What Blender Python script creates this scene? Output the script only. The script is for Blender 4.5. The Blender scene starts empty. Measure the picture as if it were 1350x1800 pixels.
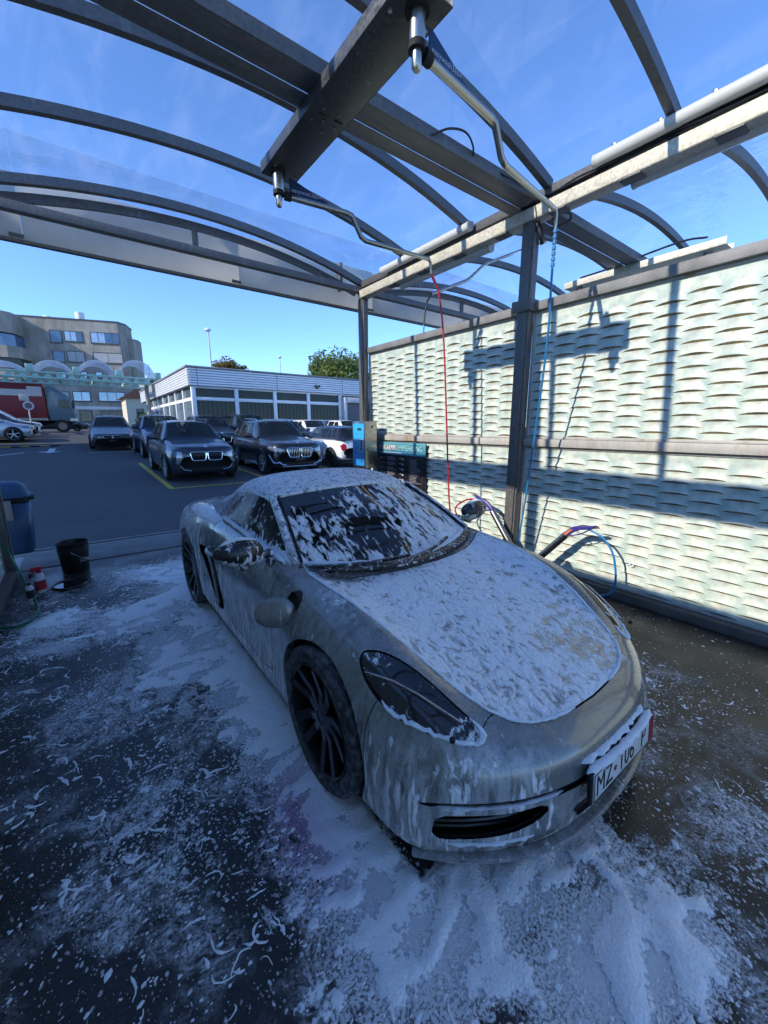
import bpy, bmesh, math, random
import numpy as np
from mathutils import Vector, Matrix, noise as mnoise
from math import radians as R, sin, cos, pi
random.seed(7); np.random.seed(7)
C = bpy.context.scene.collection
SC = bpy.context.scene
# ------------------------------------------------------------------ camera, sky, sun, exposure
CAM_H = 1.575
cam_d = bpy.data.cameras.new('camera'); cam = bpy.data.objects.new('camera', cam_d); C.objects.link(cam)
cam.location = (0, 0, CAM_H); cam.rotation_euler = (R(90 - 12.016), 0, R(-37.035))
cam_d.sensor_fit = 'HORIZONTAL'; cam_d.sensor_width = 36.0; cam_d.lens = 36.0 * 700 / 1350
cam_d.clip_start = 0.02; cam_d.clip_end = 2000
SC.camera = cam
SUN_EL = 29.7; SUN_AZ = 272.6      # compass degrees from +Y, clockwise seen from above
sd = Vector((sin(R(SUN_AZ)) * cos(R(SUN_EL)), cos(R(SUN_AZ)) * cos(R(SUN_EL)), sin(R(SUN_EL))))
W = bpy.data.worlds.new('World'); SC.world = W; W.use_nodes = True
wn = W.node_tree; wbg = wn.nodes['Background']
sky_t = wn.nodes.new('ShaderNodeTexSky'); sky_t.sky_type = 'NISHITA'; sky_t.sun_disc = False
sky_t.sun_elevation = R(SUN_EL); sky_t.sun_rotation = R(SUN_AZ); sky_t.air_density = 1.0; sky_t.dust_density = 0.0; sky_t.ozone_density = 4.0
sky_t.altitude = 2500
wtint = wn.nodes.new('ShaderNodeMix'); wtint.data_type = 'RGBA'; wtint.blend_type = 'MULTIPLY'; wtint.inputs[0].default_value = 1.0; wtint.inputs[7].default_value = (.62, .74, .90, 1)
wn.links.new(sky_t.outputs[0], wtint.inputs[6]); wn.links.new(wtint.outputs[2], wbg.inputs[0]); wbg.inputs[1].default_value = 0.15
sl = bpy.data.lights.new('sun', 'SUN'); sl.energy = 2.0; sl.angle = R(0.53); sl.color = (1.0, 0.93, 0.82)
sun = bpy.data.objects.new('sun', sl); C.objects.link(sun)
sun.rotation_euler = sd.to_track_quat('Z', 'Y').to_euler(); sun.location = (-6, 0, 12)
vs = SC.view_settings; vs.view_transform = 'Standard'; vs.look = 'None'; vs.exposure = 1.5; vs.gamma = 1.0; vs.use_curve_mapping = False
SC.render.engine = 'CYCLES'
cy = SC.cycles; cy.use_adaptive_sampling = True; cy.adaptive_threshold = .03; cy.max_bounces = 7; cy.transparent_max_bounces = 16; cy.diffuse_bounces = 3; cy.glossy_bounces = 4; cy.transmission_bounces = 6
cy.use_denoising = True; cy.caustics_reflective = False; cy.caustics_refractive = False; cy.sample_clamp_indirect = 6.0

# ------------------------------------------------------------------ helpers
def tag(o, label=None, cat=None, group=None, kind=None):
    if label: o['label'] = label
    if cat: o['category'] = cat
    if group: o['group'] = group
    if kind: o['kind'] = kind
    return o
def thing(name, label, cat, loc=(0, 0, 0), rz=0.0, group=None):
    o = bpy.data.objects.new(name, None); C.objects.link(o)
    o.location = loc; o.rotation_euler = (0, 0, rz); o.empty_display_size = 0.1
    return tag(o, label, cat, group)
def copy_tree(o, parent=None):
    c = o.copy(); C.objects.link(c); c.parent = parent
    for ch in list(o.children): copy_tree(ch, c)
    return c
def put(name, me, mat=None, parent=None):
    o = bpy.data.objects.new(name, me); C.objects.link(o)
    if mat is not None:
        ms = mat if isinstance(mat, (list, tuple)) else [mat]
        for m in ms: me.materials.append(m)
    if parent is not None: o.parent = parent
    return o
def raw(name, V, F, mat=None, parent=None, smooth=False):
    me = bpy.data.meshes.new(name); me.from_pydata([tuple(map(float, v)) for v in V], [], [tuple(map(int, f)) for f in F])
    if smooth: me.polygons.foreach_set('use_smooth', [True] * len(me.polygons))
    me.update(); return put(name, me, mat, parent)
def world_off(parent):
    return Vector(parent.location) if parent is not None else Vector((0, 0, 0))
class MB:
    """collects shapes, then links them as one mesh object"""
    def __init__(s, off=(0, 0, 0)): s.V = []; s.F = []; s.off = Vector(off); s.mi = []
    def add(s, V, F, mi=0):
        b = len(s.V); s.V += [tuple(Vector(v) - s.off) for v in V]; s.F += [tuple(i + b for i in f) for f in F]; s.mi += [mi] * len(F); return s
    def box(s, c, d, M=None, mi=0):
        hx, hy, hz = d[0] / 2, d[1] / 2, d[2] / 2
        vs_ = [Vector((x, y, z)) for x in (-hx, hx) for y in (-hy, hy) for z in (-hz, hz)]
        if M is not None: vs_ = [M @ v for v in vs_]
        vs_ = [v + Vector(c) for v in vs_]
        return s.add(vs_, [(0, 1, 3, 2), (4, 6, 7, 5), (0, 4, 5, 1), (2, 3, 7, 6), (0, 2, 6, 4), (1, 5, 7, 3)], mi)
    def span(s, a, b, mi=0):
        return s.box([(a[i] + b[i]) / 2 for i in range(3)], [abs(b[i] - a[i]) for i in range(3)], None, mi)
    def bar(s, p, q, w, h, mi=0, up=(0, 0, 1)):
        p, q = Vector(p), Vector(q); d = q - p; L = d.length; d.normalize(); u = Vector(up)
        if abs(d.dot(u)) > 0.98: u = Vector((0, 1, 0))
        x = d.cross(u).normalized(); z = x.cross(d)
        M = Matrix((x, d, z)).transposed()
        return s.box((p + q) / 2, (w, L, h), M, mi)
    def tube(s, path, r, n=10, cap=True, mi=0):
        P = [Vector(p) for p in path]; rs = r if isinstance(r, (list, tuple)) else [r] * len(P)
        V = []; F = []; t0 = (P[1] - P[0]).normalized(); ref = Vector((0, 0, 1)) if abs(t0.z) < .9 else Vector((1, 0, 0))
        x = t0.cross(ref).normalized()
        for i, p in enumerate(P):
            t = ((P[min(i + 1, len(P) - 1)] - P[i]).normalized() + (P[i] - P[max(i - 1, 0)]).normalized())
            t = t.normalized() if t.length > 1e-6 else t0
            x = (x - t * x.dot(t)).normalized(); y = t.cross(x)
            for k in range(n):
                a = 2 * pi * k / n; V.append(p + (x * cos(a) + y * sin(a)) * rs[i])
        for i in range(len(P) - 1):
            for k in range(n):
                F.append((i * n + k, i * n + (k + 1) % n, (i + 1) * n + (k + 1) % n, (i + 1) * n + k))
        if cap: F += [tuple(reversed(range(n))), tuple(range((len(P) - 1) * n, len(P) * n))]
        return s.add(V, F, mi)
    def rectpath(s, path, w, h, upf=None, mi=0):
        P = [Vector(p) for p in path]; V = []; F = []
        for i, p in enumerate(P):
            t = (P[min(i + 1, len(P) - 1)] - P[max(i - 1, 0)]).normalized(); u = Vector(upf) if upf else Vector((0, 0, 1))
            x = t.cross(u).normalized(); z = x.cross(t)
            for a, b in ((-1, -1), (1, -1), (1, 1), (-1, 1)): V.append(p + x * a * w / 2 + z * b * h / 2)
        for i in range(len(P) - 1):
            for k in range(4): F.append((i * 4 + k, i * 4 + (k + 1) % 4, i * 4 + 4 + (k + 1) % 4, i * 4 + 4 + k))
        F += [(3, 2, 1, 0), tuple(range(len(P) * 4 - 4, len(P) * 4))]
        return s.add(V, F, mi)
    def lathe(s, prof, n=24, c=(0, 0, 0), M=None, mi=0, cap=True):
        V = []; F = []
        for (r, z) in prof:
            for k in range(n):
                a = 2 * pi * k / n; v = Vector((r * cos(a), r * sin(a), z))
                if M is not None: v = M @ v
                V.append(v + Vector(c))
        for i in range(len(prof) - 1):
            for k in range(n): F.append((i * n + k, i * n + (k + 1) % n, (i + 1) * n + (k + 1) % n, (i + 1) * n + k))
        if cap: F += [tuple(reversed(range(n))), tuple(range((len(prof) - 1) * n, len(prof) * n))]
        return s.add(V, F, mi)
    def prism(s, poly, d, M, c, mi=0):
        """poly in local xy, extruded along local z from 0 to d, placed by M, c"""
        n = len(poly); V = [M @ Vector((p[0], p[1], z)) + Vector(c) for z in (0, d) for p in poly]
        F = [tuple(reversed(range(n))), tuple(range(n, 2 * n))] + [(k, (k + 1) % n, n + (k + 1) % n, n + k) for k in range(n)]
        return s.add(V, F, mi)
    def build(s, name, mat, parent=None, smooth=False, bev=0.0, seg=2, ang=30):
        me = bpy.data.meshes.new(name); me.from_pydata([tuple(v) for v in s.V], [], s.F)
        if len(set(s.mi)) > 1: me.polygons.foreach_set('material_index', s.mi)
        bm = bmesh.new(); bm.from_mesh(me); bmesh.ops.recalc_face_normals(bm, faces=bm.faces)
        if bev > 0:
            es = [e for e in bm.edges if len(e.link_faces) == 2 and e.calc_face_angle(0) > R(ang)]
            bmesh.ops.bevel(bm, geom=es, offset=bev, segments=seg, affect='EDGES', profile=0.5, clamp_overlap=True)
        bm.to_mesh(me); bm.free()
        if smooth or bev > 0:
            me.polygons.foreach_set('use_smooth', [True] * len(me.polygons))
            try: me.set_sharp_from_angle(angle=R(38))
            except Exception: pass
        me.update(); return put(name, me, mat, parent)
def pos(parent): return MB(off=tuple(world_off(parent)))
def catmull(P, n=8):
    P = [Vector(p) for p in P]; out = []
    Q = [P[0] * 2 - P[1]] + P + [P[-1] * 2 - P[-2]]
    for i in range(1, len(Q) - 2):
        for k in range(n):
            t = k / n; a, b, c, d = Q[i - 1], Q[i], Q[i + 1], Q[i + 2]
            out.append(0.5 * ((2 * b) + (c - a) * t + (2 * a - 5 * b + 4 * c - d) * t * t + (3 * b - a - 3 * c + d) * t ** 3))
    out.append(P[-1]); return out
def lettering(name, text, size, M, mat, parent=None, depth=0.0, align='LEFT', sx=1.0, shear=0.0, bold=0.0, fit=None):
    cu = bpy.data.curves.new(name, 'FONT'); cu.body = text; cu.size = size; cu.extrude = depth; cu.align_x = align; cu.align_y = 'CENTER'; cu.shear = shear
    cu.resolution_u = 3; cu.offset = bold
    tmp = bpy.data.objects.new(name + '_t', cu); C.objects.link(tmp)
    dg = bpy.context.evaluated_depsgraph_get(); me = bpy.data.meshes.new_from_object(tmp.evaluated_get(dg))
    bpy.data.objects.remove(tmp); bpy.data.curves.remove(cu)
    xs_ = [v.co.x for v in me.vertices]
    if fit: me.transform(Matrix.Translation((-min(xs_), 0, 0))); sx = fit / (max(xs_) - min(xs_))
    me.name = name; me.transform(Matrix.Diagonal((sx, 1, 1, 1))); me.transform(M); return put(name, me, mat, parent)
# ground height: bay floor level, forecourt rising gently away from the bay
GY = [(-300, 0), (6.75, 0), (14, .2), (24, .52), (29, .95), (39, 1.15), (60, 1.3), (85, 1.4), (900, 2.0)]
def zg(y):
    for (a, za), (b, zb) in zip(GY, GY[1:]):
        if y <= b: return za + (zb - za) * (y - a) / (b - a)
    return GY[-1][1]
# pixel of the photograph -> direction; distance always from a surface or a stated depth
FPX, PIT, YAW = 700.0, R(12.016), R(37.035)
_f = Vector((sin(YAW) * cos(PIT), cos(YAW) * cos(PIT), -sin(PIT))); _r = Vector((cos(YAW), -sin(YAW), 0)); _u = _r.cross(_f)
def ray(px, py): return _f + _r * ((px - 675) / FPX) - _u * ((py - 900) / FPX)
EYE = Vector((0, 0, CAM_H))
def on_z(px, py, z=0.0):
    d = ray(px, py); return EYE + d * ((z - CAM_H) / d.z)
def on_y(px, py, y): d = ray(px, py); return EYE + d * (y / d.y)
def on_x(px, py, x): d = ray(px, py); return EYE + d * (x / d.x)
def on_lot(px, py):
    z = 0.0
    for _ in range(30):
        p = on_z(px, py, z); z = z * .5 + zg(p.y) * .5
    return p

# ------------------------------------------------------------------ materials
class NT:
    """small node-graph writer"""
    def __init__(s, name):
        s.m = bpy.data.materials.new(name); s.m.use_nodes = True; s.t = s.m.node_tree; s.b = s.t.nodes['Principled BSDF']; s.out = s.t.nodes['Material Output']
    def n(s, typ, ins=None, **kw):
        nd = s.t.nodes.new(typ)
        for k, v in kw.items(): setattr(nd, k, v)
        for k, v in (ins or {}).items():
            sk = nd.inputs[k]
            if hasattr(v, 'is_output') or isinstance(v, bpy.types.NodeSocket): s.t.links.new(v, sk)
            else: sk.default_value = v
        return nd
    def set(s, **kw):
        names = dict(col='Base Color', rough='Roughness', metal='Metallic', spec='Specular IOR Level', coat='Coat Weight', coatr='Coat Roughness', alpha='Alpha', normal='Normal', trans='Transmission Weight', ior='IOR', emit='Emission Color', emits='Emission Strength', sss='Subsurface Weight', sheen='Sheen Weight')
        for k, v in kw.items():
            sk = s.b.inputs[names[k]]
            if isinstance(v, bpy.types.NodeSocket): s.t.links.new(v, sk)
            elif k in ('col', 'emit') and len(v) == 3: sk.default_value = (*v, 1)
            else: sk.default_value = v
        return s
    def math(s, op, a, b=0.0, c=0.0, clamp=False):
        nd = s.t.nodes.new('ShaderNodeMath'); nd.operation = op; nd.use_clamp = clamp
        for i, v in enumerate((a, b, c)):
            if isinstance(v, bpy.types.NodeSocket): s.t.links.new(v, nd.inputs[i])
            else: nd.inputs[i].default_value = v
        return nd.outputs[0]
    def ramp(s, f, a, b, smooth=True):
        nd = s.n('ShaderNodeMapRange', {0: f, 1: a, 2: b, 3: 0.0, 4: 1.0}); nd.interpolation_type = 'SMOOTHSTEP' if smooth else 'LINEAR'
        return nd.outputs[0]
    def mix(s, f, a, b):
        nd = s.t.nodes.new('ShaderNodeMix'); nd.data_type = 'RGBA'; nd.blend_type = 'MIX'
        for sk, v in ((nd.inputs[0], f), (nd.inputs[6], a), (nd.inputs[7], b)):
            if isinstance(v, bpy.types.NodeSocket): s.t.links.new(v, sk)
            elif isinstance(v, (int, float)): sk.default_value = v
            else: sk.default_value = (*v, 1) if len(v) == 3 else v
        return nd.outputs[2]
    def coord(s, which='Object'): return s.n('ShaderNodeTexCoord').outputs[which]
    def geo(s, which='Position'): return s.n('ShaderNodeNewGeometry').outputs[which]
    def mapping(s, v, scale=(1, 1, 1), loc=(0, 0, 0), rot=(0, 0, 0)):
        return s.n('ShaderNodeMapping', {0: v, 1: loc, 2: rot, 3: scale}).outputs[0]
    def noise(s, v, scale, detail=4, rough=.55, dist=0.0, out='Fac'):
        nd = s.n('ShaderNodeTexNoise', {'Scale': scale, 'Detail': detail, 'Roughness': rough, 'Distortion': dist}); s.t.links.new(v, nd.inputs['Vector']); return nd.outputs[out]
    def voro(s, v, scale, feat='F1', out='Distance', rnd=1.0):
        nd = s.n('ShaderNodeTexVoronoi', {'Scale': scale, 'Randomness': rnd}, feature=feat); s.t.links.new(v, nd.inputs['Vector']); return nd.outputs[out]
    def attr(s, name, out='Fac'): return s.n('ShaderNodeAttribute', attribute_name=name).outputs[out]
    def bump(s, h, st=.3, dist=.01, normal=None):
        nd = s.n('ShaderNodeBump', {'Strength': st, 'Distance': dist, 'Height': h})
        if normal is not None: s.t.links.new(normal, nd.inputs['Normal'])
        return nd.outputs[0]
MATS = {}
def simple(name, col, rough=.5, metal=0.0, var=.12, scale=8, bump=0.0, coat=0.0, spec=.5, stretch=(1, 1, 1), dirt_shade=None, dirtamt=.5):
    """plain material with a little uneven colour and gloss"""
    if name in MATS: return MATS[name]
    t = NT(name); v = t.mapping(t.coord(), stretch)
    n1 = t.noise(v, scale, 5, .6); n2 = t.noise(v, scale * 9, 3, .6)
    k = t.math('ADD', t.math('MULTIPLY', n1, .7), t.math('MULTIPLY', n2, .3))
    lo = [c * (1 - var * 1.6) for c in col]; hi = [min(1, c * (1 + var * 1.6)) for c in col]
    c = t.mix(t.ramp(k, .3, .7, False), lo, hi)
    if dirt_shade: c = t.mix(t.math('MULTIPLY', t.ramp(t.noise(v, scale * .6, 6, .7), .5, .72), dirtamt), c, dirt_shade)
    t.set(col=c, rough=t.math('ADD', rough - .08, t.math('MULTIPLY', n2, .16)), metal=metal, coat=coat, spec=spec)
    if bump: t.set(normal=t.bump(k, bump, .01))
    MATS[name] = t.m; return t.m
# ------------------------------------------------------------------ shared materials of the wash bay
def m_galv(name='galvanised_steel', col=(.30, .31, .32), stain=.5, rough=.5, metal=.55):
    t = NT(name); p = t.geo(); v = t.mapping(p, (1, 1, 1))
    sp = t.voro(v, 55, 'F1', 'Color'); g = t.n('ShaderNodeSeparateColor', {0: sp}).outputs[0]
    n = t.noise(v, 3.2, 6, .65); st = t.noise(t.mapping(p, (14, 14, 1.4)), 1.0, 5, .7)
    c = t.mix(g, [x * .82 for x in col], [x * 1.2 for x in col]); c = t.mix(t.math('MULTIPLY', t.ramp(n, .45, .75), stain), c, (.11, .105, .10))
    c = t.mix(t.math('MULTIPLY', t.ramp(st, .58, .75), .35), c, (.45, .45, .43))
    t.set(col=c, metal=metal, rough=t.math('ADD', rough - .1, t.math('MULTIPLY', g, .2)), normal=t.bump(n, .12, .006)); return t.m
GALV = m_galv(col=(.135, .138, .14), metal=.35); GALV_LT = m_galv('galvanised_channel', (.60, .55, .43), .22, .5, .1)
STEEL_DK = m_galv('weathered_post_steel', (.13, .125, .12), .5, .5, .3)
def m_glaze(name, dust=.05, wave=.0, tint=(.97, .985, .99)):
    t = NT(name); t.t.nodes.remove(t.b); p = t.geo()
    tr = t.n('ShaderNodeBsdfTransparent', {0: (*tint, 1)}); gl = t.n('ShaderNodeBsdfGlossy', {0: (1, 1, 1, 1), 'Roughness': .03}); df = t.n('ShaderNodeBsdfTranslucent', {0: (.75, .78, .8, 1)})
    h = t.noise(t.mapping(p, (1, .8, 1)), 1.3, 3, .5, 1.5); b = t.bump(h, .5, wave) if wave else None
    fr = t.n('ShaderNodeFresnel', {'IOR': 1.42})
    if b is not None: t.t.links.new(b, gl.inputs['Normal']); t.t.links.new(b, fr.inputs['Normal'])
    f = t.math('MULTIPLY', fr.outputs[0], .75, clamp=True)
    m1 = t.n('ShaderNodeMixShader', {0: f, 1: tr.outputs[0], 2: gl.outputs[0]})
    sm = t.noise(t.mapping(p, (1.2, .35, 1)), 2.6, 3, .65, .8)
    d = t.math('ADD', t.math('MULTIPLY', t.ramp(sm, .42, .72), dust), t.math('MULTIPLY', t.ramp(sm, .745, .765), .25), clamp=True)
    m2 = t.n('ShaderNodeMixShader', {0: d, 1: m1.outputs[0], 2: df.outputs[0]})
    t.t.links.new(m2.outputs[0], t.out.inputs[0]); return t.m
GLAZE = m_glaze('clear_roof_sheet', .085, .0); GLAZE_WAVY = m_glaze('clear_wavy_roof_sheet', .05, .09)
CONC = simple('kerb_concrete', (.085, .075, .065), .85, 0, .2, 5, .25, dirt_shade=(.04, .04, .035), dirtamt=.7)
# ------------------------------------------------------------------ ground: forecourt sheet reaching the horizon
def m_asphalt():
    t = NT('forecourt_asphalt'); p = t.geo()
    a = t.voro(p, 130, 'F1', 'Color'); a = t.n('ShaderNodeSeparateColor', {0: a}).outputs[0]
    n = t.noise(t.mapping(p, (.5, 1, 1)), .5, 7, .65); fine = t.noise(p, 60, 4, .7)
    c = t.mix(t.math('POWER', a, 2.0), (.030, .031, .034), (.105, .108, .115)); c = t.mix(t.math('MULTIPLY', t.ramp(n, .4, .65), .35), c, (.075, .077, .082))
    wp = t.n('ShaderNodeVectorMath', {0: p, 1: t.n('ShaderNodeVectorMath', {0: t.noise(p, .35, 2, .5, 0, 'Color'), 1: (.5, .5, 0)}, operation='MULTIPLY').outputs[0]}, operation='ADD').outputs[0]
    yy = t.n('ShaderNodeSeparateXYZ', {0: wp}).outputs[1]; seam = t.math('LESS_THAN', t.math('ABSOLUTE', t.math('SUBTRACT', t.math('MODULO', yy, 3.4), 1.7)), .014)
    lane = t.ramp(t.math('SINE', t.math('MULTIPLY', yy, 1.85)), -.3, .3); c = t.mix(t.math('MULTIPLY', lane, .16), c, (.085, .086, .09)); c = t.mix(t.math('MULTIPLY', seam, .55), c, (.018, .018, .02))
    oil = t.ramp(t.noise(p, 1.1, 4, .6), .66, .74); c = t.mix(t.math('MULTIPLY', oil, .45), c, (.02, .02, .021))
    t.set(col=c, rough=.78, normal=t.bump(t.math('ADD', a, fine), .5, .004), spec=.4); return t.m
ASPH = m_asphalt()
ys = [6.75, 9, 12, 14, 18, 22, 24, 25.5, 27.5, 29, 34, 39, 48, 60, 72, 85, 120, 250, 900]
V = []; F = []
for y in ys:
    for x in (-700, 700): V.append((x, y, zg(y)))
for i in range(len(ys) - 1): F.append((2 * i, 2 * i + 1, 2 * i + 3, 2 * i + 2))
g = raw('forecourt_ground', V, F, ASPH); tag(g, kind='structure')
g = raw('outer_ground', [(-700, -700, -.012), (700, -700, -.012), (700, 6.75, -.012), (-700, 6.75, -.012)], [(0, 1, 2, 3)], simple('pale_bounce_ground', (.42, .40, .36), .85, 0, .12, 1.2, .1, dirt_shade=(.2, .19, .17))); tag(g, kind='structure')  # mostly unseen ground, made pale to bounce fill light onto the car front
# ------------------------------------------------------------------ bay floor with foam lying on it
CARX, CARY = 1.525, 0.505      # car centre line and front tip
def foam_density(x, y):
    """how thickly soap lies on the floor, 0 to 1, from where it ran off the car"""
    lx = np.abs(x - CARX) - .80; fy = (CARY + .22) - y; ry = y - (CARY + 4.4)
    dx = np.maximum(lx, 0); dy = np.maximum(np.maximum(fy, ry), 0)
    d = np.sqrt(dx ** 2 + dy ** 2)
    def bl(cx, cy_, sx, sy, r=0.0):
        X = (x - cx) * np.cos(r) + (y - cy_) * np.sin(r); Y = -(x - cx) * np.sin(r) + (y - cy_) * np.cos(r)
        return np.exp(-(X / sx) ** 2 - (Y / sy) ** 2)
    left = (x < CARX)
    D = np.where(left, .92 * np.exp(-(d / .46) ** 2), .52 * np.exp(-(d / .30) ** 2))
    D = np.maximum(D, .95 * bl(1.15, .28, .62, .30, -.25))          # pool in front of the bumper
    D = np.maximum(D, .93 * bl(.25, 3.75, .62, .62)); D = np.maximum(D, .95 * bl(-.35, 4.05, .45, .42)); D = np.maximum(D, .9 * bl(.35, 2.9, .34, .8))
    D = np.maximum(D, .86 * bl(.45, 4.9, .5, .5)); D = np.maximum(D, .80 * bl(-.35, 3.55, .42, .22))
    D = np.maximum(D, .62 * bl(-.05, 2.6, .55, .65)); D = np.maximum(D, .55 * bl(.05, 1.6, .5, .9)); D = np.maximum(D, .50 * bl(.45, .75, .4, .5))
    D = np.maximum(D, .56 * bl(1.9, .1, .6, .35)); D = np.maximum(D, .50 * bl(2.75, 1.1, .35, 1.1)); D = np.maximum(D, .40 * bl(1.9, -.3, 1.2, .4))
    D *= 1 - .9 * bl(-.58, 4.55, .2, .35); D *= 1 - .95 * bl(-.15, 5.55, .55, .28); D *= 1 - .6 * bl(-.75, 2.6, .3, .9)
    D *= np.clip((5.72 - y) / .35, 0, 1)
    under = (lx < -.05) & (y > CARY + .3) & (y < CARY + 4.3); D = np.where(under, D * .55, D)
    return np.clip(np.maximum(D, .30 * np.clip((3.7 - x) / .8, 0, 1) * np.clip((5.5 - y) / .6, 0, 1)), 0, 1)
def m_floor():
    t = NT('wet_bay_floor'); p = t.geo(); D = t.attr('foam')
    a = t.n('ShaderNodeSeparateColor', {0: t.voro(p, 150, 'F1', 'Color')}).outputs[0]; n = t.noise(p, 1.1, 6, .65)
    base = t.mix(a, (.009, .009, .009), (.036, .035, .033)); base = t.mix(t.ramp(n, .42, .62), base, (.024, .023, .021))
    # warp so that the soap is dragged into swirls
    wv = t.n('ShaderNodeVectorMath', {0: p, 1: t.n('ShaderNodeVectorMath', {0: t.noise(p, 3.6, 2, .5, 0, 'Color'), 1: (.16, .16, .16)}, operation='MULTIPLY').outputs[0]}, operation='ADD').outputs[0]
    big = t.noise(t.mapping(wv, (1, 1.0, 1), rot=(0, 0, .5)), 5.5, 5, .62, .9)       # patches
    med = t.noise(t.mapping(wv, (1, .8, 1)), 15, 4, .6, .6)
    rid = t.math('SUBTRACT', 1.0, t.math('MULTIPLY', t.math('ABSOLUTE', t.math('SUBTRACT', t.noise(wv, 6.5, 3, .55, 1.6), .5)), 10.0), clamp=True)   # thin curled ridges
    rid2 = t.math('SUBTRACT', 1.0, t.math('MULTIPLY', t.math('ABSOLUTE', t.math('SUBTRACT', t.noise(wv, 17, 2, .5, 1.8), .5)), 9.0), clamp=True)
    rm = t.ramp(t.noise(p, 2.7, 3, .6), .46, .56)
    spk = t.voro(t.mapping(wv, (1, .85, 1)), 42, 'F1'); spk2 = t.voro(t.mapping(p, (1, .9, 1)), 85, 'F1'); jit = t.noise(p, 23, 2, .5)
    thr = t.math('SUBTRACT', 1.0, D)
    patch = t.ramp(t.math('SUBTRACT', t.math('ADD', t.math('MULTIPLY', big, .62), t.math('MULTIPLY', med, .42)), t.math('ADD', t.math('MULTIPLY', thr, .66), .235)), -.008, .05)
    speck = t.math('MULTIPLY', t.ramp(t.math('SUBTRACT', t.math('MULTIPLY', t.math('ADD', D, t.math('MULTIPLY', t.math('SUBTRACT', jit, .5), 1.3)), .62), spk), -.02, .10), .95)
    speck2 = t.math('MULTIPLY', t.ramp(t.math('SUBTRACT', t.math('MULTIPLY', t.math('ADD', t.math('MULTIPLY', D, .9), t.math('MULTIPLY', t.math('SUBTRACT', med, .5), 1.5)), .6), spk2), -.02, .10), .9)
    curl = t.math('MULTIPLY', t.math('MULTIPLY', t.math('MAXIMUM', rid, t.math('MULTIPLY', rid2, .6)), rm), t.ramp(D, .22, .45))
    f = t.math('MAXIMUM', t.math('MAXIMUM', patch, curl), t.math('MAXIMUM', speck, speck2), clamp=True)
    fine = t.noise(p, 120, 3, .7)
    hole = t.math('MULTIPLY', t.ramp(t.noise(p, 95, 2, .6), .50, .62), t.math('MULTIPLY', t.ramp(D, .97, .6), .75))
    f = t.math('MULTIPLY', f, t.math('SUBTRACT', 1.0, hole), clamp=True)
    fc = t.mix(fine, (.74, .75, .77), (.93, .93, .94))
    pk = t.attr('pink'); fc = t.mix(t.math('MULTIPLY', pk, .8), fc, (.42, .17, .36))
    col = t.mix(t.math('MULTIPLY', f, .85), base, fc)
    rough = t.math('ADD', t.math('MULTIPLY', f, .45), t.math('ADD', .22, t.math('MULTIPLY', t.ramp(n, .35, .6), .28)))
    hh = t.math('ADD', t.math('MULTIPLY', f, 1.0), t.math('ADD', t.math('MULTIPLY', a, .12), t.math('MULTIPLY', t.math('MULTIPLY', fine, f), .25)))
    t.set(col=col, rough=rough, normal=t.bump(hh, .9, .006), spec=.45); return t.m
def grid_sheet(name, x0, x1, y0, y1, step, z, mat, fns):
    nx = int((x1 - x0) / step) + 1; ny = int((y1 - y0) / step) + 1
    X, Y = np.meshgrid(np.linspace(x0, x1, nx), np.linspace(y0, y1, ny)); V = np.stack([X.ravel(), Y.ravel(), np.full(X.size, z)], 1)
    i = np.arange((ny - 1) * nx).reshape(ny - 1, nx)[:, :-1].ravel(); Fq = np.stack([i, i + 1, i + nx + 1, i + nx], 1)
    me = bpy.data.meshes.new(name); me.from_pydata(V.tolist(), [], Fq.tolist())
    for k, fn in fns.items():
        at = me.attributes.new(k, 'FLOAT', 'POINT'); at.data.foreach_set('value', fn(V[:, 0], V[:, 1]).astype(np.float32))
    me.update(); return put(name, me, mat)
fl = grid_sheet('bay_floor', -.72, 4.0, -3.2, 5.78, .035, 0.0, m_floor(), dict(foam=foam_density, pink=lambda x, y: np.exp(-((x - .52) / .16) ** 2 - ((y - 1.25) / .30) ** 2)))
tag(fl, kind='structure')
s_ = MB(); s_.span((-.72, 5.785, -.2), (4.0, 6.52, .012)); o = s_.build('threshold_slab', simple('threshold_concrete', (.15, .15, .148), .75, 0, .18, 4, .2, dirt_shade=(.06, .06, .058)), None, bev=.008); tag(o, kind='structure')
dr = thing('drain_channel', 'long slotted drain channel between the threshold slab and the asphalt', 'drain', (1.6, 6.63, 0))
d_ = pos(dr); d_.span((-3.2, 6.53, -.15), (6.4, 6.565, .010)); d_.span((-3.2, 6.70, -.15), (6.4, 6.735, .010)); d_.span((-3.2, 6.565, -.15), (6.4, 6.70, -.06)); d_.build('channel_edge', simple('drain_concrete', (.28, .28, .275), .8, 0, .2, 6, .2), dr)
GRATE = simple('cast_grating', (.10, .10, .10), .5, .6, .2, 9)
g0 = None
for k in range(19):
    x = -3.15 + k * .5
    if g0 is None:
        q = MB(); q.span((0, 6.567, -.02), (.492, 6.58, .008)); q.span((0, 6.685, -.02), (.492, 6.698, .008))
        for j in range(17): q.span((.004 + j * .0295, 6.58, -.02), (.018 + j * .0295, 6.685, .006))
        q.off = Vector((0, 0, 0)); g0 = q.build('grating', GRATE, dr); g0.location = (x - 1.6, -6.63, 0)
    else:
        c = g0.copy(); C.objects.link(c); c.parent = dr; c.location = (x - 1.6, -6.63, 0)
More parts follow.
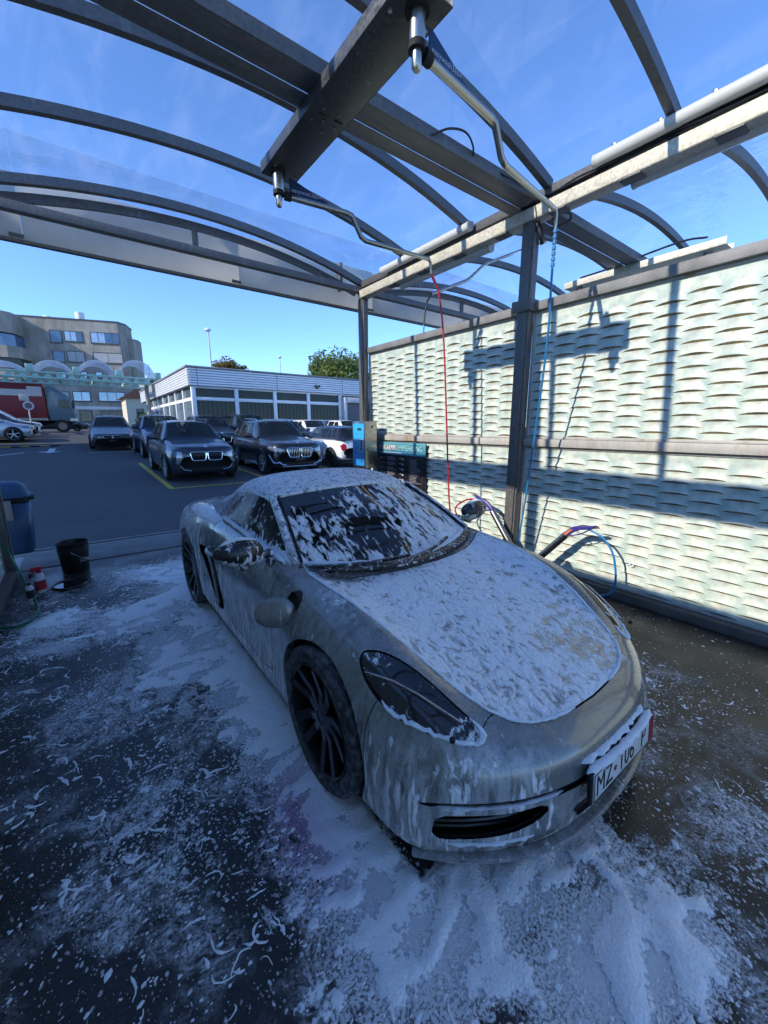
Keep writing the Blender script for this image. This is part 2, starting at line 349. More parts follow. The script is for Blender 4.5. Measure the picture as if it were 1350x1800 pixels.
# ------------------------------------------------------------------ canopy: posts, beams, arches, clear sheets, sign board
XL, XR = -.76, 3.84; ZE, SAG = 3.80, .335
def arch_pts(x0, x1, y, ze=ZE, sag=SAG, n=28):
    h = (x1 - x0) / 2; Rr = (h * h + sag * sag) / (2 * sag); cx = (x0 + x1) / 2; zc = ze + sag - Rr
    out = []
    for k in range(n + 1):
        a = math.asin(h / Rr) * (2 * k / n - 1); out.append((cx + Rr * sin(a), y, zc + Rr * cos(a)))
    return out
can = thing('wash_bay_canopy', 'arched steel canopy with clear roof sheets over the silver sports car', 'canopy', (1.55, 2.6, 0))
AY = [-2.5, -1.5, -.5, .5, 1.48, 2.5, 3.5, 4.55]
for y in AY:
    q = pos(can); q.rectpath(arch_pts(XL, XR, y), .06, .085, (0, 0, 1)); q.build('arch', GALV, can, smooth=True)
q = pos(can); q.rectpath(arch_pts(XL, XR, 5.68, 3.77, .33), .07, .085); q.build('arch', GALV, can, smooth=True)
q = pos(can); q.rectpath(arch_pts(XL, XR, 5.86, 3.68, .33), .05, .085); q.build('arch', GALV, can, smooth=True)
# tie across the end with its little strut
q = pos(can); q.span((XL - .3, 5.60, 3.615), (XR + 5.6, 5.70, 3.70)); q.build('end_tie', GALV, can, bev=.004)
q = pos(can); q.span((1.44, 5.83, 3.70), (1.50, 5.88, 3.98)); q.build('strut', GALV, can, bev=.003)
ALL_Y = AY + [5.68, 6.02]
for a, b in zip(ALL_Y, ALL_Y[1:]):
    P = arch_pts(XL + .02, XR - .02, 0, ZE + .05, SAG, 30); V = []; F = []
    for (x, _, z) in P: V += [(x - 1.55, a + .004 - 2.6, z), (x - 1.55, b - .004 - 2.6, z)]
    for k in range(len(P) - 1): F.append((2 * k, 2 * k + 1, 2 * k + 3, 2 * k + 2))
    raw('roof_sheet', V, F, GLAZE, can, True)
for xs in ((XL, 1), (XR, -1)):
    x, sg = xs
    q = pos(can); q.span((x - .03, -3.2, 3.70), (x + .05, 5.72, 3.79)); q.build('eaves_beam', STEEL_DK, can, bev=.004)
    q = pos(can)     # cable channel, open towards the bay: back, floor, lips
    f = x + sg * .09
    q.span((f - .004, -3.2, 3.535), (f + .004, 5.60, 3.64)); q.span((min(f, f - sg * .14), -3.2, 3.531), (max(f, f - sg * .14), 5.60, 3.537))
    q.span((f - sg * .136 - .004, -3.2, 3.537), (f - sg * .136 + .004, 5.60, 3.62)); q.build('cable_channel', GALV_LT, can, bev=.002)
    for k in range(9):      # slotted fixing plates under the channel
        q = pos(can); yy = -.2 + k * .62; q.span((min(f, f - sg * .12), yy, 3.520), (max(f, f - sg * .12), yy + .16, 3.5305)); q.build('fixing_plate', STEEL_DK, can, bev=.002)
    for py in (-.34, 2.66, 5.62):
        q = pos(can); q.span((x - .055, py - .07, 0), (x + .035, py + .07, 3.53)); q.span((x - .075, py - .05, 0), (x - .0552, py + .05, 3.53)); q.span((x + .0352, py - .03, 0), (x + .05, py + .03, 3.52)); q.build('post', STEEL_DK, can, bev=.006)
        if py < 3: q = pos(can); q.span((x - .10, py - .11, 2.72), (x + .055, py + .11, 2.83)); q.build('post_collar', STEEL_DK, can, bev=.004)
# cross beam: folded profile with a ridge in its underside
def cross_beam(x0, x1, parent):
    q = pos(parent); y0, y1 = 2.60, 2.92
    q.span((x0, y0, 3.70), (x1, y0 + .012, 3.79)); q.span((x0, y1 - .012, 3.70), (x1, y1, 3.79)); q.span((x0, y0 + .012, 3.70), (x1, y0 + .13, 3.708)); q.span((x0, y1 - .13, 3.70), (x1, y1 - .012, 3.708)); q.span((x0, y0 + .13, 3.709), (x1, y1 - .13, 3.724))
    q.span((x0, y0 + .015, 3.775), (x1, y0 + .06, 3.785))
    return q.build('cross_beam', GALV, parent, bev=.003)
cross_beam(XL, XR - .02, can)
# sign board across the end: white lower board, frosted upper strip
WHITE_BD = simple('white_sign_board', (.74, .74, .71), .55, 0, .06, 3, .05, dirt_shade=(.48, .48, .45), dirtamt=.35)
_t = WHITE_BD.node_tree; _tl = _t.nodes.new('ShaderNodeBsdfTranslucent'); _tl.inputs[0].default_value = (.80, .79, .75, 1); _mx = _t.nodes.new('ShaderNodeMixShader'); _mx.inputs[0].default_value = .45; _t.links.new(_t.nodes['Principled BSDF'].outputs[0], _mx.inputs[1]); _t.links.new(_tl.outputs[0], _mx.inputs[2]); _t.links.new(_mx.outputs[0], _t.nodes['Material Output'].inputs[0])
t = NT('frosted_strip'); t.t.nodes.remove(t.b); tr = t.n('ShaderNodeBsdfTransparent', {0: (.93, .96, 1, 1)}); df = t.n('ShaderNodeBsdfTranslucent', {0: (.8, .82, .85, 1)}); d2 = t.n('ShaderNodeBsdfDiffuse', {0: (.7, .72, .74, 1)})
mm = t.n('ShaderNodeMixShader', {0: .5, 1: df.outputs[0], 2: d2.outputs[0]}); nn = t.noise(t.mapping(t.geo(), (1, 1, 3)), 1.6, 6, .7, 1.0)
mx = t.n('ShaderNodeMixShader', {0: t.math('ADD', .16, t.math('MULTIPLY', t.ramp(nn, .4, .7), .16)), 1: tr.outputs[0], 2: mm.outputs[0]}); t.t.links.new(mx.outputs[0], t.out.inputs[0]); FROST = t.m
bx = [-3.9, -2.45, -.2, 2.05, 4.3, 6.55, 8.8]
for a, b in zip(bx, bx[1:]):
    q = pos(can); q.span((a + .002, 6.02, 3.50), (b - .002, 6.055, 4.12)); q.build('sign_board', WHITE_BD, can, bev=.003)
    q = pos(can); q.span((a + .002, 6.03, 4.122), (b - .002, 6.045, 4.50)); q.build('upper_strip', FROST, can)
    q = pos(can); q.span((b - .11, 6.000, 3.51), (b + .01, 6.018, 3.545)); q.build('clip', STEEL_DK, can, bev=.002)
q = pos(can); q.span((-3.9, 6.005, 3.465), (8.8, 6.07, 3.498)); q.build('board_edge', STEEL_DK, can, bev=.003)
for xx in (-.62, 3.6): 
    q = pos(can); q.span((xx, 5.92, 3.70), (xx + .05, 6.015, 4.1)); q.build('bracket', GALV, can, bev=.003)
# ------------------------------------------------------------------ neighbouring canopy beyond the wall
can2 = thing('wash_bay_canopy', 'neighbouring arched canopy seen above the top of the scaled wall', 'canopy', (6.4, 2.6, 0))
X2, X3 = 3.92, 8.7
for y in (.5, 1.48, 2.5, 3.5, 4.55):
    q = pos(can2); q.rectpath(arch_pts(X2, X3, y, 3.78, .38), .06, .085); q.build('arch', GALV, can2, smooth=True)
for y, z in ((5.68, 3.75), (5.86, 3.66)):
    q = pos(can2); q.rectpath(arch_pts(X2, X3, y, z, .34), .06, .085); q.build('arch', GALV, can2, smooth=True)
q = pos(can2); q.span((6.3, 5.83, 3.70), (6.36, 5.88, 3.98)); q.build('strut', GALV, can2, bev=.003)
for a, b in zip([.5, 1.48, 2.5, 3.5, 4.55, 5.68], [1.48, 2.5, 3.5, 4.55, 5.68, 6.0]):
    P = arch_pts(X2 + .02, X3 - .02, 0, 3.83, .38, 30); V = []; F = []
    for i, (x, _, z) in enumerate(P):
        for j in range(7): V.append((x - 6.4, a + .004 + (b - a - .008) * j / 6 - 2.6, z))
    for k in range(len(P) - 1):
        for j in range(6): F.append((7 * k + j, 7 * k + j + 1, 7 * k + j + 8, 7 * k + j + 7))
    raw('roof_sheet', V, F, GLAZE_WAVY if a < 2.4 else GLAZE, can2, True)
cross_beam(3.93, X3, can2)
q = pos(can2); q.span((X3 - .03, -1, 3.70), (X3 + .05, 5.72, 3.79)); q.build('eaves_beam', STEEL_DK, can2, bev=.004)
for py in (2.66, 5.62):
    q = pos(can2); q.span((X3 - .05, py - .07, 0), (X3 + .03, py + .07, 3.70)); q.build('post', STEEL_DK, can2, bev=.005)
# ------------------------------------------------------------------ walls of scaled panels
def m_scale():
    t = NT('scaled_panel_enamel'); p = t.geo()
    n = t.noise(p, 9, 5, .6); dn = t.noise(t.mapping(p, (3, 3, 1.0)), 5, 6, .7); fn = t.noise(p, 60, 3, .6)
    c = t.mix(t.ramp(n, .35, .65), (.38, .465, .41), (.58, .605, .505)); c = t.mix(t.math('MULTIPLY', t.ramp(dn, .56, .76), .45), c, (.36, .29, .18))
    d = t.attr('dirt_shade'); c = t.mix(t.math('MULTIPLY', d, t.math('ADD', .35, t.math('MULTIPLY', fn, .6))), c, (.20, .145, .11))  # darkens each scale under the lip above: brown dirt plus painted shade
    t.set(col=c, rough=.45, spec=.35, normal=t.bump(fn, .08, .003)); return t.m
SCALE = m_scale()
t = NT('panel_lip'); p = t.geo(); c = t.mix(t.ramp(t.noise(p, 14, 4, .6), .35, .65), (.34, .26, .13), (.13, .09, .045)); t.set(col=c, rough=.6); LIP = t.m
RAIL = simple('weathered_rail', (.40, .375, .33), .6, .1, .12, 7, .1, stretch=(1, 1, .25), dirt_shade=(.27, .13, .035), dirtamt=.8)
CAP = simple('weathered_cap', (.20, .19, .18), .65, .1, .2, 6, .15, dirt_shade=(.08, .075, .07))
SC_P, SC_W, SC_R, SC_D = .205, .232, .092, .020
def scale_geo(wd=SC_W, d=SC_D):
    """one scale of the pressed sheet, facing -x: swells outward down to a lip, then returns under it"""
    na, nb = 8, 4; V = []; F = []; A = []
    for j in range(nb + 1):
        b = j / nb
        for i in range(na + 1):
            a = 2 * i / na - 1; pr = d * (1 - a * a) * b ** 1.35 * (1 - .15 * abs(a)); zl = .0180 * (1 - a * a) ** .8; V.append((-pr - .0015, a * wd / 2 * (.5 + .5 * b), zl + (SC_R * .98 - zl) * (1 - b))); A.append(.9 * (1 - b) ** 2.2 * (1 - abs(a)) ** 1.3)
    for j in range(nb):
        for i in range(na): F.append((j * (na + 1) + i, j * (na + 1) + i + 1, (j + 1) * (na + 1) + i + 1, (j + 1) * (na + 1) + i))
    base = len(V); l0 = nb * (na + 1); nf = len(F)
    for i in range(na + 1):
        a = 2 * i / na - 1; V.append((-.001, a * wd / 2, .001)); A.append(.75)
    for i in range(na): F.append((l0 + i, l0 + i + 1, base + i + 1, base + i))
    return V, F, A, nf
def mesh_attr(me, name, A):
    at = me.attributes.new(name, 'FLOAT', 'POINT'); at.data.foreach_set('value', np.asarray(A, np.float32))
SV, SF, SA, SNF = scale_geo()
sc_me = bpy.data.meshes.new('scale'); sc_me.from_pydata(SV, [], SF); mesh_attr(sc_me, 'dirt_shade', SA)
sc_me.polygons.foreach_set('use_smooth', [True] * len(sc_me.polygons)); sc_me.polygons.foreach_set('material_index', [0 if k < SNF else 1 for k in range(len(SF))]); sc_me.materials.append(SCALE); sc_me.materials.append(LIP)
try: sc_me.set_sharp_from_angle(angle=R(50))
except Exception: pass
def scaled_wall(name, label, xf, face, spans, single_max):
    """xf: plane of the panels; face: -1 looks towards -x"""
    w = thing(name, label, 'wall', (xf, spans[0][0], 0)); yo = spans[0][0]; n_single = 0; cells = []
    for (y0, y1) in spans:
        for (z0, z1) in ((.085, 1.375), (1.455, 2.725)):
            q = MB(); q.span((min(0, -face * .03), y0 - yo + .03, z0), (max(0, -face * .03), y1 - yo - .03, z1))
            q.build('panel', SCALE, w); pn = C.objects[-1] if False else w.children[-1]
            q = MB(); fr = face * .014
            for (a, b) in (((y0, z0), (y0 + .03, z1)), ((y1 - .03, z0), (y1, z1))): q.span((min(fr, -face * .03), a[0] - yo, a[1]), (max(fr, -face * .03), b[0] - yo, b[1]))
            for (a, b) in (((y0 + .03, z0), (y1 - .03, z0 + .022)), ((y0 + .03, z1 - .022), (y1 - .03, z1))): q.span((min(fr, -face * .03), a[0] - yo, a[1]), (max(fr, -face * .03), b[0] - yo, b[1]))
            q.build('frame', RAIL, pn, bev=.002)
            nc = int((y1 - y0 - .1) / SC_P); st = (y1 - y0 - .06 - SC_W) / (nc - 1)
            for c in range(nc):
                yc = y0 + .03 + SC_W / 2 + c * st; off = (SC_R / 2 if c % 2 else 0); zz = z0 + .024 + off
                while zz + SC_R < z1 - .02: cells.append((yc, zz, pn)); zz += SC_R
        for (za, zb, m, nm, pr) in ((1.377, 1.453, RAIL, 'middle_rail', .05), (2.727, 2.81, CAP, 'cap_rail', .06)):
            q = MB(); q.span((min(face * pr, -face * .05), y0 - yo, za), (max(face * pr, -face * .05), y1 - yo, zb)); q.build(nm, m, w, bev=.004)
        q = MB(); q.span((min(face * .09, -face * .07), y0 - yo, 0), (max(face * .09, -face * .07), y1 - yo, .082)); q.build('kerb', CONC, w, bev=.008)
    cells.sort(key=lambda c: (c[0] - .2) ** 2 + (c[1] - 1.5) ** 2 if True else 0)
    vis = [c for c in cells if c[0] > -.1] if face < 0 else []
    rest = []
    rng = random.Random(3)
    for c in (cells if face > 0 else vis):
        if face < 0 and n_single < single_max:
            o = bpy.data.objects.new('scale', sc_me); C.objects.link(o); o.parent = c[2]
            o.location = (0, c[0] - yo, c[1]); o.scale = (rng.uniform(.86, 1.14), rng.uniform(.97, 1.03), 1); n_single += 1
        else: rest.append(c)
    if face < 0: rest += [c for c in cells if c[0] <= -.1]
    V = []; F = []; A = []; mi = []
    S = np.array(SV)
    for c in rest:
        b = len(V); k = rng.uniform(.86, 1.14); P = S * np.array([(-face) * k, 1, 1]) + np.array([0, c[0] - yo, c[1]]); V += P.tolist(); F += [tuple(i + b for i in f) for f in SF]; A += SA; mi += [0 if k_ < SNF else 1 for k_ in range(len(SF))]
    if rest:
        me = bpy.data.meshes.new('scales'); me.from_pydata(V, [], F); mesh_attr(me, 'dirt_shade', A); me.polygons.foreach_set('use_smooth', [True] * len(F)); me.polygons.foreach_set('material_index', mi)
        try: me.set_sharp_from_angle(angle=R(50))
        except Exception: pass
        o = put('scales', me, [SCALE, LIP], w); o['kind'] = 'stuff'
    return w
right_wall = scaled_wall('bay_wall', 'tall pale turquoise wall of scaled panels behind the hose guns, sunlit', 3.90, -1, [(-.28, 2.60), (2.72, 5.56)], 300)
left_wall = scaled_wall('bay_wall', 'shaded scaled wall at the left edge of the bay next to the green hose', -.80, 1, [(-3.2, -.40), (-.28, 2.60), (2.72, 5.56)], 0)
q = MB(); q.span((3.9, -3.2, 0), (3.95, -.42, 2.81)); o = q.build('bay_wall', SCALE); tag(o, 'plain end of the turquoise wall beside the photographer', 'wall')
# ------------------------------------------------------------------ loft and clip tools for car bodies
def pchip(x, Y, xi):
    x = np.asarray(x, float); Y = np.asarray(Y, float); xi = np.clip(np.asarray(xi, float), x[0], x[-1])
    h = np.diff(x); d = np.diff(Y, axis=0) / h[:, None]; n = len(x); m = np.zeros_like(Y)
    for i in range(1, n - 1):
        a, b = d[i - 1], d[i]; w1 = 2 * h[i] + h[i - 1]; w2 = h[i] + 2 * h[i - 1]
        with np.errstate(divide='ignore', invalid='ignore'):
            v = (w1 + w2) / (w1 / a + w2 / b)
        m[i] = np.where(a * b > 0, v, 0)
    m[0] = d[0]; m[-1] = d[-1]
    k = np.clip(np.searchsorted(x, xi, 'right') - 1, 0, n - 2); t = ((xi - x[k]) / h[k])[:, None]; hh = h[k][:, None]
    return (2 * t ** 3 - 3 * t ** 2 + 1) * Y[k] + (t ** 3 - 2 * t ** 2 + t) * hh * m[k] + (-2 * t ** 3 + 3 * t ** 2) * Y[k + 1] + (t ** 3 - t ** 2) * hh * m[k + 1]
def crom(P, n):
    """smooth curve through the control points (array K x M x 2) -> (n x M x 2), chord-length centripetal"""
    K = P.shape[0]; Q = np.concatenate([2 * P[:1] - P[1:2], P, 2 * P[-1:] - P[-2:-1]])
    d = np.sqrt(np.linalg.norm(np.diff(P, axis=0), axis=2).mean(1)); d = np.maximum(d, 1e-4); s = np.concatenate([[0], np.cumsum(d)]); s /= s[-1]
    ti = np.linspace(0, 1, n); out = np.empty((n,) + P.shape[1:])
    for q, t in enumerate(ti):
        k = min(np.searchsorted(s, t, 'right') - 1, K - 2); u = (t - s[k]) / (s[k + 1] - s[k]); a, b, c, e = Q[k], Q[k + 1], Q[k + 2], Q[k + 3]
        dl = s[k + 1] - s[k]
        m1 = (c - a) / 2 if 0 < k else (c - b); m2 = (e - b) / 2 if k < K - 2 else (c - b)
        if k > 0: m1 = (c - a) / (s[k + 1] - s[k - 1]) * dl
        if k < K - 2: m2 = (e - b) / (s[k + 2] - s[k]) * dl
        out[q] = (2 * u ** 3 - 3 * u * u + 1) * b + (u ** 3 - 2 * u * u + u) * m1 + (-2 * u ** 3 + 3 * u * u) * c + (u ** 3 - u * u) * m2
    return out
def loft(stations, nu, nv, warp, umap=None):
    """stations: [(u, [(w,z)...])]; returns grid G[nu,nv,3] as (w,u,z) for one half"""
    us = np.array([s[0] for s in stations]); P = np.array([s[1] for s in stations], float); S, K, _ = P.shape
    # spacing along the length follows the change between sections
    step = np.maximum(np.diff(us), .012); cum = np.concatenate([[0], np.cumsum(np.sqrt(step))]); ti = np.linspace(0, cum[-1], nu)
    ui = pchip(cum, us[:, None], ti)[:, 0]
    D = pchip(us, P.reshape(S, -1), ui).reshape(nu, K, 2)
    Cc = crom(D.transpose(1, 0, 2), nv)            # nv x nu x 2
    w = Cc[:, :, 0].T; z = Cc[:, :, 1].T; U = ui[:, None] + warp(w, np.broadcast_to(ui[:, None], w.shape), z)
    return np.stack([w, U, z], 2)
def tri_grid(G):
    nu, nv = G.shape[:2]; V = G.reshape(-1, G.shape[2]); i = (np.arange(nu - 1)[:, None] * nv + np.arange(nv - 1)[None, :]).ravel()
    return V, np.concatenate([np.stack([i, i + nv, i + 1], 1), np.stack([i + 1, i + nv, i + nv + 1], 1)])
def compact(V, T):
    used, inv = np.unique(T.ravel(), return_inverse=True); return V[used], inv.reshape(-1, 3)
def clip(V, T, s):
    """split a triangle mesh where s = 0; returns (inside s<0), (outside s>=0)"""
    s = np.where(np.abs(s) < 1e-7, 1e-7, s); neg = s < 0; cnt = neg[T].sum(1)
    inn = [T[cnt == 3]]; out = [T[cnt == 0]]; newV = [V]; nb = len(V); cache = {}
    extra = []
    def cut(a, b):
        nonlocal nb
        k = (a, b) if a < b else (b, a)
        if k not in cache:
            f = s[k[0]] / (s[k[0]] - s[k[1]]); extra.append(V[k[0]] * (1 - f) + V[k[1]] * f); cache[k] = nb; nb += 1
        return cache[k]
    ia = []; oa = []
    for tri, c in zip(T[(cnt == 1) | (cnt == 2)], cnt[(cnt == 1) | (cnt == 2)]):
        tri = [int(x) for x in tri]; want = c == 1      # the lone vertex's sign
        k = next(j for j in range(3) if neg[tri[j]] == want); a, b, d = tri[k], tri[(k + 1) % 3], tri[(k + 2) % 3]
        ab, ad = cut(a, b), cut(a, d); lone = [(a, ab, ad)]; two = [(ab, b, d), (ab, d, ad)]
        if want: ia += lone; oa += two
        else: oa += lone; ia += two
    VV = np.concatenate([V, np.array(extra)]) if extra else V
    Ti = np.concatenate(inn + ([np.array(ia)] if ia else [])); To = np.concatenate(out + ([np.array(oa)] if oa else []))
    r1 = compact(VV, Ti) if len(Ti) else (VV[:0], Ti); r2 = compact(VV, To) if len(To) else (VV[:0], To)
    return r1, r2
def poly_sdf(P, poly):
    """signed distance of points P[n,2] to a closed polygon, negative inside"""
    poly = np.asarray(poly, float); n = len(poly); d = np.full(len(P), 1e9); ins = np.zeros(len(P), bool)
    for i in range(n):
        a = poly[i]; b = poly[(i + 1) % n]; e = b - a; w = P - a; t = np.clip((w @ e) / (e @ e + 1e-12), 0, 1); d = np.minimum(d, np.linalg.norm(w - t[:, None] * e, axis=1))
        c = (a[1] > P[:, 1]) != (b[1] > P[:, 1])
        with np.errstate(divide='ignore', invalid='ignore'): xx = (b[0] - a[0]) * (P[:, 1] - a[1]) / (b[1] - a[1] + 1e-15) + a[0]
        ins ^= c & (P[:, 0] < xx)
    return np.where(ins, -d, d)
def smooth_poly(P, n=6):
    Q = [Vector((p[0], p[1], 0)) for p in P]; m = len(Q); out = []
    for i in range(m):
        a, b, c, d = Q[i - 1], Q[i], Q[(i + 1) % m], Q[(i + 2) % m]
        for k in range(n):
            t = k / n; v = .5 * ((2 * b) + (c - a) * t + (2 * a - 5 * b + 4 * c - d) * t * t + (3 * b - a - 3 * c + d) * t ** 3); out.append((v.x, v.y))
    return np.array(out)
def mirror(V, T):
    M = V.copy(); M[:, 0] *= -1; return M, T[:, ::-1]
def join(*ms):
    Vs = []; Ts = []; b = 0
    for V, T in ms:
        if len(T) == 0: continue
        Vs.append(V); Ts.append(T + b); b += len(V)
    return np.concatenate(Vs), np.concatenate(Ts)
def weld(V, T, eps=1e-4):
    k = np.round(V[:, :3] / eps).astype(np.int64); _, idx, inv = np.unique(k, axis=0, return_index=True, return_inverse=True); inv = inv.ravel()
    T2 = inv[T]; ok = (T2[:, 0] != T2[:, 1]) & (T2[:, 1] != T2[:, 2]) & (T2[:, 0] != T2[:, 2]); return V[idx], T2[ok]
def rim_edges(T):
    E = np.concatenate([T[:, [0, 1]], T[:, [1, 2]], T[:, [2, 0]]]); S = np.sort(E, 1); _, first, cnt = np.unique(S, axis=0, return_index=True, return_counts=True); return E[first[cnt == 1]]
def lip_edge(V, T, vec, where=None):
    """turn the open edge over by vec (function of the edge points)"""
    E = rim_edges(T)
    if where is not None: E = E[where(V[E[:, 0]]) & where(V[E[:, 1]])]
    if len(E) == 0: return V, T
    used = np.unique(E); mp = {int(a): len(V) + i for i, a in enumerate(used)}; N = V[used].copy(); N[:, :3] += vec(V[used])
    Q = []
    for a, b in E: Q += [(a, mp[int(a)], b), (b, mp[int(a)], mp[int(b)])]
    return np.concatenate([V, N]), np.concatenate([T, np.array(Q)])
def car_mesh(name, V, T, mat, parent, smooth=True, attrs=None, flip=False, sharp=None):
    """V columns: w, u, z -> car space x=w, y=u, z=z"""
    if len(T) == 0: return None
    V, T = weld(V, T); T = T[:, ::-1] if flip else T
    me = bpy.data.meshes.new(name); me.from_pydata(V[:, :3].tolist(), [], T.tolist())
    bm = bmesh.new(); bm.from_mesh(me); bmesh.ops.recalc_face_normals(bm, faces=bm.faces); bm.to_mesh(me); bm.free()
    if smooth: me.polygons.foreach_set('use_smooth', [True] * len(me.polygons))
    if sharp:
        try: me.set_sharp_from_angle(angle=R(sharp))
        except Exception: pass
    if attrs:
        for k, fn in attrs.items():
            co = np.empty(len(me.vertices) * 3); me.vertices.foreach_get('co', co); mesh_attr(me, k, fn(co.reshape(-1, 3)))
    me.update(); return put(name, me, mat, parent)
def wheel_geo(parent, name, c, r, width, side, tyre_m, rim_m, spoke_m, hub_m, spokes=10, lugs=True, disc=True, rimr=.76, twin=True):
    """wheel thing-part at c; side -1/+1 is the outward x direction; rim spokes are real bars"""
    w = bpy.data.objects.new(name, None); C.objects.link(w); w.parent = parent; w.location = c; w.empty_display_size = .05
    M = Matrix.Rotation(side * pi / 2, 3, 'Y'); h = width / 2; R0 = r * rimr
    q = MB(); q.lathe([(R0 * .99, -h * .9), (R0 * 1.03, -h), (r * .93, -h), (r * .985, -h * .86), (r, -h * .6), (r, h * .6), (r * .985, h * .86), (r * .93, h), (R0 * 1.05, h * 1.0), (R0 * 1.0, h * .9)], 64, M=M, cap=False); q.build('tyre', tyre_m, w, smooth=True)
    q = MB(); q.lathe([(R0 * 1.0, h * .92), (R0 * .985, h * .97), (R0 * .95, h * .9), (R0 * .93, h * .5), (R0 * .90, -h * .3), (R0 * .88, -h * .95)], 64, M=M, cap=False); q.build('rim', rim_m, w, smooth=True)
    if disc:
        q = MB(); q.lathe([(.03, -h * .5), (R0 * .68, -h * .5), (R0 * .68, -h * .30), (.03, -h * .30)], 40, M=M); q.build('brake_disc', hub_m, w, smooth=True)
    q = MB()
    for k in range(spokes):
        a = 2 * pi * k / spokes + (.12 if (k % 2 and twin) else 0)
        pts = [(R0 * .13, h * .62), (R0 * .45, h * .58), (R0 * .94, h * .84)]
        for (ra, za), (rb, zb) in zip(pts, pts[1:]):
            p0 = Vector((ra * cos(a), ra * sin(a), za)); p1 = Vector((rb * cos(a + .05), rb * sin(a + .05), zb)); q.bar(M @ p0, M @ p1, .040 * r / .34, .030, up=M @ Vector((0, 0, 1)))
    q.build('spokes', spoke_m, w, bev=.003, seg=1)
    q = MB(); q.lathe([(R0 * .20, h * .40), (R0 * .20, h * .66), (R0 * .13, h * .72), (R0 * .02, h * .72)], 28, M=M); q.build('hub_cap', spoke_m, w, smooth=True)
    return w
# ------------------------------------------------------------------ the soaped sports car
def foam_mat(name, col, rough, metal=0.0, coat=0.0, top_scale=30, side_scale=34, side_stretch=.16, lo=.735, hi=.30, foam_col=(.90, .91, .93), glass=False, sparkle=False, film=0.0, thick=.012, run=(1, .62, 1), micro=1.0, edge=.055):
    t = NT(name); P = t.coord(); D = t.attr('foam'); N = t.geo('True Normal'); nz = t.math('ABSOLUTE', t.n('ShaderNodeSeparateXYZ', {0: N}).outputs[2])
    wv = t.n('ShaderNodeVectorMath', {0: P, 1: t.n('ShaderNodeVectorMath', {0: t.noise(P, 7, 2, .5, 0, 'Color'), 1: (.05, .05, .05)}, operation='MULTIPLY').outputs[0]}, operation='ADD').outputs[0]
    nt = t.math('ADD', t.math('MULTIPLY', t.noise(t.mapping(wv, run), top_scale, 3, .55, .5), .72), t.math('MULTIPLY', t.noise(t.mapping(P, run), top_scale * .28, 3, .55), .28))
    ns = t.math('ADD', t.math('MULTIPLY', t.noise(t.mapping(wv, (1, 1, side_stretch)), side_scale, 3, .5, .35), .68), t.math('MULTIPLY', t.noise(t.mapping(P, (1, 1, .5)), side_scale * .4, 3, .6), .32))
    k = t.ramp(nz, .35, .75); n = t.math('ADD', t.math('MULTIPLY', nt, k), t.math('MULTIPLY', ns, t.math('SUBTRACT', 1.0, k)))
    thr = t.math('ADD', lo, t.math('MULTIPLY', D, hi - lo)); ex = t.math('SUBTRACT', n, thr)
    f = t.ramp(ex, -edge * .35, edge); hgt = t.math('POWER', t.math('MULTIPLY', t.math('MINIMUM', t.math('MAXIMUM', ex, 0.0), .20), 5.0), .6)
    fine = t.noise(P, 210, 3, .65); lump = t.noise(wv, top_scale * 2.3, 2, .5)
    hgt = t.math('ADD', hgt, t.math('ADD', t.math('MULTIPLY', fine, .05 * micro), t.math('MULTIPLY', lump, .30)))
    fb = t.n('ShaderNodeBsdfPrincipled', {'Base Color': t.mix(fine, [c * .86 for c in foam_col], foam_col), 'Roughness': .55, 'Specular IOR Level': .3, 'Normal': t.bump(hgt, 1.0, thick)})
    if glass:
        t.set(col=col, rough=rough, spec=.6)
    else:
        if sparkle:
            fl = t.n('ShaderNodeSeparateColor', {0: t.voro(P, 900, 'F1', 'Color')}).outputs[0]; t.set(col=t.mix(fl, [c * .8 for c in col], [min(1, c * 1.25) for c in col]))
        else: t.set(col=col)
        wetn = t.noise(t.mapping(P, (1, 1, .4)), 60, 3, .6); t.set(rough=t.math('ADD', rough, t.math('MULTIPLY', t.ramp(wetn, .5, .7), .06)), metal=metal, coat=coat, coatr=.05)
        pass
    if film:      # thin milky soap film between the clumps
        fm = t.math('MULTIPLY', t.math('MULTIPLY', t.ramp(t.noise(t.mapping(P, (1, 1, .12)), 22, 5, .65, .4), .36, .62), t.ramp(D, .18, .6)), film); f2 = t.math('MAXIMUM', f, fm)
    else: f2 = f
    ms = t.n('ShaderNodeMixShader', {0: t.math('MULTIPLY', f2, .97), 1: t.b.outputs[0], 2: fb.outputs[0]}); t.t.links.new(ms.outputs[0], t.out.inputs[0]); return t.m
PAINT = foam_mat('grey_metallic_paint_with_soap', (.175, .175, .165), .26, .25, .9, sparkle=True, film=.52, side_stretch=.10, edge=.085)
ROOFCLOTH = foam_mat('grey_fabric_with_soap', (.10, .10, .105), .9, 0, 0, top_scale=85, side_scale=80, side_stretch=.5, lo=.70, hi=.34, run=(1, 1, 1), film=.2, thick=.004)
GLASSF = foam_mat('dark_wet_glass_with_soap', (.008, .010, .012), .03, 0, 0, top_scale=31, side_scale=33, side_stretch=.22, foam_col=(.94, .95, .96), glass=True, thick=.022, run=(1, .35, .35))
BLACKF = foam_mat('black_plastic_with_soap', (.012, .012, .013), .35, 0, .1, top_scale=40, side_scale=38, side_stretch=.3)
GLASSS = foam_mat('dark_side_glass_with_soap', (.008, .010, .012), .16, 0, 0, top_scale=40, side_scale=46, side_stretch=.22, glass=True, thick=.008)
GLASSS.node_tree.nodes['Principled BSDF'].inputs['Specular IOR Level'].default_value = .12
LAMPGL = foam_mat('lamp_cover_with_soap', (.015, .017, .02), .04, 0, 0, top_scale=30, side_scale=30, side_stretch=.35, glass=True)
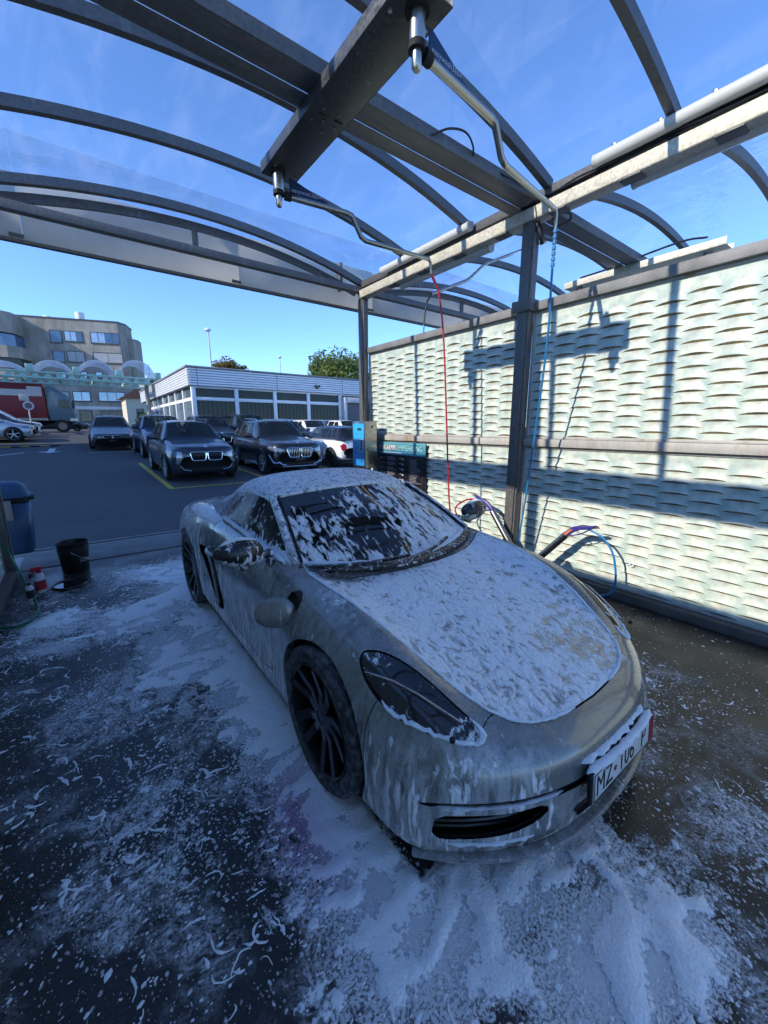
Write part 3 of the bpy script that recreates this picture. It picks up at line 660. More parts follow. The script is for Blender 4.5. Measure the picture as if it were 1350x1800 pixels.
TYREF = foam_mat('wet_tyre_with_soap', (.012, .012, .013), .6, 0, 0, top_scale=34, side_scale=34, side_stretch=1, foam_col=(.15, .155, .165), thick=.003, edge=.2)
BLACK_IN = simple('dark_inside', (.008, .008, .009), .8, 0, .1, 10)
RIMBLK = simple('satin_black_rim', (.016, .016, .018), .32, .4, .2, 20, coat=.3)
FOAMW = NT('thick_foam'); _p = FOAMW.coord(); FOAMW.set(col=FOAMW.mix(FOAMW.noise(_p, 150, 3, .6), (.68, .72, .78), (.84, .87, .9)), rough=.6, spec=.25, normal=FOAMW.bump(FOAMW.math('ADD', FOAMW.noise(_p, 55, 3, .6), FOAMW.math('MULTIPLY', FOAMW.noise(_p, 220, 2, .6), .25)), .7, .008)); FOAMW = FOAMW.m
sp_st = [
 (0.00, [(0,.380),(.30,.380),(.48,.380),(.62,.378),(.72,.375),(.78,.37),(.80,.365),(.79,.36),(.76,.355),(.70,.35),(0,.35)]),
 (0.012,[(0,.430),(.30,.430),(.49,.428),(.63,.425),(.735,.415),(.79,.395),(.812,.365),(.805,.29),(.785,.22),(.71,.20),(0,.195)]),
 (0.035,[(0,.475),(.30,.475),(.50,.474),(.64,.468),(.748,.452),(.805,.415),(.822,.365),(.815,.27),(.795,.17),(.72,.145),(0,.14)]),
 (0.08, [(0,.516),(.30,.517),(.50,.520),(.65,.520),(.762,.500),(.822,.448),(.837,.38),(.832,.28),(.812,.165),(.74,.132),(0,.13)]),
 (0.17, [(0,.556),(.30,.558),(.50,.572),(.652,.590),(.772,.560),(.836,.490),(.852,.41),(.847,.30),(.83,.175),(.77,.135),(0,.13)]),
 (0.35, [(0,.612),(.30,.614),(.50,.640),(.656,.688),(.778,.655),(.848,.555),(.868,.44),(.865,.32),(.85,.19),(.78,.14),(0,.13)]),
 (0.60, [(0,.678),(.30,.678),(.50,.706),(.66,.775),(.788,.735),(.866,.622),(.888,.47),(.885,.32),(.865,.19),(.79,.14),(0,.13)]),
 (0.90, [(0,.744),(.30,.742),(.50,.760),(.66,.830),(.792,.788),(.873,.665),(.890,.49),(.885,.33),(.865,.19),(.79,.14),(0,.13)]),
 (1.25, [(0,.815),(.30,.812),(.52,.818),(.67,.862),(.790,.826),(.867,.695),(.878,.50),(.868,.34),(.856,.19),(.79,.14),(0,.13)]),
 (1.60, [(0,.880),(.30,.876),(.53,.872),(.69,.888),(.790,.850),(.852,.705),(.860,.50),(.855,.34),(.850,.185),(.79,.14),(0,.13)]),
 (2.10, [(0,.910),(.30,.910),(.55,.908),(.71,.905),(.790,.866),(.846,.715),(.855,.50),(.850,.33),(.850,.18),(.79,.14),(0,.13)]),
 (2.70, [(0,.930),(.30,.930),(.56,.925),(.73,.922),(.815,.884),(.866,.725),(.870,.50),(.865,.33),(.855,.18),(.79,.14),(0,.13)]),
 (3.10, [(0,.945),(.30,.942),(.56,.935),(.745,.940),(.840,.898),(.892,.755),(.898,.52),(.892,.34),(.862,.18),(.79,.14),(0,.13)]),
 (3.45, [(0,.938),(.30,.935),(.56,.925),(.738,.928),(.833,.880),(.892,.752),(.900,.53),(.893,.35),(.860,.20),(.79,.15),(0,.14)]),
 (3.85, [(0,.905),(.30,.900),(.55,.888),(.722,.878),(.812,.828),(.868,.70),(.876,.52),(.870,.36),(.840,.24),(.77,.18),(0,.17)]),
 (4.15, [(0,.855),(.30,.850),(.53,.838),(.69,.815),(.77,.760),(.812,.65),(.820,.50),(.812,.38),(.780,.29),(.70,.24),(0,.22)]),
 (4.33, [(0,.740),(.30,.735),(.52,.72),(.66,.69),(.73,.65),(.765,.58),(.77,.50),(.765,.42),(.74,.36),(.66,.33),(0,.32)]),
 (4.38, [(0,.52),(.30,.52),(.50,.52),(.63,.52),(.70,.515),(.73,.51),(.735,.50),(.73,.49),(.70,.48),(.62,.48),(0,.48)])]
def sp_warp(w, u, z):
    f = np.clip(1 - u / 1.35, 0, 1) ** 1.6; b = np.clip((u - 3.3) / 1.08, 0, 1) ** 1.6
    return .40 * (np.abs(w) / .88) ** 2.7 * f - .26 * (np.abs(w) / .9) ** 3 * b
SPG = loft(sp_st, 230, 130, sp_warp)
SPS = .972      # size of the car against its measured wheelbase
def nz3(c, sc, seed=0): return np.array([mnoise.noise(Vector((float(p[0]) * sc + seed, float(p[1]) * sc, float(p[2]) * sc))) for p in c])
def gss(x, c, s): return np.exp(-((x - c) / s) ** 2)
def sst(a, b, x): t = np.clip((x - a) / (b - a), 0, 1); return t * t * (3 - 2 * t)
def foam_body(c):
    """where soap clings on the paint"""
    x, u, z = c[:, 0], c[:, 1], c[:, 2]; w = np.abs(x)
    top = sst(.70, .62, w) * sst(1.6, 1.4, u)
    f = .30 + .10 * nz3(c, 3.0)
    side = sst(.80, .86, w)
    f = np.where(w > .80, .33 + .30 * sst(.62, .25, z), f)                     # flanks: drips, heavier low down
    f = np.maximum(f, .50 * side * sst(1.35, 1.6, u) * sst(2.55, 2.3, u) * sst(.72, .60, z))   # milky door
    f = np.maximum(f, .60 * sst(2.6, 3.0, u) * sst(.85, .55, np.abs(z - .62) / .4))      # rear quarter
    f = np.maximum(f, .50 * gss(u, 1.0, .28) * gss(w, .72, .10))                # tops of the front wings
    f = np.maximum(f, .92 * sst(2.2, 2.5, u) * sst(.70, .76, w) * sst(.86, .90, z) * sst(3.7, 3.2, u))
    f = np.maximum(f, .40 * sst(.30, .10, u) * sst(.30, .20, z)); f = np.maximum(f, .36 * gss(u, .18, .2) * gss(w, .5, .28))
    f = np.maximum(f, .50 * sst(.9, .3, u) * sst(.22, .5, w) * sst(.62, .50, z)); f = np.where((u < .55) & (z > .42) & (w < .36), .22, f)
    f = np.where((x > .40) & (u < 1.4), f * .5, f)
    return np.clip(f + .10 * nz3(c, 5.5, 9), 0, 1)
def foam_hood(c):
    x, u = c[:, 0], c[:, 1]; w = np.abs(x)
    f = .88 - .28 * gss(u, 1.22, .07) * sst(.30, .0, x) - .16 * sst(.1, .6, x) * sst(1.0, .4, u) - .14 * sst(.8, .25, u)
    f = f + .16 * nz3(c, 4.0) + .08 * nz3(c, 11, 4)
    e = np.minimum(.705 - .12 * sst(1.3, .3, u) - w, u - .13); f = np.maximum(f, .97 * sst(.06, .02, e))
    f = f - .75 * gss(u, 1.27 - .10 * 0, .05) * sst(.45, .3, np.abs(x + .35)) * 1.0
    return np.clip(f, 0, 1)
def foam_door(c):
    return np.clip(np.maximum(.26 + .2 * nz3(c, 4), .56 * sst(.72, .58, c[:, 2])) + .1 * nz3(c, 9, 3), 0, 1)
def foam_screen(c):
    x, u, z = c[:, 0], c[:, 1], c[:, 2]; s = np.clip((z - .83) / .36, 0, 1)
    f = .55 + .14 * sst(-.1, .5, x) + .22 * sst(.35, .0, s) - .30 * gss(x, -.42, .16) * sst(.45, .8, s) - .28 * gss(x, -.13, .13) * sst(.9, .3, s) - .1 * sst(.75, .95, s) * sst(.1, -.4, x)
    f = f + .20 * sst(.08, .0, s) + .12 * gss(x, -.58, .07)
    return np.clip(f + .17 * nz3(c, 6, 2), 0, 1)
def rope(name, path, r, parent, mat=None, seed=1, flat=.6, n=12, rough=.35, step=.012):
    """irregular bead of foam along a path"""
    P = [Vector(p) for p in path]; D = [P[0]]
    for a, b in zip(P, P[1:]):
        m = max(1, int((b - a).length / step)); D += [a.lerp(b, k / m) for k in range(1, m + 1)]
    V = []; F = []; x = None
    for i, p in enumerate(D):
        t = (D[min(i + 1, len(D) - 1)] - D[max(i - 1, 0)]).normalized(); zz = Vector((0, 0, 1)); x = t.cross(zz).normalized(); y = x.cross(t)
        e = min(1, i / 3.0, (len(D) - 1 - i) / 3.0); rr = r * (.25 + .75 * e)
        for k in range(n):
            a = 2 * pi * k / n; d = x * cos(a) + y * sin(a) * flat
            g = 1 + rough * mnoise.noise((p + d * r) * (1.2 / r) * .55 + Vector((seed * 7.7, 0, 0))) + rough * .6 * mnoise.noise((p + d * r) * (3.0 / r) * .5 + Vector((0, seed * 3.1, 0)))
            V.append(p + d * rr * g)
    for i in range(len(D) - 1):
        for k in range(n): F.append((i * n + k, i * n + (k + 1) % n, (i + 1) * n + (k + 1) % n, (i + 1) * n + k))
    F += [tuple(reversed(range(n))), tuple(range((len(D) - 1) * n, len(D) * n))]
    o = raw(name, V, F, mat or FOAMW, parent, True); return o
def oval(cx, cy_, a, b, n=40, r=0.0): return np.array([(cx + a * cos(t) * cos(r) - b * sin(t) * sin(r), cy_ + a * cos(t) * sin(r) + b * sin(t) * cos(r)) for t in np.linspace(0, 2 * pi, n, endpoint=False)])
HOODP = np.array([(0, .118), (.14, .124), (.27, .142), (.36, .172), (.43, .215), (.485, .285), (.53, .385), (.575, .52), (.625, .72), (.66, .95), (.682, 1.15), (.69, 1.335), (.60, 1.285), (.45, 1.235), (.30, 1.205), (.15, 1.19), (0, 1.185)])
HLAMP = smooth_poly([(.560, .250), (.588, .330), (.630, .450), (.670, .545), (.715, .625), (.762, .678), (.790, .668), (.803, .605), (.796, .52), (.774, .445), (.735, .375), (.685, .307), (.63, .252), (.585, .228)], 5)
DOORP = np.array([(1.47, .87), (1.44, .70), (1.42, .45), (1.46, .285), (1.60, .25), (2.28, .25), (2.38, .30), (2.50, .55), (2.60, .72), (2.64, .86), (2.64, .95), (1.47, .95)])
SINT = smooth_poly([(2.42, .30), (2.48, .46), (2.55, .60), (2.63, .685), (2.86, .69), (2.90, .66), (2.80, .55), (2.71, .43), (2.63, .30), (2.52, .26)], 5)
FINT = smooth_poly([(.395, .330), (.55, .326), (.73, .322), (.758, .285), (.752, .225), (.66, .222), (.52, .238), (.43, .275)], 5)
CINT = smooth_poly([(-.05, .255), (.20, .255), (.285, .250), (.255, .20), (.20, .172), (-.05, .170)], 4)
FUEL = oval(1.205, .775, .062, .050)
CABP = np.array([(-.1, 1.33), (.40, 1.36), (.60, 1.44), (.665, 1.56), (.690, 1.9), (.70, 2.6), (.60, 2.95), (-.1, 3.0)])
def sports_car():
    car = thing('sports_car', 'silver grey soft top sports car covered in white soap foam', 'car', (CARX, CARY, 0)); car.scale = (SPS, SPS, SPS)
    V, T = tri_grid(SPG); FO = dict(foam=foam_body)
    inner = V.copy(); nrm = np.zeros_like(V); fn = np.cross(V[T[:, 1]] - V[T[:, 0]], V[T[:, 2]] - V[T[:, 0]])
    for k in range(3): np.add.at(nrm, T[:, k], fn)
    nrm /= np.linalg.norm(nrm, axis=1)[:, None] + 1e-9
    ctr = np.array([0, 2.2, .5]); flip = np.sign(((V - np.array([0, 0, .45])) * np.array([1, 0, 1]) * nrm).sum(1).mean()); inner -= nrm * flip * .016
    def archs(A):
        a = np.hypot(A[:, 1] - .905, A[:, 2] - .335) - .362; b = np.hypot(A[:, 1] - 3.38, A[:, 2] - .345) - .374
        return np.where(A[:, 0] > .5, np.minimum(a, b), .3 + A[:, 2] * 0)
    # dark inner shell behind the gaps
    Vi, Ti = inner, T
    _, (Vi, Ti) = clip(Vi, Ti, archs(Vi)); s = np.where(Vi[:, 2] > .7, poly_sdf(Vi[:, :2], CABP), .3); _, (Vi, Ti) = clip(Vi, Ti, s)
    s = np.where((Vi[:, 1] < .7) & (Vi[:, 2] < .42), poly_sdf(Vi[:, [0, 2]], FINT), .3); _, (Vi, Ti) = clip(Vi, Ti, s)
    s = np.where(Vi[:, 0] > .7, poly_sdf(Vi[:, 1:3], SINT), .3); _, (Vi, Ti) = clip(Vi, Ti, s)
    car_mesh('inner_shell', *join((Vi, Ti), mirror(Vi, Ti)), BLACK_IN, car)
    # openings and panels of one half
    _, (B, BT) = clip(V, T, archs(V))
    s = np.where(B[:, 2] > .7, poly_sdf(B[:, :2], CABP), .3); _, (B, BT) = clip(B, BT, s)
    s = np.where((B[:, 1] < .7) & (B[:, 2] < .42), poly_sdf(B[:, [0, 2]], FINT), .3); _, (B, BT) = clip(B, BT, s)
    s = np.where((B[:, 1] < .2) & (B[:, 2] < .42), poly_sdf(B[:, [0, 2]], CINT), .3); _, (B, BT) = clip(B, BT, s)
    s = np.where(B[:, 0] > .7, poly_sdf(B[:, 1:3], SINT), .3); _, (B, BT) = clip(B, BT, s)
    hp = np.concatenate([HOODP, HOODP[::-1] * np.array([-1, 1])])
    g = .0035
    s = np.where(B[:, 2] > .45, poly_sdf(B[:, :2], hp), .3); (H, HT), _ = clip(B, BT, s + g); _, (B, BT) = clip(B, BT, s - g)
    s = np.where(B[:, 2] > .5, poly_sdf(B[:, :2], HLAMP), .3); (L, LT), _ = clip(B, BT, s + .004); _, (B, BT) = clip(B, BT, s - .004)
    s = np.where(B[:, 0] > .7, poly_sdf(B[:, 1:3], DOORP), .3); (Dr, DT), _ = clip(B, BT, s + g); _, (B, BT) = clip(B, BT, s - g)
    # bumper seam: behind the front edge of the lamp down to the arch
    s = np.maximum(B[:, 1] - (.26 + .35 * np.clip((B[:, 0] - .55) / .3, 0, 1)), -(.62 - B[:, 2])) ; s = B[:, 2] - (.575 + .02 * np.sin(B[:, 0] * 3)); s = np.maximum(s, B[:, 1] - .66)
    cw_ = np.interp(B[:, 0], [0, .50, .585, .74, .80, .83], [.26, .262, .238, .42, .535, .5445]); s = np.where(B[:, 1] < .9, B[:, 1] - cw_, .3); (Bm, BmT), _ = clip(B, BT, s + .002); _, (B, BT) = clip(B, BT, s - .002)
    car_mesh('front_bumper', *join((Bm, BmT), mirror(Bm, BmT)), PAINT, car, attrs=FO)
    # fuel pocket only on the right-hand side of the car (negative x)
    Bl, Tl = B, BT; s = np.where(B[:, 0] > .6, poly_sdf(B[:, 1:3], FUEL), .3); _, (Br, Tr) = clip(B, BT, s)
    lv = lambda A: np.stack([-.05 * np.ones(len(A)), 0 * A[:, 1], 0 * A[:, 2]], 1)
    near_arch = lambda A: (A[:, 0] > .55) & ((np.abs(np.hypot(A[:, 1] - .905, A[:, 2] - .335) - .362) < .006) | (np.abs(np.hypot(A[:, 1] - 3.38, A[:, 2] - .345) - .374) < .006))
    Bl, Tl = lip_edge(*weld(Bl, Tl), lv, near_arch); Br, Tr = lip_edge(*weld(Br, Tr), lv, near_arch)
    car_mesh('body', *join((Bl, Tl), mirror(Br, Tr)), PAINT, car, attrs=FO, sharp=50)
    car_mesh('hood', *join((H, HT), mirror(H, HT)), PAINT, car, attrs=dict(foam=foam_hood))
    for sg in (1, -1):
        mm_ = (lambda a: a) if sg > 0 else (lambda a: mirror(*a))
        car_mesh('door', *mm_((Dr, DT)), PAINT, car, attrs=dict(foam=foam_door))
        lamp = bpy.data.objects.new('headlight', None); C.objects.link(lamp); lamp.parent = car
        Ls = L.copy(); car_mesh('lens', *mm_((Ls, LT)), LAMPGL, lamp, attrs=dict(foam=lambda c: .30 + .22 * sst(.34, .25, c[:, 1]) + .3 * sst(.74, .80, np.abs(c[:, 0])) * sst(.66, .60, c[:, 2]) + .12 * nz3(c, 8)))
        # lamp furniture seen as relief: chrome blade and round projector rim
        q = MB(); pts = [(.640, .50, .700), (.672, .42, .672), (.70, .34, .634), (.735, .37, .622)]
        q.tube([(sg * a, b, c + .002) for a, b, c in [(.795, .63, .690), (.745, .52, .690), (.70, .43, .668), (.665, .35, .640), (.63, .285, .612)]], .004, 6); q.build('light_blade', simple('lamp_chrome', (.5, .5, .52), .2, .9, .05), lamp, smooth=True)
        f = [(a, b) for a, b in HLAMP]
    # ---- front intakes: black mesh bars set back in the opening, blade and lip
    for sg in (1, -1):
        gr = bpy.data.objects.new('side_grille', None); C.objects.link(gr); gr.parent = car
        q = MB()
        for j in range(5):
            z = .218 + j * .023; q.tube([(sg * w, .40 * (w / .88) ** 2.7 + .075, z) for w in np.linspace(.36, .745, 12)], .0075, 6)
        for w in np.linspace(.40, .72, 9): q.tube([(sg * w, .40 * (w / .88) ** 2.7 + .095, .19), (sg * w, .40 * (w / .88) ** 2.7 + .095, .325)], .004, 5)
        q.build('bars', BLACKF, gr, smooth=True)
        q = MB(); q.rectpath([(sg * w, .40 * (w / .88) ** 2.7 + .16, .25) for w in np.linspace(.30, .80, 12)], .01, .20); q.build('backing', BLACK_IN, gr)
        q = MB(); q.rectpath([(sg * w, .40 * (w / .88) ** 2.7 + .030, .333 - .004 * (w - .5) ** 2) for w in np.linspace(.38, .765, 16)], .03, .008); o = q.build('upper_blade', PAINT, gr, bev=.004); mesh_attr(o.data, 'foam', np.full(len(o.data.vertices), .8))
    q = MB(); q.rectpath([(w, .075, .22) for w in np.linspace(-.30, .30, 9)], .012, .12); q.build('centre_grille', BLACK_IN, car)
    q = MB(); q.rectpath([(w, .40 * (abs(w) / .88) ** 2.7 + .004 + .02 * (abs(w) / .8) ** 4, .140) for w in np.linspace(-.80, .80, 41)], .04, .022); o = q.build('front_lip', PAINT, car, bev=.008); mesh_attr(o.data, 'foam', np.full(len(o.data.vertices), .33))
    # ---- side air scoops
    for sg in (1, -1):
        sc_ = bpy.data.objects.new('air_scoop', None); C.objects.link(sc_); sc_.parent = car
        q = MB(); q.span((sg * .70, 2.40, .25), (sg * .74, 2.9, .71)); q.build('duct', BLACK_IN, sc_)
        q = MB(); q.tube([(sg * .872, 2.50, .30), (sg * .868, 2.565, .46), (sg * .868, 2.63, .58), (sg * .868, 2.70, .65)], .014, 8); o = q.build('blade', PAINT, sc_, smooth=True); mesh_attr(o.data, 'foam', np.full(len(o.data.vertices), .3))
        q = MB(); q.tube(catmull([(sg * .858, 2.40, .705), (sg * .905, 2.46, .712), (sg * .91, 2.56, .716), (sg * .868, 2.62, .722)], 6), .015, 8); o = q.build('door_handle', PAINT, car, smooth=True); mesh_attr(o.data, 'foam', np.full(len(o.data.vertices), .5))
    # ---- windscreen, header, pillars
    nt, ns = 61, 34; tt = np.linspace(-1, 1, nt)[None, :]; ss = np.linspace(0, 1, ns)[:, None]
    Bx = np.stack([.685 * tt, 1.25 + .20 * tt ** 2, .832 + .045 * tt ** 2], 2); Hx = np.stack([.57 * tt, 1.96 + .06 * tt ** 2, 1.205 - .045 * tt ** 2], 2)
    Pw = Bx * (1 - ss[:, :, None]) + Hx * ss[:, :, None]; bul = np.sin(pi * ss) * .022 * (1 - .5 * tt ** 2); Pw[:, :, 2] += bul; Pw[:, :, 1] -= bul * .4
    Wv, Wt = tri_grid(Pw); car_mesh('windscreen', Wv, Wt, GLASSF, car, attrs=dict(foam=foam_screen))
    for sg in (1, -1):
        q = MB(); k = nt - 1 if sg > 0 else 0; pth = [(Pw[i, k, 0] + sg * .012, Pw[i, k, 1] + .006, Pw[i, k, 2] - .004) for i in range(0, ns, 3)]
        q.tube(pth, [.026] * len(pth), 10); o = q.build('windscreen_pillar', PAINT, car, smooth=True); mesh_attr(o.data, 'foam', np.full(len(o.data.vertices), .62))
        q = MB(); q.tube([(Pw[i, k, 0] - sg * .020, Pw[i, k, 1] - .012, Pw[i, k, 2] + .010) for i in range(0, ns, 3)], .009, 6); q.build('windscreen_seal', BLACK_IN, car, smooth=True)
    q = MB(); q.tube([(Pw[-1, k, 0] * 1.02, Pw[-1, k, 1] + .005, Pw[-1, k, 2] - .003) for k in range(0, nt, 2)], .022, 10); o = q.build('header_rail', PAINT, car, smooth=True); mesh_attr(o.data, 'foam', np.full(len(o.data.vertices), .75))
    q = MB(); q.rectpath([(Pw[0, k, 0], Pw[0, k, 1] - .02, Pw[0, k, 2] - .008) for k in range(0, nt, 2)], .085, .016); o = q.build('cowl_strip', BLACKF, car, bev=.004); mesh_attr(o.data, 'foam', np.full(len(o.data.vertices), .45))
    # ---- soft top and side windows
    st = [(1.965, [(0,1.212),(.30,1.200),(.50,1.178),(.575,1.158),(.605,1.11),(.66,1.0),(.715,.895)]), (2.15, [(0,1.266),(.30,1.255),(.50,1.226),(.59,1.182),(.63,1.12),(.68,1.0),(.722,.905)]), (2.40, [(0,1.286),(.30,1.275),(.50,1.242),(.60,1.182),(.64,1.11),(.69,1.0),(.73,.913)]),
          (2.65, [(0,1.258),(.30,1.247),(.50,1.21),(.60,1.145),(.65,1.07),(.70,.985),(.738,.922)]), (2.95, [(0,1.165),(.30,1.153),(.48,1.118),(.58,1.06),(.64,1.005),(.69,.96),(.737,.93)]), (3.22, [(0,1.03),(.30,1.022),(.46,1.0),(.56,.975),(.62,.957),(.67,.942),(.72,.932)]), (3.36, [(0,.935),(.30,.932),(.46,.928),(.56,.925),(.62,.922),(.67,.92),(.70,.918)])]
    G = loft(st, 90, 70, lambda w, u, z: .06 * (np.abs(w) / .57) ** 2 * np.clip(1 - (u - 1.965) / .5, 0, 1))
    SV_, ST_ = tri_grid(G); SW = smooth_poly([(1.50, .868), (2.05, .898), (2.60, .930), (2.625, .97), (2.57, 1.055), (2.47, 1.118), (2.33, 1.150), (2.15, 1.150), (2.02, 1.125), (1.93, 1.085)], 5)
    s = np.where(SV_[:, 0] > .5, poly_sdf(SV_[:, 1:3], SW), .3); (Wn, WnT), (Sf, SfT) = clip(SV_, ST_, s)
    FS = lambda c: np.clip(.74 + .1 * nz3(c, 3) - .25 * sst(.60, .66, np.abs(c[:, 0])), 0, 1)
    car_mesh('soft_top', *join((Sf, SfT), mirror(Sf, SfT)), ROOFCLOTH, car, attrs=dict(foam=FS))
    # front quarter between pillar and belt
    a = np.linspace(0, 1, 14)[:, None]; b = np.linspace(0, 1, 12)[None, :]
    up_ = np.stack([.70 - .105 * a, 1.46 + .565 * a, .885 + .275 * a], 2); lo_ = np.stack([.728 - .010 * a, 1.46 + .565 * a, .868 + .028 * a], 2); Q = up_ * (1 - b[:, :, None]) + lo_ * b[:, :, None]
    Q[:, :, 0] += .02 * np.sin(pi * b) * a
    Qv, Qt = tri_grid(Q)
    for sg in (1, -1):
        mm_ = (lambda a: a) if sg > 0 else (lambda a: mirror(*a)); wn_ = join((Wn, WnT), (Qv, Qt))
        car_mesh('side_window', *mm_(wn_), GLASSS, car, attrs=dict(foam=lambda c: np.clip(.40 + .42 * sst(.94, .90, c[:, 2]) + .15 * nz3(c, 9), 0, 1)))
        q = MB(); q.tube([(sg * (.735), 1.50, .880), (sg * .738, 2.0, .902), (sg * .745, 2.45, .925), (sg * .748, 2.66, .937)], .012, 8); o = q.build('window_trim', BLACKF, car, smooth=True); mesh_attr(o.data, 'foam', np.full(len(o.data.vertices), .8))
    # ---- cabin seen dimly through the glass
    q = MB(); q.span((-.66, 1.5, .45), (.66, 2.95, .50)); q.span((-.64, 1.40, .72), (.64, 1.72, .86)); q.build('dashboard', BLACK_IN, car, bev=.03)
    for sx in (-.36, .36):
        q = MB(); q.box((sx, 2.28, .86), (.46, .14, .62), Matrix.Rotation(-.25, 3, 'X')); q.box((sx, 2.0, .56), (.48, .5, .16)); q.build('seat', simple('dark_leather', (.02, .02, .022), .5), car, bev=.05)
    # ---- mirrors
    for sg in (1, -1):
        mr = bpy.data.objects.new('door_mirror', None); C.objects.link(mr); mr.parent = car; mr.location = (sg * .955, 1.60, .955)
        q = MB(); prof = []
        nl, nn_ = 12, 20; Vm = []; Fm = []
        for i in range(nl + 1):
            ph = pi * i / nl
            for k in range(nn_):
                th = 2 * pi * k / nn_; x = cos(ph); y = sin(ph) * cos(th); z = sin(ph) * sin(th); yy = y * (.075 if y < 0 else .045); Vm.append((sg * x * .135 * (1 + .0 * z), yy, z * .078 * (1 - .18 * x) + .01 * x))
        for i in range(nl):
            for k in range(nn_): Fm.append((i * nn_ + k, i * nn_ + (k + 1) % nn_, (i + 1) * nn_ + (k + 1) % nn_, (i + 1) * nn_ + k))
        me = bpy.data.meshes.new('housing'); me.from_pydata(Vm, [], Fm); me.polygons.foreach_set('use_smooth', [True] * len(Fm)); mesh_attr(me, 'foam', [.42 + (.25 if v[2] < -.02 else 0) for v in Vm]); put('housing', me, BLACKF, mr)
        q = MB(); q.box((-sg * .10, .03, -.065), (.20, .05, .035), Matrix.Rotation(sg * .35, 3, 'Y')); q.box((-sg * .175, .02, -.095), (.03, .10, .07)); o = q.build('arm', BLACKF, mr, bev=.01); mesh_attr(o.data, 'foam', np.full(len(o.data.vertices), .5))
        q = MB(); q.prism(oval(0, 0, .105, .055, 24), .004, Matrix.Rotation(-pi / 2, 3, 'X'), (0, .040, 0)); q.build('glass', simple('mirror_glass', (.6, .62, .65), .05, 1.0, .02), mr, smooth=False)
    # ---- open fuel flap on the near wing, hinged at its front edge
    fl_ = bpy.data.objects.new('fuel_flap', None); C.objects.link(fl_); fl_.parent = car; fl_.location = (-.918, 1.215, .745)
    d = Vector((-.42, -.88, .20)).normalized(); ux = Vector((-.90, .40, -.05)); ux = (ux - d * ux.dot(d)).normalized(); uy = d.cross(ux); M = Matrix((ux, uy, d)).transposed()
    Vm = []; Fm = []; n = 36
    for i, (rr, hh) in enumerate(((1.0, -.008), (1.0, 0), (.97, .005), (.7, .010), (.35, .0125), (.02, .013))):
        for k in range(n): Vm.append(M @ Vector((rr * .098 * cos(2 * pi * k / n), rr * .074 * sin(2 * pi * k / n), hh)))
    for i in range(5):
        for k in range(n): Fm.append((i * n + k, i * n + (k + 1) % n, (i + 1) * n + (k + 1) % n, (i + 1) * n + k))
    Fm += [tuple(reversed(range(n))), tuple(range(5 * n, 6 * n))]
    me = bpy.data.meshes.new('flap'); me.from_pydata([tuple(v) for v in Vm], [], Fm); me.polygons.foreach_set('use_smooth', [True] * len(Fm)); mesh_attr(me, 'foam', np.full(len(Vm), .22)); put('flap', me, PAINT, fl_)
    q = MB(); q.bar((.07, -.02, -.012), (.10, .02, .0), .03, .015); q.build('hinge', BLACK_IN, fl_)
    q = MB(); Mx = Matrix.Rotation(-pi / 2, 3, 'Y'); q.lathe([(.058, 0), (.058, -.06), (.03, -.06), (.03, -.03), (.002, -.03)], 24, (-.818, 1.205, .770), Mx, cap=False); q.build('filler_neck', BLACK_IN, car, smooth=True)
    # ---- headlamp washer jets, wipers
    for sg in (-1, 1):
        q = MB(); q.lathe([(.010, 0), (.010, .012), (.002, .014)], 14, (sg * .69, .262, .582)); q.build('washer_jet', BLACK_IN, car, smooth=True)
    for pth in ([(-.30, 1.205, .842), (-.10, 1.20, .853), (.12, 1.225, .868), (.34, 1.30, .895)], [(-.66, 1.395, .87), (-.45, 1.29, .868), (-.25, 1.25, .862), (-.05, 1.235, .860)]):
        wp = bpy.data.objects.new('wiper', None); C.objects.link(wp); wp.parent = car
        P = catmull(pth, 6); q = MB(); q.rectpath(P, .016, .016); o = q.build('blade', BLACKF, wp); mesh_attr(o.data, 'foam', np.full(len(o.data.vertices), .45))
        q = MB(); q.tube([Vector(p) + Vector((0, -.035, .01)) for p in P[: len(P) * 2 // 3]], .008, 6); o = q.build('arm', BLACKF, wp, smooth=True); mesh_attr(o.data, 'foam', np.full(len(o.data.vertices), .4))
    # ---- number plate
    pl = bpy.data.objects.new('number_plate', None); C.objects.link(pl); pl.parent = car; pl.location = (0, -.022, .352); pl.rotation_euler = (R(-4), 0, 0)
    q = MB(); q.box((0, .008, 0), (.54, .016, .128)); q.build('holder', BLACK_IN, pl, bev=.004)
    q = MB(); q.box((0, -.003, .003), (.52, .006, .110)); q.build('plate', simple('plate_white', (.68, .69, .68), .4, 0, .03), pl, bev=.002)
    q = MB(); q.box((.238, -.0068, .003), (.042, .0016, .106)); q.build('side_strip', simple('plate_red', (.30, .01, .02), .4, 0, .3, 60), pl)
    rX = Matrix.Rotation(pi / 2, 4, 'X'); PBLK = simple('plate_black', (.008, .008, .008), .4)
    q = MB()
    for z in (.056, -.050): q.box((0, -.0066, z), (.514, .0012, .004))
    for x in (-.257, .257): q.box((x, -.0066, .003), (.004, .0012, .106))
    q.build('border', PBLK, pl)
    for txt, x, sx in (('MZ', -.247, .78), ('106', -.065, .78), ('P', .135, .78)):
        lettering('lettering', txt, .118, Matrix.Translation((x, -.0072, .001)) @ rX, PBLK, pl, .0004, sx=sx)
    q = MB(); q.lathe([(.011, 0), (.011, .0012)], 20, (-.095, -.0066, .002), Matrix.Rotation(pi / 2, 3, 'X')); q.build('seal', simple('plate_seal', (.25, .05, .06), .5), pl)
    # ---- beads of foam on edges and ledges
    def sx_z(w, u):     # height of the body skin above (w,u)
        d = (V[:, 0] - abs(w)) ** 2 + (V[:, 1] - u) ** 2 + np.where(V[:, 2] < .42, 9, 0); return V[d.argmin(), 2]
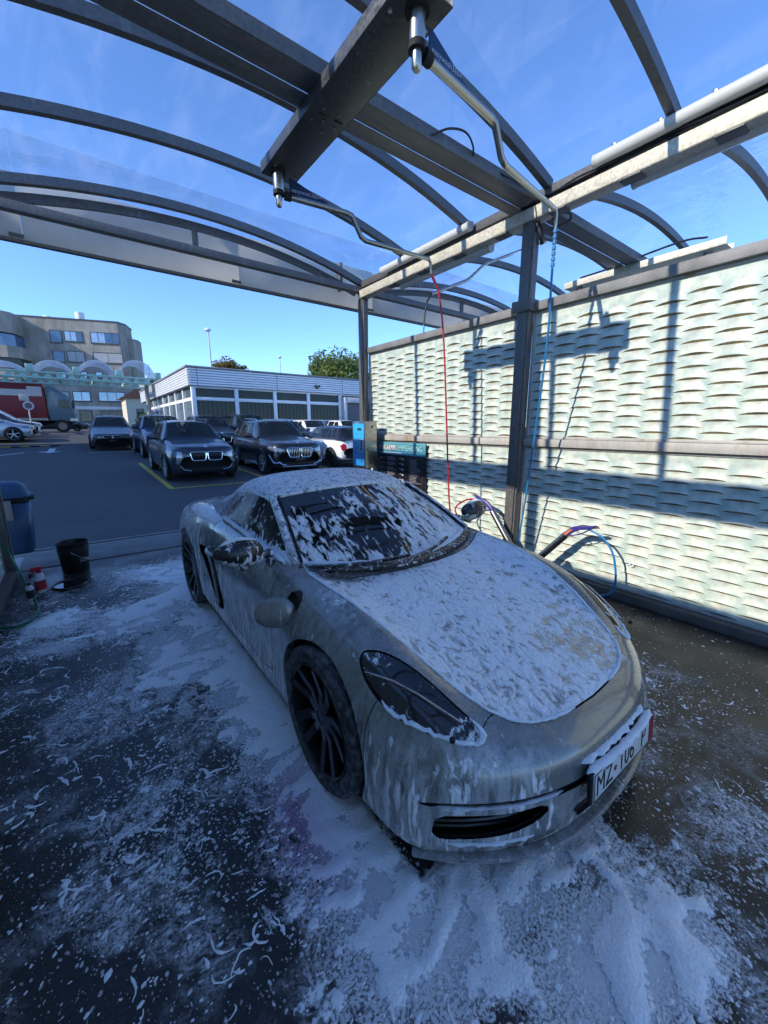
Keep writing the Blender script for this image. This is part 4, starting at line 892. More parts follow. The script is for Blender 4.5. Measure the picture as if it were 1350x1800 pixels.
    fo = bpy.data.objects.new('foam', None); C.objects.link(fo); fo.parent = car
    rope('bead', [(w, -.024 + .02 * (w / .26) ** 2, .414) for w in np.linspace(-.272, .272, 12)], .017, fo, seed=1, flat=.75, rough=.3)
    rope('bead', [(w, .02 + .40 * (abs(w) / .88) ** 2.7, .428) for w in np.linspace(-.27, .27, 12)], .024, fo, seed=2, flat=.35, rough=.55)
    rope('bead', [(w, .40 * (abs(w) / .88) ** 2.7 + .012, .346) for w in np.linspace(-.76, -.34, 12)], .010, fo, seed=3, flat=.55, rough=.5)
    rope('bead', [(w, .40 * (abs(w) / .88) ** 2.7 + .012, .200) for w in np.linspace(-.72, -.45, 12)], .012, fo, seed=4, flat=.4, rough=.8)
    rope('bead', [(Pw[0, k, 0], Pw[0, k, 1] + .012, Pw[0, k, 2] + .006) for k in range(2, nt - 2, 2)], .020, fo, seed=5, flat=.7, rough=.5)
    for sg in (-1, 1):
        rope('bead', [(sg * w, u, sx_z(w, u) + .002) for w, u in zip(*[HLAMP[[*range(40, 70), *range(0, 4)], i] for i in (0, 1)])], .011, fo, seed=6 + sg, flat=.6, rough=.5)
        rope('bead', [(sg * w, u, sx_z(w, u) + .003) for w, u in HOODP[1:12]], .008, fo, seed=8 + sg, flat=.6, rough=.5)
        rope('bead', [(sg * .742, u, .885 + .045 * (u - 1.5)) for u in np.linspace(1.5, 2.66, 20)], .022, fo, seed=12 + sg, flat=.6, rough=.6)
        rope('bead', [(sg * (.955 + dx), 1.60 - .01, 1.035 - dx * dx * 2.5) for dx in np.linspace(-.09, .10, 8)], .018, fo, seed=14 + sg, flat=.5, rough=.4)
    return car
SPORTS = sports_car()
for s in (-1, 1):
    for (yy, rr, ww) in ((.905, .335, .235), (3.38, .345, .26)):
        wl = wheel_geo(SPORTS, 'wheel', (s * .765, yy, rr), rr, ww, s, TYREF, RIMBLK, RIMBLK, BLACK_IN)
        ty = [c for c in wl.children if c.name.startswith('tyre')][0]; mesh_attr(ty.data, 'foam', [.62 if np.hypot(v.co.y, v.co.z) > rr * .9 or True else .3 for v in ty.data.vertices])
# ------------------------------------------------------------------ parked cars on the forecourt
def m_paint(name, col, metal=.15, rough=.3):
    if name in MATS: return MATS[name]
    t = NT(name); P = t.coord(); fl = t.n('ShaderNodeSeparateColor', {0: t.voro(P, 700, 'F1', 'Color')}).outputs[0]; d = t.noise(P, 5, 5, .6)
    t.set(col=t.mix(fl, [c * .8 for c in col], [min(1, c * 1.2) for c in col]), rough=t.math('ADD', rough, t.math('MULTIPLY', t.ramp(d, .45, .7), .12)), metal=metal, coat=.55, coatr=.03); MATS[name] = t.m; return t.m
def m_cglass(name='car_glass', col=(.012, .016, .018)):
    if name in MATS: return MATS[name]
    t = NT(name); t.set(col=col, rough=.02, spec=.8); tr = t.n('ShaderNodeBsdfTransparent', {0: (.62, .68, .68, 1)}); ms = t.n('ShaderNodeMixShader', {0: .48, 1: tr.outputs[0], 2: t.b.outputs[0]}); t.t.links.new(ms.outputs[0], t.out.inputs[0])
    MATS[name] = t.m; return t.m
CHROME = simple('bright_chrome', (.72, .73, .75), .12, 1.0, .04); TYRE = simple('tyre_rubber', (.014, .014, .014), .75, 0, .2, 20); ALLOY = simple('silver_alloy', (.42, .43, .45), .3, .85, .1, 15)
BLKP = simple('black_trim_plastic', (.012, .012, .013), .5, 0, .2, 20); LAMPC = simple('clear_lamp', (.24, .26, .29), .08, .4, .35, 25); LAMPD = simple('dark_lamp', (.03, .035, .045), .06, .1, .1, 40); REDL = simple('red_tail_lamp', (.30, .004, .008), .12, 0, .15, 30); UNDER = simple('car_underside', (.006, .006, .006), .9)
SEATM = simple('grey_seat_leather', (.16, .15, .14), .6)
def make_car(label, P, loc, rz=0.0, group=None, name='parked_car'):
    L, W2, H, wb, fo, r = P['L'], P['W'] / 2, P['H'], P['wb'], P['fo'], P['r']; zh, zc, zb = P['zh'], P['zc'], P['zb']; uc, rf, rr, zd = P['uc'], P['rf'], P['rr'], P['zd']
    car = thing(name, label, 'car', loc, rz, group); paint = P['paint']; gz_ = .20 + .02 * (H > 1.55)
    def S(u, zt, k, zbot, crown=.0):
        w = W2 * k; zm = zbot + (zt - zbot) * .5
        return (u, [(0, zt + crown), (.38 * w, zt + crown * .8), (.66 * w, zt), (.86 * w, zt - .045), (.955 * w, zt - .16 * min(1, zt / .9)), (w, zm), (.985 * w, zbot + .14), (.95 * w, zbot + .03), (.80 * w, zbot), (0, zbot)])
    ue = fo + wb
    st = [S(0, zh * .72, .74, zh * .42), S(.02, zh * .86, .80, .30), S(.07, zh * .955, .86, gz_ + .02), S(.16, zh * .985, .90, gz_), S(.38, zh * 1.01 + .005, .945, gz_, .012), S(fo, zh + (zc - zh) * .5, .99, gz_, .02), S(uc, zc, .985, gz_, .02), S(uc + .6, zb, .975, gz_), S((uc + ue) / 2 + .2, zb + .01, .985, gz_), S(ue, zb + .02, 1.0, gz_), S(L - .45, zd, .965, gz_ + .04), S(L - .14, zd - .02, .90, gz_ + .08), S(L - .04, zd - .12, .86, .34), S(L, zd - .28, .80, .46)]
    nose = P.get('nose', .20)
    G = loft(st, 90, 64, lambda w, u, z: nose * (np.abs(w) / W2) ** 3 * np.clip(1 - u / .9, 0, 1) ** 1.4 - .14 * (np.abs(w) / W2) ** 3 * np.clip((u - L + .7) / .7, 0, 1))
    V, T = tri_grid(G)
    def front_u(w, z):
        d = (V[:, 0] - abs(w)) ** 2 + (V[:, 2] - z) ** 2 + np.where(V[:, 1] > fo * .9, 9, 0); return float(V[d.argmin(), 1])
    def rear_u(w, z):
        d = (V[:, 0] - abs(w)) ** 2 + (V[:, 2] - z) ** 2 + np.where(V[:, 1] < L - .6, 9, 0); return float(V[d.argmin(), 1])
    Rw = r * 1.10; a = np.minimum(np.hypot(V[:, 1] - fo, V[:, 2] - r), np.hypot(V[:, 1] - ue, V[:, 2] - r)) - Rw
    s = np.where(V[:, 0] > W2 * .6, a, .3); _, (B, BT) = clip(V, T, s)
    holes = {}
    for nm, poly, mat in P.get('front', []):     # pieces cut out of the nose, in (w,z)
        s = np.where(B[:, 1] < fo * .95, poly_sdf(B[:, [0, 2]], poly), .3); (h, hT), (B, BT) = clip(B, BT, s)
        h = h.copy(); h[:, 1] += P.get('recess', {}).get(nm, .012); holes.setdefault(nm, []).append((h, hT, mat, poly))
    for nm, poly, mat in P.get('rear', []):
        s = np.where(B[:, 1] > L - .55, poly_sdf(B[:, [0, 2]], poly), .3); (h, hT), (B, BT) = clip(B, BT, s); holes.setdefault(nm, []).append((h, hT, mat, poly))
    lv = lambda A: np.stack([-.06 * np.ones(len(A)), 0 * A[:, 1], 0 * A[:, 2]], 1)
    nar = lambda A: (A[:, 0] > W2 * .6) & (np.abs(np.minimum(np.hypot(A[:, 1] - fo, A[:, 2] - r), np.hypot(A[:, 1] - ue, A[:, 2] - r)) - Rw) < .006)
    B, BT = lip_edge(*weld(B, BT), lv, nar)
    car_mesh('body', *join((B, BT), mirror(B, BT)), paint, car, sharp=45)
    for nm, lst in holes.items():
        for (h, hT, mat, poly) in lst:
            if len(hT) == 0: continue
            for sg in ((1, -1) if poly[:, 0].min() > 0 else (0,)):
                M_ = (h, hT) if sg == 1 else (mirror(h, hT) if sg == -1 else join((h, hT), mirror(h, hT)))
                o = car_mesh(nm, *M_, mat, car)
                if nm == 'kidney_grille' and o is not None:
                    pts = [(sg * p[0], front_u(p[0], p[1]) - .004, p[1]) for p in poly[::2]] ; pts.append(pts[0]); q = MB(); q.tube(pts, P.get('ring', .014), 6, cap=False); q.build('grille_ring', CHROME, o, smooth=True)
                    xs = np.linspace(poly[:, 0].min(), poly[:, 0].max(), P.get('bars', 6) + 2)[1:-1]; q = MB()
                    for x in xs:
                        zz = [p[1] for p in poly if abs(p[0] - x) < .06] or [poly[:, 1].min(), poly[:, 1].max()]; z0_, z1_ = min(zz) + .01, max(zz) - .01; q.tube([(sg * x, front_u(x, z0_) + .004, z0_), (sg * x, front_u(x, (z0_ + z1_) / 2) + .0, (z0_ + z1_) / 2), (sg * x, front_u(x, z1_) + .006, z1_)], .007, 5)
                    q.build('grille_bars', P.get('barmat', BLKP), o, smooth=True)
    # wheel wells, underside
    q = MB(); q.span((-W2 * .80, .3, gz_ + .01), (W2 * .80, L - .35, zb - .30)); q.build('underbody', UNDER, car)
    for sx in (-1, 1):
        for uu in (fo, ue): wheel_geo(car, 'wheel', (sx * (W2 - .105), uu, r), r, .215, sx, TYRE, ALLOY if P.get('alloy', True) else RIMBLK, P.get('spoke', ALLOY), UNDER, spokes=P.get('spokes', 10), disc=False, rimr=.72)
    # greenhouse
    wr = W2 * P.get('roofw', .66); zr = H - .01; bw = W2 * .925; sl = P.get('tailfall', .35)
    def g(u, zt, wt, wbx, zbx, cr=.02): return (u, [(0, zt), (.5 * wt, zt - cr * .3), (.86 * wt, zt - cr - .005), (wt, zt - cr - .04 * min(1, (zt - zbx) / .3)), (wt + (wbx - wt) * .55, zbx + (zt - zbx) * .42), (wbx, zbx)])
    ur = P.get('ug', L - .12)
    st2 = [g(uc, zc + .012, W2 * .80, bw, zc - .03, .012), g(uc + (rf - uc) * .5, zc + (zr - zc) * .56, wr * 1.10, bw, zb - .02), g(rf, zr - .03, wr, bw, zb - .01, .03), g((rf + rr) / 2, zr, wr, bw, zb, .03), g(rr, zr - .035, wr * .98, bw * .995, zb + .01, .03), g(rr + (ur - rr) * .5, zr - .035 - (zr - .035 - zd) * .5, wr * .97, bw * .97, zb + .01, .03), g(ur, zd + .01, wr * .95, bw * .93, zd - .02, .01)]
    G2 = loft(st2, 80, 50, lambda w, u, z: .10 * (np.abs(w) / W2) ** 2 * np.clip(1 - (u - uc) / (rf - uc + .5), 0, 1)); U, UT = tri_grid(G2)
    uu, zz, ww = U[:, 1], U[:, 2], U[:, 0]
    k = np.clip((uu - uc) / (rf - uc), 0, 1)
    # windscreen
    lim = W2 * .80 * (1 - k) + wr * .985 * k - .035; s = np.maximum.reduce([ww - lim, uc + .05 - (uu - .10 * (ww / W2) ** 2), (uu - .05 * (ww / W2) ** 2) - rf + .03]); s = np.where(zz > zb - .1, s, .3)
    (ws, wsT), (U, UT) = clip(U, UT, s); car_mesh('windscreen', *join((ws, wsT), mirror(ws, wsT)), m_cglass(), car)
    # rear screen
    if P.get('rearglass', True):
        k2 = np.clip((U[:, 1] - rr) / (ur - rr), 0, 1); s = np.maximum.reduce([U[:, 0] - wr * .86, rr + .10 - U[:, 1], U[:, 1] - (rr + (ur - rr) * P.get('rgend', .72))]); (rs, rsT), (U, UT) = clip(U, UT, s); car_mesh('rear_screen', *join((rs, rsT), mirror(rs, rsT)), m_cglass(), car)
    # side windows between pillars
    top = zr - .115; a0 = uc + .30; dl = P['dlo']    # dlo: list of (u0b,u1b,u0t,u1t)
    for (b0, b1, t0, t1) in dl:
        poly = smooth_poly([(b0, zb + .03), ((b0 + b1) / 2, zb + .032), (b1, zb + .035), ((b1 + t1) / 2, (zb + top) / 2 + .02), (t1, top - .005), ((t0 + t1) / 2, top), (t0, top - .012), ((b0 + t0) / 2, (zb + top) / 2)], 4)
        s = np.where(U[:, 0] > wr * .85, poly_sdf(U[:, 1:3], poly), .3); (sw, swT), (U, UT) = clip(U, UT, s)
        if len(swT):
            for sg in (1, -1): car_mesh('side_window', *((sw, swT) if sg > 0 else mirror(sw, swT)), m_cglass(), car)
    car_mesh('cabin', *join((U, UT), mirror(U, UT)), P.get('roofpaint', paint), car)
    for sx in (-1, 1):      # seats and steering wheel behind the glass
        for us in (rf + .35, rf + 1.15):
            q = MB(); q.box((sx * W2 * .42, us, zb + .02), (W2 * .52, .14, .62), Matrix.Rotation(-.22, 3, 'X')); q.box((sx * W2 * .42, us + .06, zb + .36), (.26, .10, .17)); q.build('seat', P.get('seatmat', SEATM), car, bev=.04, seg=2)
    q = MB(); q.span((-W2 * .78, uc + .12, zb - .25), (W2 * .78, uc + .62, zc - .03)); q.build('dashboard', UNDER, car, bev=.05)
    q = MB(); q.tube([(W2 * .42 + .17 * cos(a), uc + .66 - .05 * sin(a), zb + .02 + .17 * sin(a)) for a in np.linspace(0, 2 * pi, 18)], .014, 6, cap=False); q.build('steering_wheel', UNDER, car, smooth=True)
    if P.get('rails'):
        for sg in (1, -1):
            q = MB(); q.tube([(sg * wr * .93, rf + .05, zr - .055), (sg * wr * .95, rf + .2, zr + .015), (sg * wr * .95, rr - .1, zr + .015), (sg * wr * .93, rr + .1, zr - .05)], .016, 6); q.build('roof_rail', P['rails'], car, smooth=True)
    if P.get('winline'):
        for sg in (1, -1):
            b0, b1 = dl[0][0], dl[-1][1]; q = MB(); q.tube([(sg * (bw + .006), b0, zb + .012), (sg * (bw + .008), (b0 + b1) / 2, zb + .016), (sg * (bw + .002), b1 + .05, zb + .022)], .010, 5); q.tube(catmull([(sg * (bw - .05), b0 + .05, zb + .06), (sg * (wr + .055), dl[0][2] - .05, top + .0), (sg * (wr + .05), (dl[0][2] + dl[-1][3]) / 2, top + .03), (sg * (wr + .055), dl[-1][3] + .05, top - .02), (sg * (bw - .02), b1 + .10, zb + .03)], 5), .010, 5); q.build('window_trim', CHROME, car, smooth=True)
    for sg in (1, -1):
        m = bpy.data.objects.new('door_mirror', None); C.objects.link(m); m.parent = car; m.location = (sg * (W2 + .07), uc + .42, zb + .09)
        q = MB(); q.box((0, 0, 0), (.20, .11, .135)); q.build('housing', P.get('mirror', paint), m, bev=.035, seg=3); q = MB(); q.box((-sg * .11, .02, -.06), (.10, .05, .04)); q.build('arm', BLKP, m, bev=.01)
    for sg in (1, -1):
        for uh in P.get('handles', ()):
            q = MB(); q.box((sg * (W2 * .985), uh, zb - .13), (.03, .17, .028)); q.build('door_handle', P.get('handlemat', paint), car, bev=.01)
        if P.get('sill'):
            q = MB(); q.span((sg * (W2 - .03), fo + r * 1.25, gz_ + .03), (sg * (W2 + .012), ue - r * 1.25, gz_ + .07)); q.build('sill_trim', P['sill'], car, bev=.006)
        if P.get('cladding'):
            for uu_ in (fo, ue):
                q = MB(); q.tube([(sg * (W2 - .012), uu_ + Rw * cos(t_), r + Rw * sin(t_)) for t_ in np.linspace(-.35, pi + .35, 20)], .028, 6); q.build('arch_cladding', BLKP, car, smooth=True)
    if P.get('badge'):
        bz = P['badge']; q = MB(); q.lathe([(.046, 0), (.046, .012), (.002, .014)], 20, (0, front_u(0, bz) - .01, bz), Matrix.Rotation(R(65), 3, 'X')); bd = q.build('badge', CHROME, car, smooth=True)
        for j, colr in enumerate(((.02, .12, .5), (.9, .9, .9), (.02, .12, .5), (.9, .9, .9))):
            q = MB(); q.prism([(0, 0)] + [(.030 * cos(t_), .030 * sin(t_)) for t_ in np.linspace(j * pi / 2, (j + 1) * pi / 2, 7)], .003, Matrix.Rotation(R(65), 3, 'X'), (0, front_u(0, bz) - .0235, bz + .006)); q.build('badge_field', simple('badge_blue', (.02, .12, .5), .3) if j % 2 == 0 else simple('badge_white', (.8, .8, .8), .3), bd)
    if P.get('plate'):
        z = P['plate']; q = MB(); q.box((0, front_u(0, z) - .012, z), (.30, .012, .09)); q.build('number_plate', simple('lot_plate', P.get('platecol', (.6, .6, .6)), .5), car, bev=.003)
    for fn in P.get('extra', ()): fn(car, front_u, rear_u)
    return car
KID = lambda x0, x1, z0, z1, sk=.03: smooth_poly([(x0, z1 - .02), (x0 + .04, z1), (x1 - .05, z1), (x1, z1 - .03), (x1 - .005, (z0 + z1) / 2), (x1 - sk, z0 + .03), (x1 - sk - .04, z0), (x0 + .05, z0), (x0 + .01, z0 + .04), (x0, (z0 + z1) / 2)], 3)
HL = lambda x0, x1, z0, z1: smooth_poly([(x0, z0 + .02), (x0 + (x1 - x0) * .25, z0), (x1 - .06, z0 + .01), (x1, z0 + .08), (x1 - .02, z1), (x1 - .12, z1 - .005), (x0 + (x1 - x0) * .35, z0 + (z1 - z0) * .75), (x0 + .01, z0 + .055)], 3)
def fogs(zf, xf, mat=None):
    def f(car, fu, ru):
        for sg in (1, -1):
            q = MB(); q.lathe([(.055, .02), (.055, 0), (.045, -.006), (.002, -.01)], 18, (sg * xf, fu(xf, zf) - .004, zf), Matrix.Rotation(pi / 2, 3, 'X')); q.build('fog_lamp', mat or LAMPC, car, smooth=True)
    return f
def bar_low(pts, rad, mat, nm='bumper_trim', both=True):
    def f(car, fu, ru):
        for sg in ((1, -1) if both else (1,)):
            q = MB(); q.tube([(sg * x, fu(abs(x), z) - .008, z) for x, z in pts], rad, 6); q.build(nm, mat, car, smooth=True)
    return f
def sticker(car, fu, ru): pass
NAVY = m_paint('midnight_blue_paint', (.012, .018, .034)); BLACKM = m_paint('black_sapphire_paint', (.010, .011, .014)); GREYM = m_paint('dark_grey_paint', (.045, .05, .06)); WHITEP = m_paint('white_paint', (.66, .67, .68), 0, .3); SILVERP = m_paint('silver_paint', (.42, .45, .48), .6); BLUEV = m_paint('violet_blue_paint', (.012, .014, .05))
SUV = dict(L=4.45, W=1.83, H=1.60, wb=2.67, fo=.86, r=.345, zh=.96, zc=1.08, zb=1.03, uc=1.36, rf=2.02, rr=3.50, zd=1.02, dlo=[(1.78, 2.48, 2.16, 2.50), (2.58, 3.30, 2.60, 3.26), (3.40, 3.86, 3.36, 3.60)], handles=(2.42, 3.22), cladding=True, badge=.935)
PA = dict(SUV, paint=NAVY, rails=BLKP, spokes=10, winline=False, front=[('kidney_grille', KID(.022, .40, .58, .80), BLKP), ('headlight', HL(.42, .83, .66, .83), LAMPC), ('lower_intake', smooth_poly([(-.1, .28), (.38, .28), (.46, .31), (.40, .36), (-.1, .36)], 3), BLKP), ('corner_intake', smooth_poly([(.60, .32), (.78, .33), (.80, .42), (.64, .41)], 3), BLKP)], ring=.014, bars=6, extra=[fogs(.555, .70), bar_low([(.40, .315), (.58, .345), (.66, .45)], .012, ALLOY)])
PB = dict(SUV, H=1.64, zh=1.0, zc=1.11, zb=1.05, paint=BLACKM, rails=CHROME, winline=True, sill=CHROME, spokes=10, spoke=CHROME, badge=.985, plate=.50, platecol=(.02, .02, .02), nose=.16, front=[('kidney_grille', KID(.025, .395, .56, .835, .06), BLKP), ('headlight', HL(.44, .84, .73, .87), LAMPC), ('lower_intake', smooth_poly([(-.1, .34), (.52, .34), (.60, .44), (.55, .53), (-.1, .54)], 3), BLKP)], ring=.020, bars=6, barmat=CHROME,
     extra=[bar_low([(.44, .33), (.58, .36), (.66, .44)], .022, CHROME), bar_low([(.62, .40), (.78, .40), (.85, .62)], .018, CHROME), bar_low([(-.55, .29), (0, .285), (.55, .29)], .024, ALLOY, 'skid_plate', False)])
cars = []
def lot(x, y): return (x, y, zg(y))
def tilt(o, y): o.rotation_euler.x = math.atan((zg(y + 3.5) - zg(y + .8)) / 2.7) * (1 if abs(o.rotation_euler.z) < 1 else -1); return o
PG = 'cars parked on the forecourt'
tilt(make_car('midnight blue compact SUV inside the yellow bay, chrome rings round an empty black grille', PA, lot(2.69, 11.45), 0, PG), 11.45)
tilt(make_car('black SUV with large chrome barred double grille and chrome lower bumper', PB, lot(5.33, 11.32), R(-1.5), PG), 11.32)
MINI = dict(L=4.05, W=1.76, H=1.46, wb=2.55, fo=.80, r=.33, zh=.86, zc=1.0, zb=.98, uc=1.18, rf=1.80, rr=3.42, zd=.99, paint=WHITEP, roofpaint=BLACKM, dlo=[(1.62, 2.22, 1.95, 2.20), (2.30, 2.88, 2.28, 2.86), (2.96, 3.50, 2.94, 3.36)], spoke=RIMBLK, alloy=False, handles=(2.12, 2.8), handlemat=WHITEP, cladding=True, mirror=BLACKM, tailfall=.2, rgend=.85, ug=3.98,
    front=[('headlight', smooth_poly([(.52, .68), (.60, .62), (.70, .64), (.74, .72), (.68, .80), (.58, .80), (.52, .75)], 3), LAMPC)], rear=[('tail_lamp', smooth_poly([(.58, .66), (.66, .60), (.74, .64), (.76, .80), (.70, .85), (.60, .84)], 3), REDL), ('rear_bumper_insert', smooth_poly([(-.1, .34), (.52, .34), (.60, .42), (.52, .50), (-.1, .50)], 3), BLKP)])
o = make_car('white hatchback with black roof and red tail lamp beside the payment box', MINI, lot(8.05, 16.1), pi, PG); o.rotation_euler.x = -.03
SED = dict(L=4.95, W=1.88, H=1.48, wb=2.98, fo=.87, r=.34, zh=.80, zc=.98, zb=.93, uc=1.55, rf=2.38, rr=3.65, zd=1.0, ug=4.55, paint=GREYM, dlo=[(2.0, 2.82, 2.45, 2.85), (2.92, 3.75, 2.95, 3.55)], handles=(2.75, 3.6), spoke=RIMBLK, alloy=False, badge=.785, plate=.47, nose=.24, front=[('kidney_grille', KID(.02, .36, .56, .72), BLKP), ('headlight', HL(.46, .86, .60, .73), LAMPC), ('lower_intake', smooth_poly([(-.1, .24), (.45, .24), (.55, .30), (.45, .40), (-.1, .40)], 3), BLKP), ('corner_intake', smooth_poly([(.60, .26), (.80, .28), (.85, .42), (.68, .40)], 3), BLKP)], ring=.006, bars=5)
tilt(make_car('dark grey sedan facing the camera in front of the red truck', SED, lot(1.28, 22.9), R(-3), PG), 22.9)
BIG = dict(SUV, L=4.75, W=1.92, H=1.74, zh=1.02, zc=1.16, zb=1.10, r=.36, badge=.99)
def pk(**kw): return dict(BIG, **kw)
FR = [('kidney_grille', KID(.025, .37, .60, .84), BLKP), ('headlight', HL(.44, .87, .72, .87), LAMPD), ('lower_intake', smooth_poly([(-.1, .32), (.5, .32), (.6, .42), (.5, .50), (-.1, .50)], 3), BLKP)]
tilt(make_car('violet blue SUV parked behind the midnight blue one, at the left end of its row', pk(paint=BLUEV, front=FR, H=1.72), lot(2.95, 18.2), 0, PG), 18.2)
def notice(car, fu, ru):
    q = MB(); q.box((-.42, 1.62, 1.32), (.36, .01, .22), Matrix.Rotation(R(-55), 3, 'X')); q.build('price_notice', simple('paper_notice', (.55, .62, .62), .7), car)
tilt(make_car('dark blue SUV with a pale price notice behind its windscreen', pk(paint=NAVY, front=FR, H=1.74, extra=[notice]), lot(5.02, 18.3), 0, PG), 18.3)
tilt(make_car('tall black SUV with roof rails standing behind the chrome grilled one', pk(paint=BLACKM, front=FR, H=1.82, rails=BLKP, L=4.9), lot(6.95, 18.6), 0, PG), 18.6)
tilt(make_car('black hatchback with clear headlamps between the tall black SUV and the white cars', dict(SUV, paint=BLACKM, H=1.50, zh=.86, zc=1.0, zb=.97, badge=.84, front=[('kidney_grille', KID(.03, .32, .58, .72), BLKP), ('headlight', HL(.44, .83, .62, .78), LAMPC)]), lot(9.05, 18.4), 0, PG), 18.4)
tilt(make_car('white crossover with black windows behind the white hatchback', dict(SUV, paint=WHITEP, H=1.56, zb=1.0, front=FR[:2]), lot(11.3, 20.1), 0, PG), 20.1)
tilt(make_car('white car half hidden by the payment box, furthest along its row', dict(SUV, paint=WHITEP, H=1.56, zb=1.0, front=FR[:2]), lot(13.9, 20.3), 0, PG), 20.3)
EV = dict(L=4.3, W=1.80, H=1.56, wb=2.77, fo=.80, r=.345, zh=.84, zc=1.02, zb=1.0, uc=1.02, rf=1.85, rr=3.4, zd=1.05, paint=SILVERP, dlo=[(1.50, 2.25, 1.90, 2.25), (2.35, 3.2, 2.35, 3.15)], handles=(2.2,), spokes=5, spoke=WHITEP, twin=False, front=[('headlight', HL(.45, .82, .60, .74), LAMPC)])
def lot2(px, y): p = on_y(px, 765, y); return (p.x, y, zg(y))
# silver car seen from its side, nose pointing right
p = lot2(48, 28.2); o = make_car('silver electric car at the left edge with white aero wheels', EV, (p[0] + .35, 28.2, zg(28.2)), R(90), PG)
p = lot2(60, 30.8); make_car('black car just behind the silver electric car', dict(EV, paint=BLACKM, spoke=ALLOY), (p[0] + .25, 30.8, zg(30.8)), R(90), PG)
p = lot2(70, 33.4); make_car('white car behind the black one, in front of the red truck', dict(EV, paint=WHITEP, H=1.62, spoke=ALLOY), (p[0] + .2, 33.4, zg(33.4)), R(90), PG)
p = lot2(158, 47); make_car('small dark car behind the truck cab', dict(SED, paint=NAVY, L=4.4), (p[0], 47, zg(47)), R(90), PG)
# ------------------------------------------------------------------ painted markings
YEL = simple('yellow_road_paint', (.50, .34, .04), .7, 0, .15, 12, dirt_shade=(.10, .09, .06), dirtamt=.5); WHT = simple('white_road_paint', (.55, .56, .57), .7, 0, .15, 12, dirt_shade=(.12, .12, .12), dirtamt=.5)
def strip(name, p, q, w, mat, label, cat='road marking', lift=.005, n=6):
    p, q = Vector((p[0], p[1], 0)), Vector((q[0], q[1], 0)); d = (q - p).normalized(); x = Vector((-d.y, d.x, 0)) * w / 2; V = []; F = []
    for k in range(n + 1):
        c = p.lerp(q, k / n)
        for sgn in (1, -1): v = c + x * sgn; V.append((v.x, v.y, zg(v.y) + lift))
    for k in range(n): F.append((2 * k, 2 * k + 1, 2 * k + 3, 2 * k + 2))
    o = raw(name, V, F, mat); return tag(o, label, cat)
strip('bay_line', (1.66, 10.86), (1.66, 17.0), .13, YEL, 'yellow side line on the near left of the midnight blue SUV', n=10)
strip('bay_line', (1.60, 10.80), (9.6, 10.80), .12, YEL, 'long yellow front line of the parking bays', lift=.004)
strip('bay_line', (4.22, 10.88), (4.22, 17.0), .12, YEL, 'yellow divider line between the two facing SUVs', n=10)
strip('bay_line', (6.90, 10.88), (6.90, 17.0), .12, YEL, 'yellow divider line between the chrome grilled SUV and the white hatchback', n=10)
strip('bay_line', (2.35, 21.0), (2.35, 28.5), .14, YEL, 'yellow line beside the dark grey sedan', n=12)
strip('bay_line', (.3, 22.3), (2.2, 22.3), .12, WHT, 'white stop line in front of the dark grey sedan')
strip('bay_line', (-3.0, 21.6), (-1.95, 23.2), .16, WHT, 'white slanting line at the left edge of the forecourt')
a0 = Vector((-1.05, 23.2, 0)); V = [(a0.x + x, a0.y + y, zg(a0.y + y) + .005) for x, y in ((-.10, 1.5), (.16, 1.5), (.08, .25), (-.16, .25), (.42, .25), (-.06, -.45), (-.52, .25))]
o = raw('lane_arrow', V, [(0, 1, 2, 3), (6, 3, 2, 4, 5)], WHT); tag(o, 'white direction arrow painted on the asphalt', 'road marking')
for k in range(6):
    p = on_lot(2 + k * 17, 787.5 - k * .6); q_ = on_lot(19 + k * 17, 787 - k * .6); m = YEL if k % 2 == 0 else BLKP
    o = MB().bar((p.x, p.y, zg(p.y) + .03), (q_.x, q_.y, zg(q_.y) + .03), .14, .05).build('speed_bump', m, None, bev=.015); tag(o, '%s %s block of the striped speed bump, counted from the left edge' % (('first', 'second', 'third', 'fourth', 'fifth', 'sixth')[k], 'yellow' if k % 2 == 0 else 'black'), 'speed bump', 'speed bump blocks')
# ------------------------------------------------------------------ hall out of view on the left whose shade covers the forecourt
def brick_wall_mat():
    return simple('rendered_hall_wall', (.30, .29, .27), .85, 0, .12, 1.5, .1)
q = MB(); q.span((-24, 6.3, 0), (-11, 27, 9.4)); hall = thing('workshop_hall', 'rendered workshop hall standing left of the forecourt', 'building', (-17, 18, 0)); q.off = Vector((-17, 18, 0)); q.V = [tuple(Vector(v) - Vector((-17, 18, 0))) for v in q.V]; q.build('wall', brick_wall_mat(), hall)
q = MB(off=(-17, 18, 0)); q.span((-24.3, 6.3, 9.402), (-10.7, 27.3, 9.65)); q.build('roof', simple('hall_roof', (.12, .12, .12), .8), hall)
for k in range(5):
    w_ = MB(off=(-17, 18, 0)); w_.span((-10.99, 10 + k * 3.4, 4.5), (-10.95, 12.4 + k * 3.4, 6.2)); w_.build('window', m_cglass(), hall)
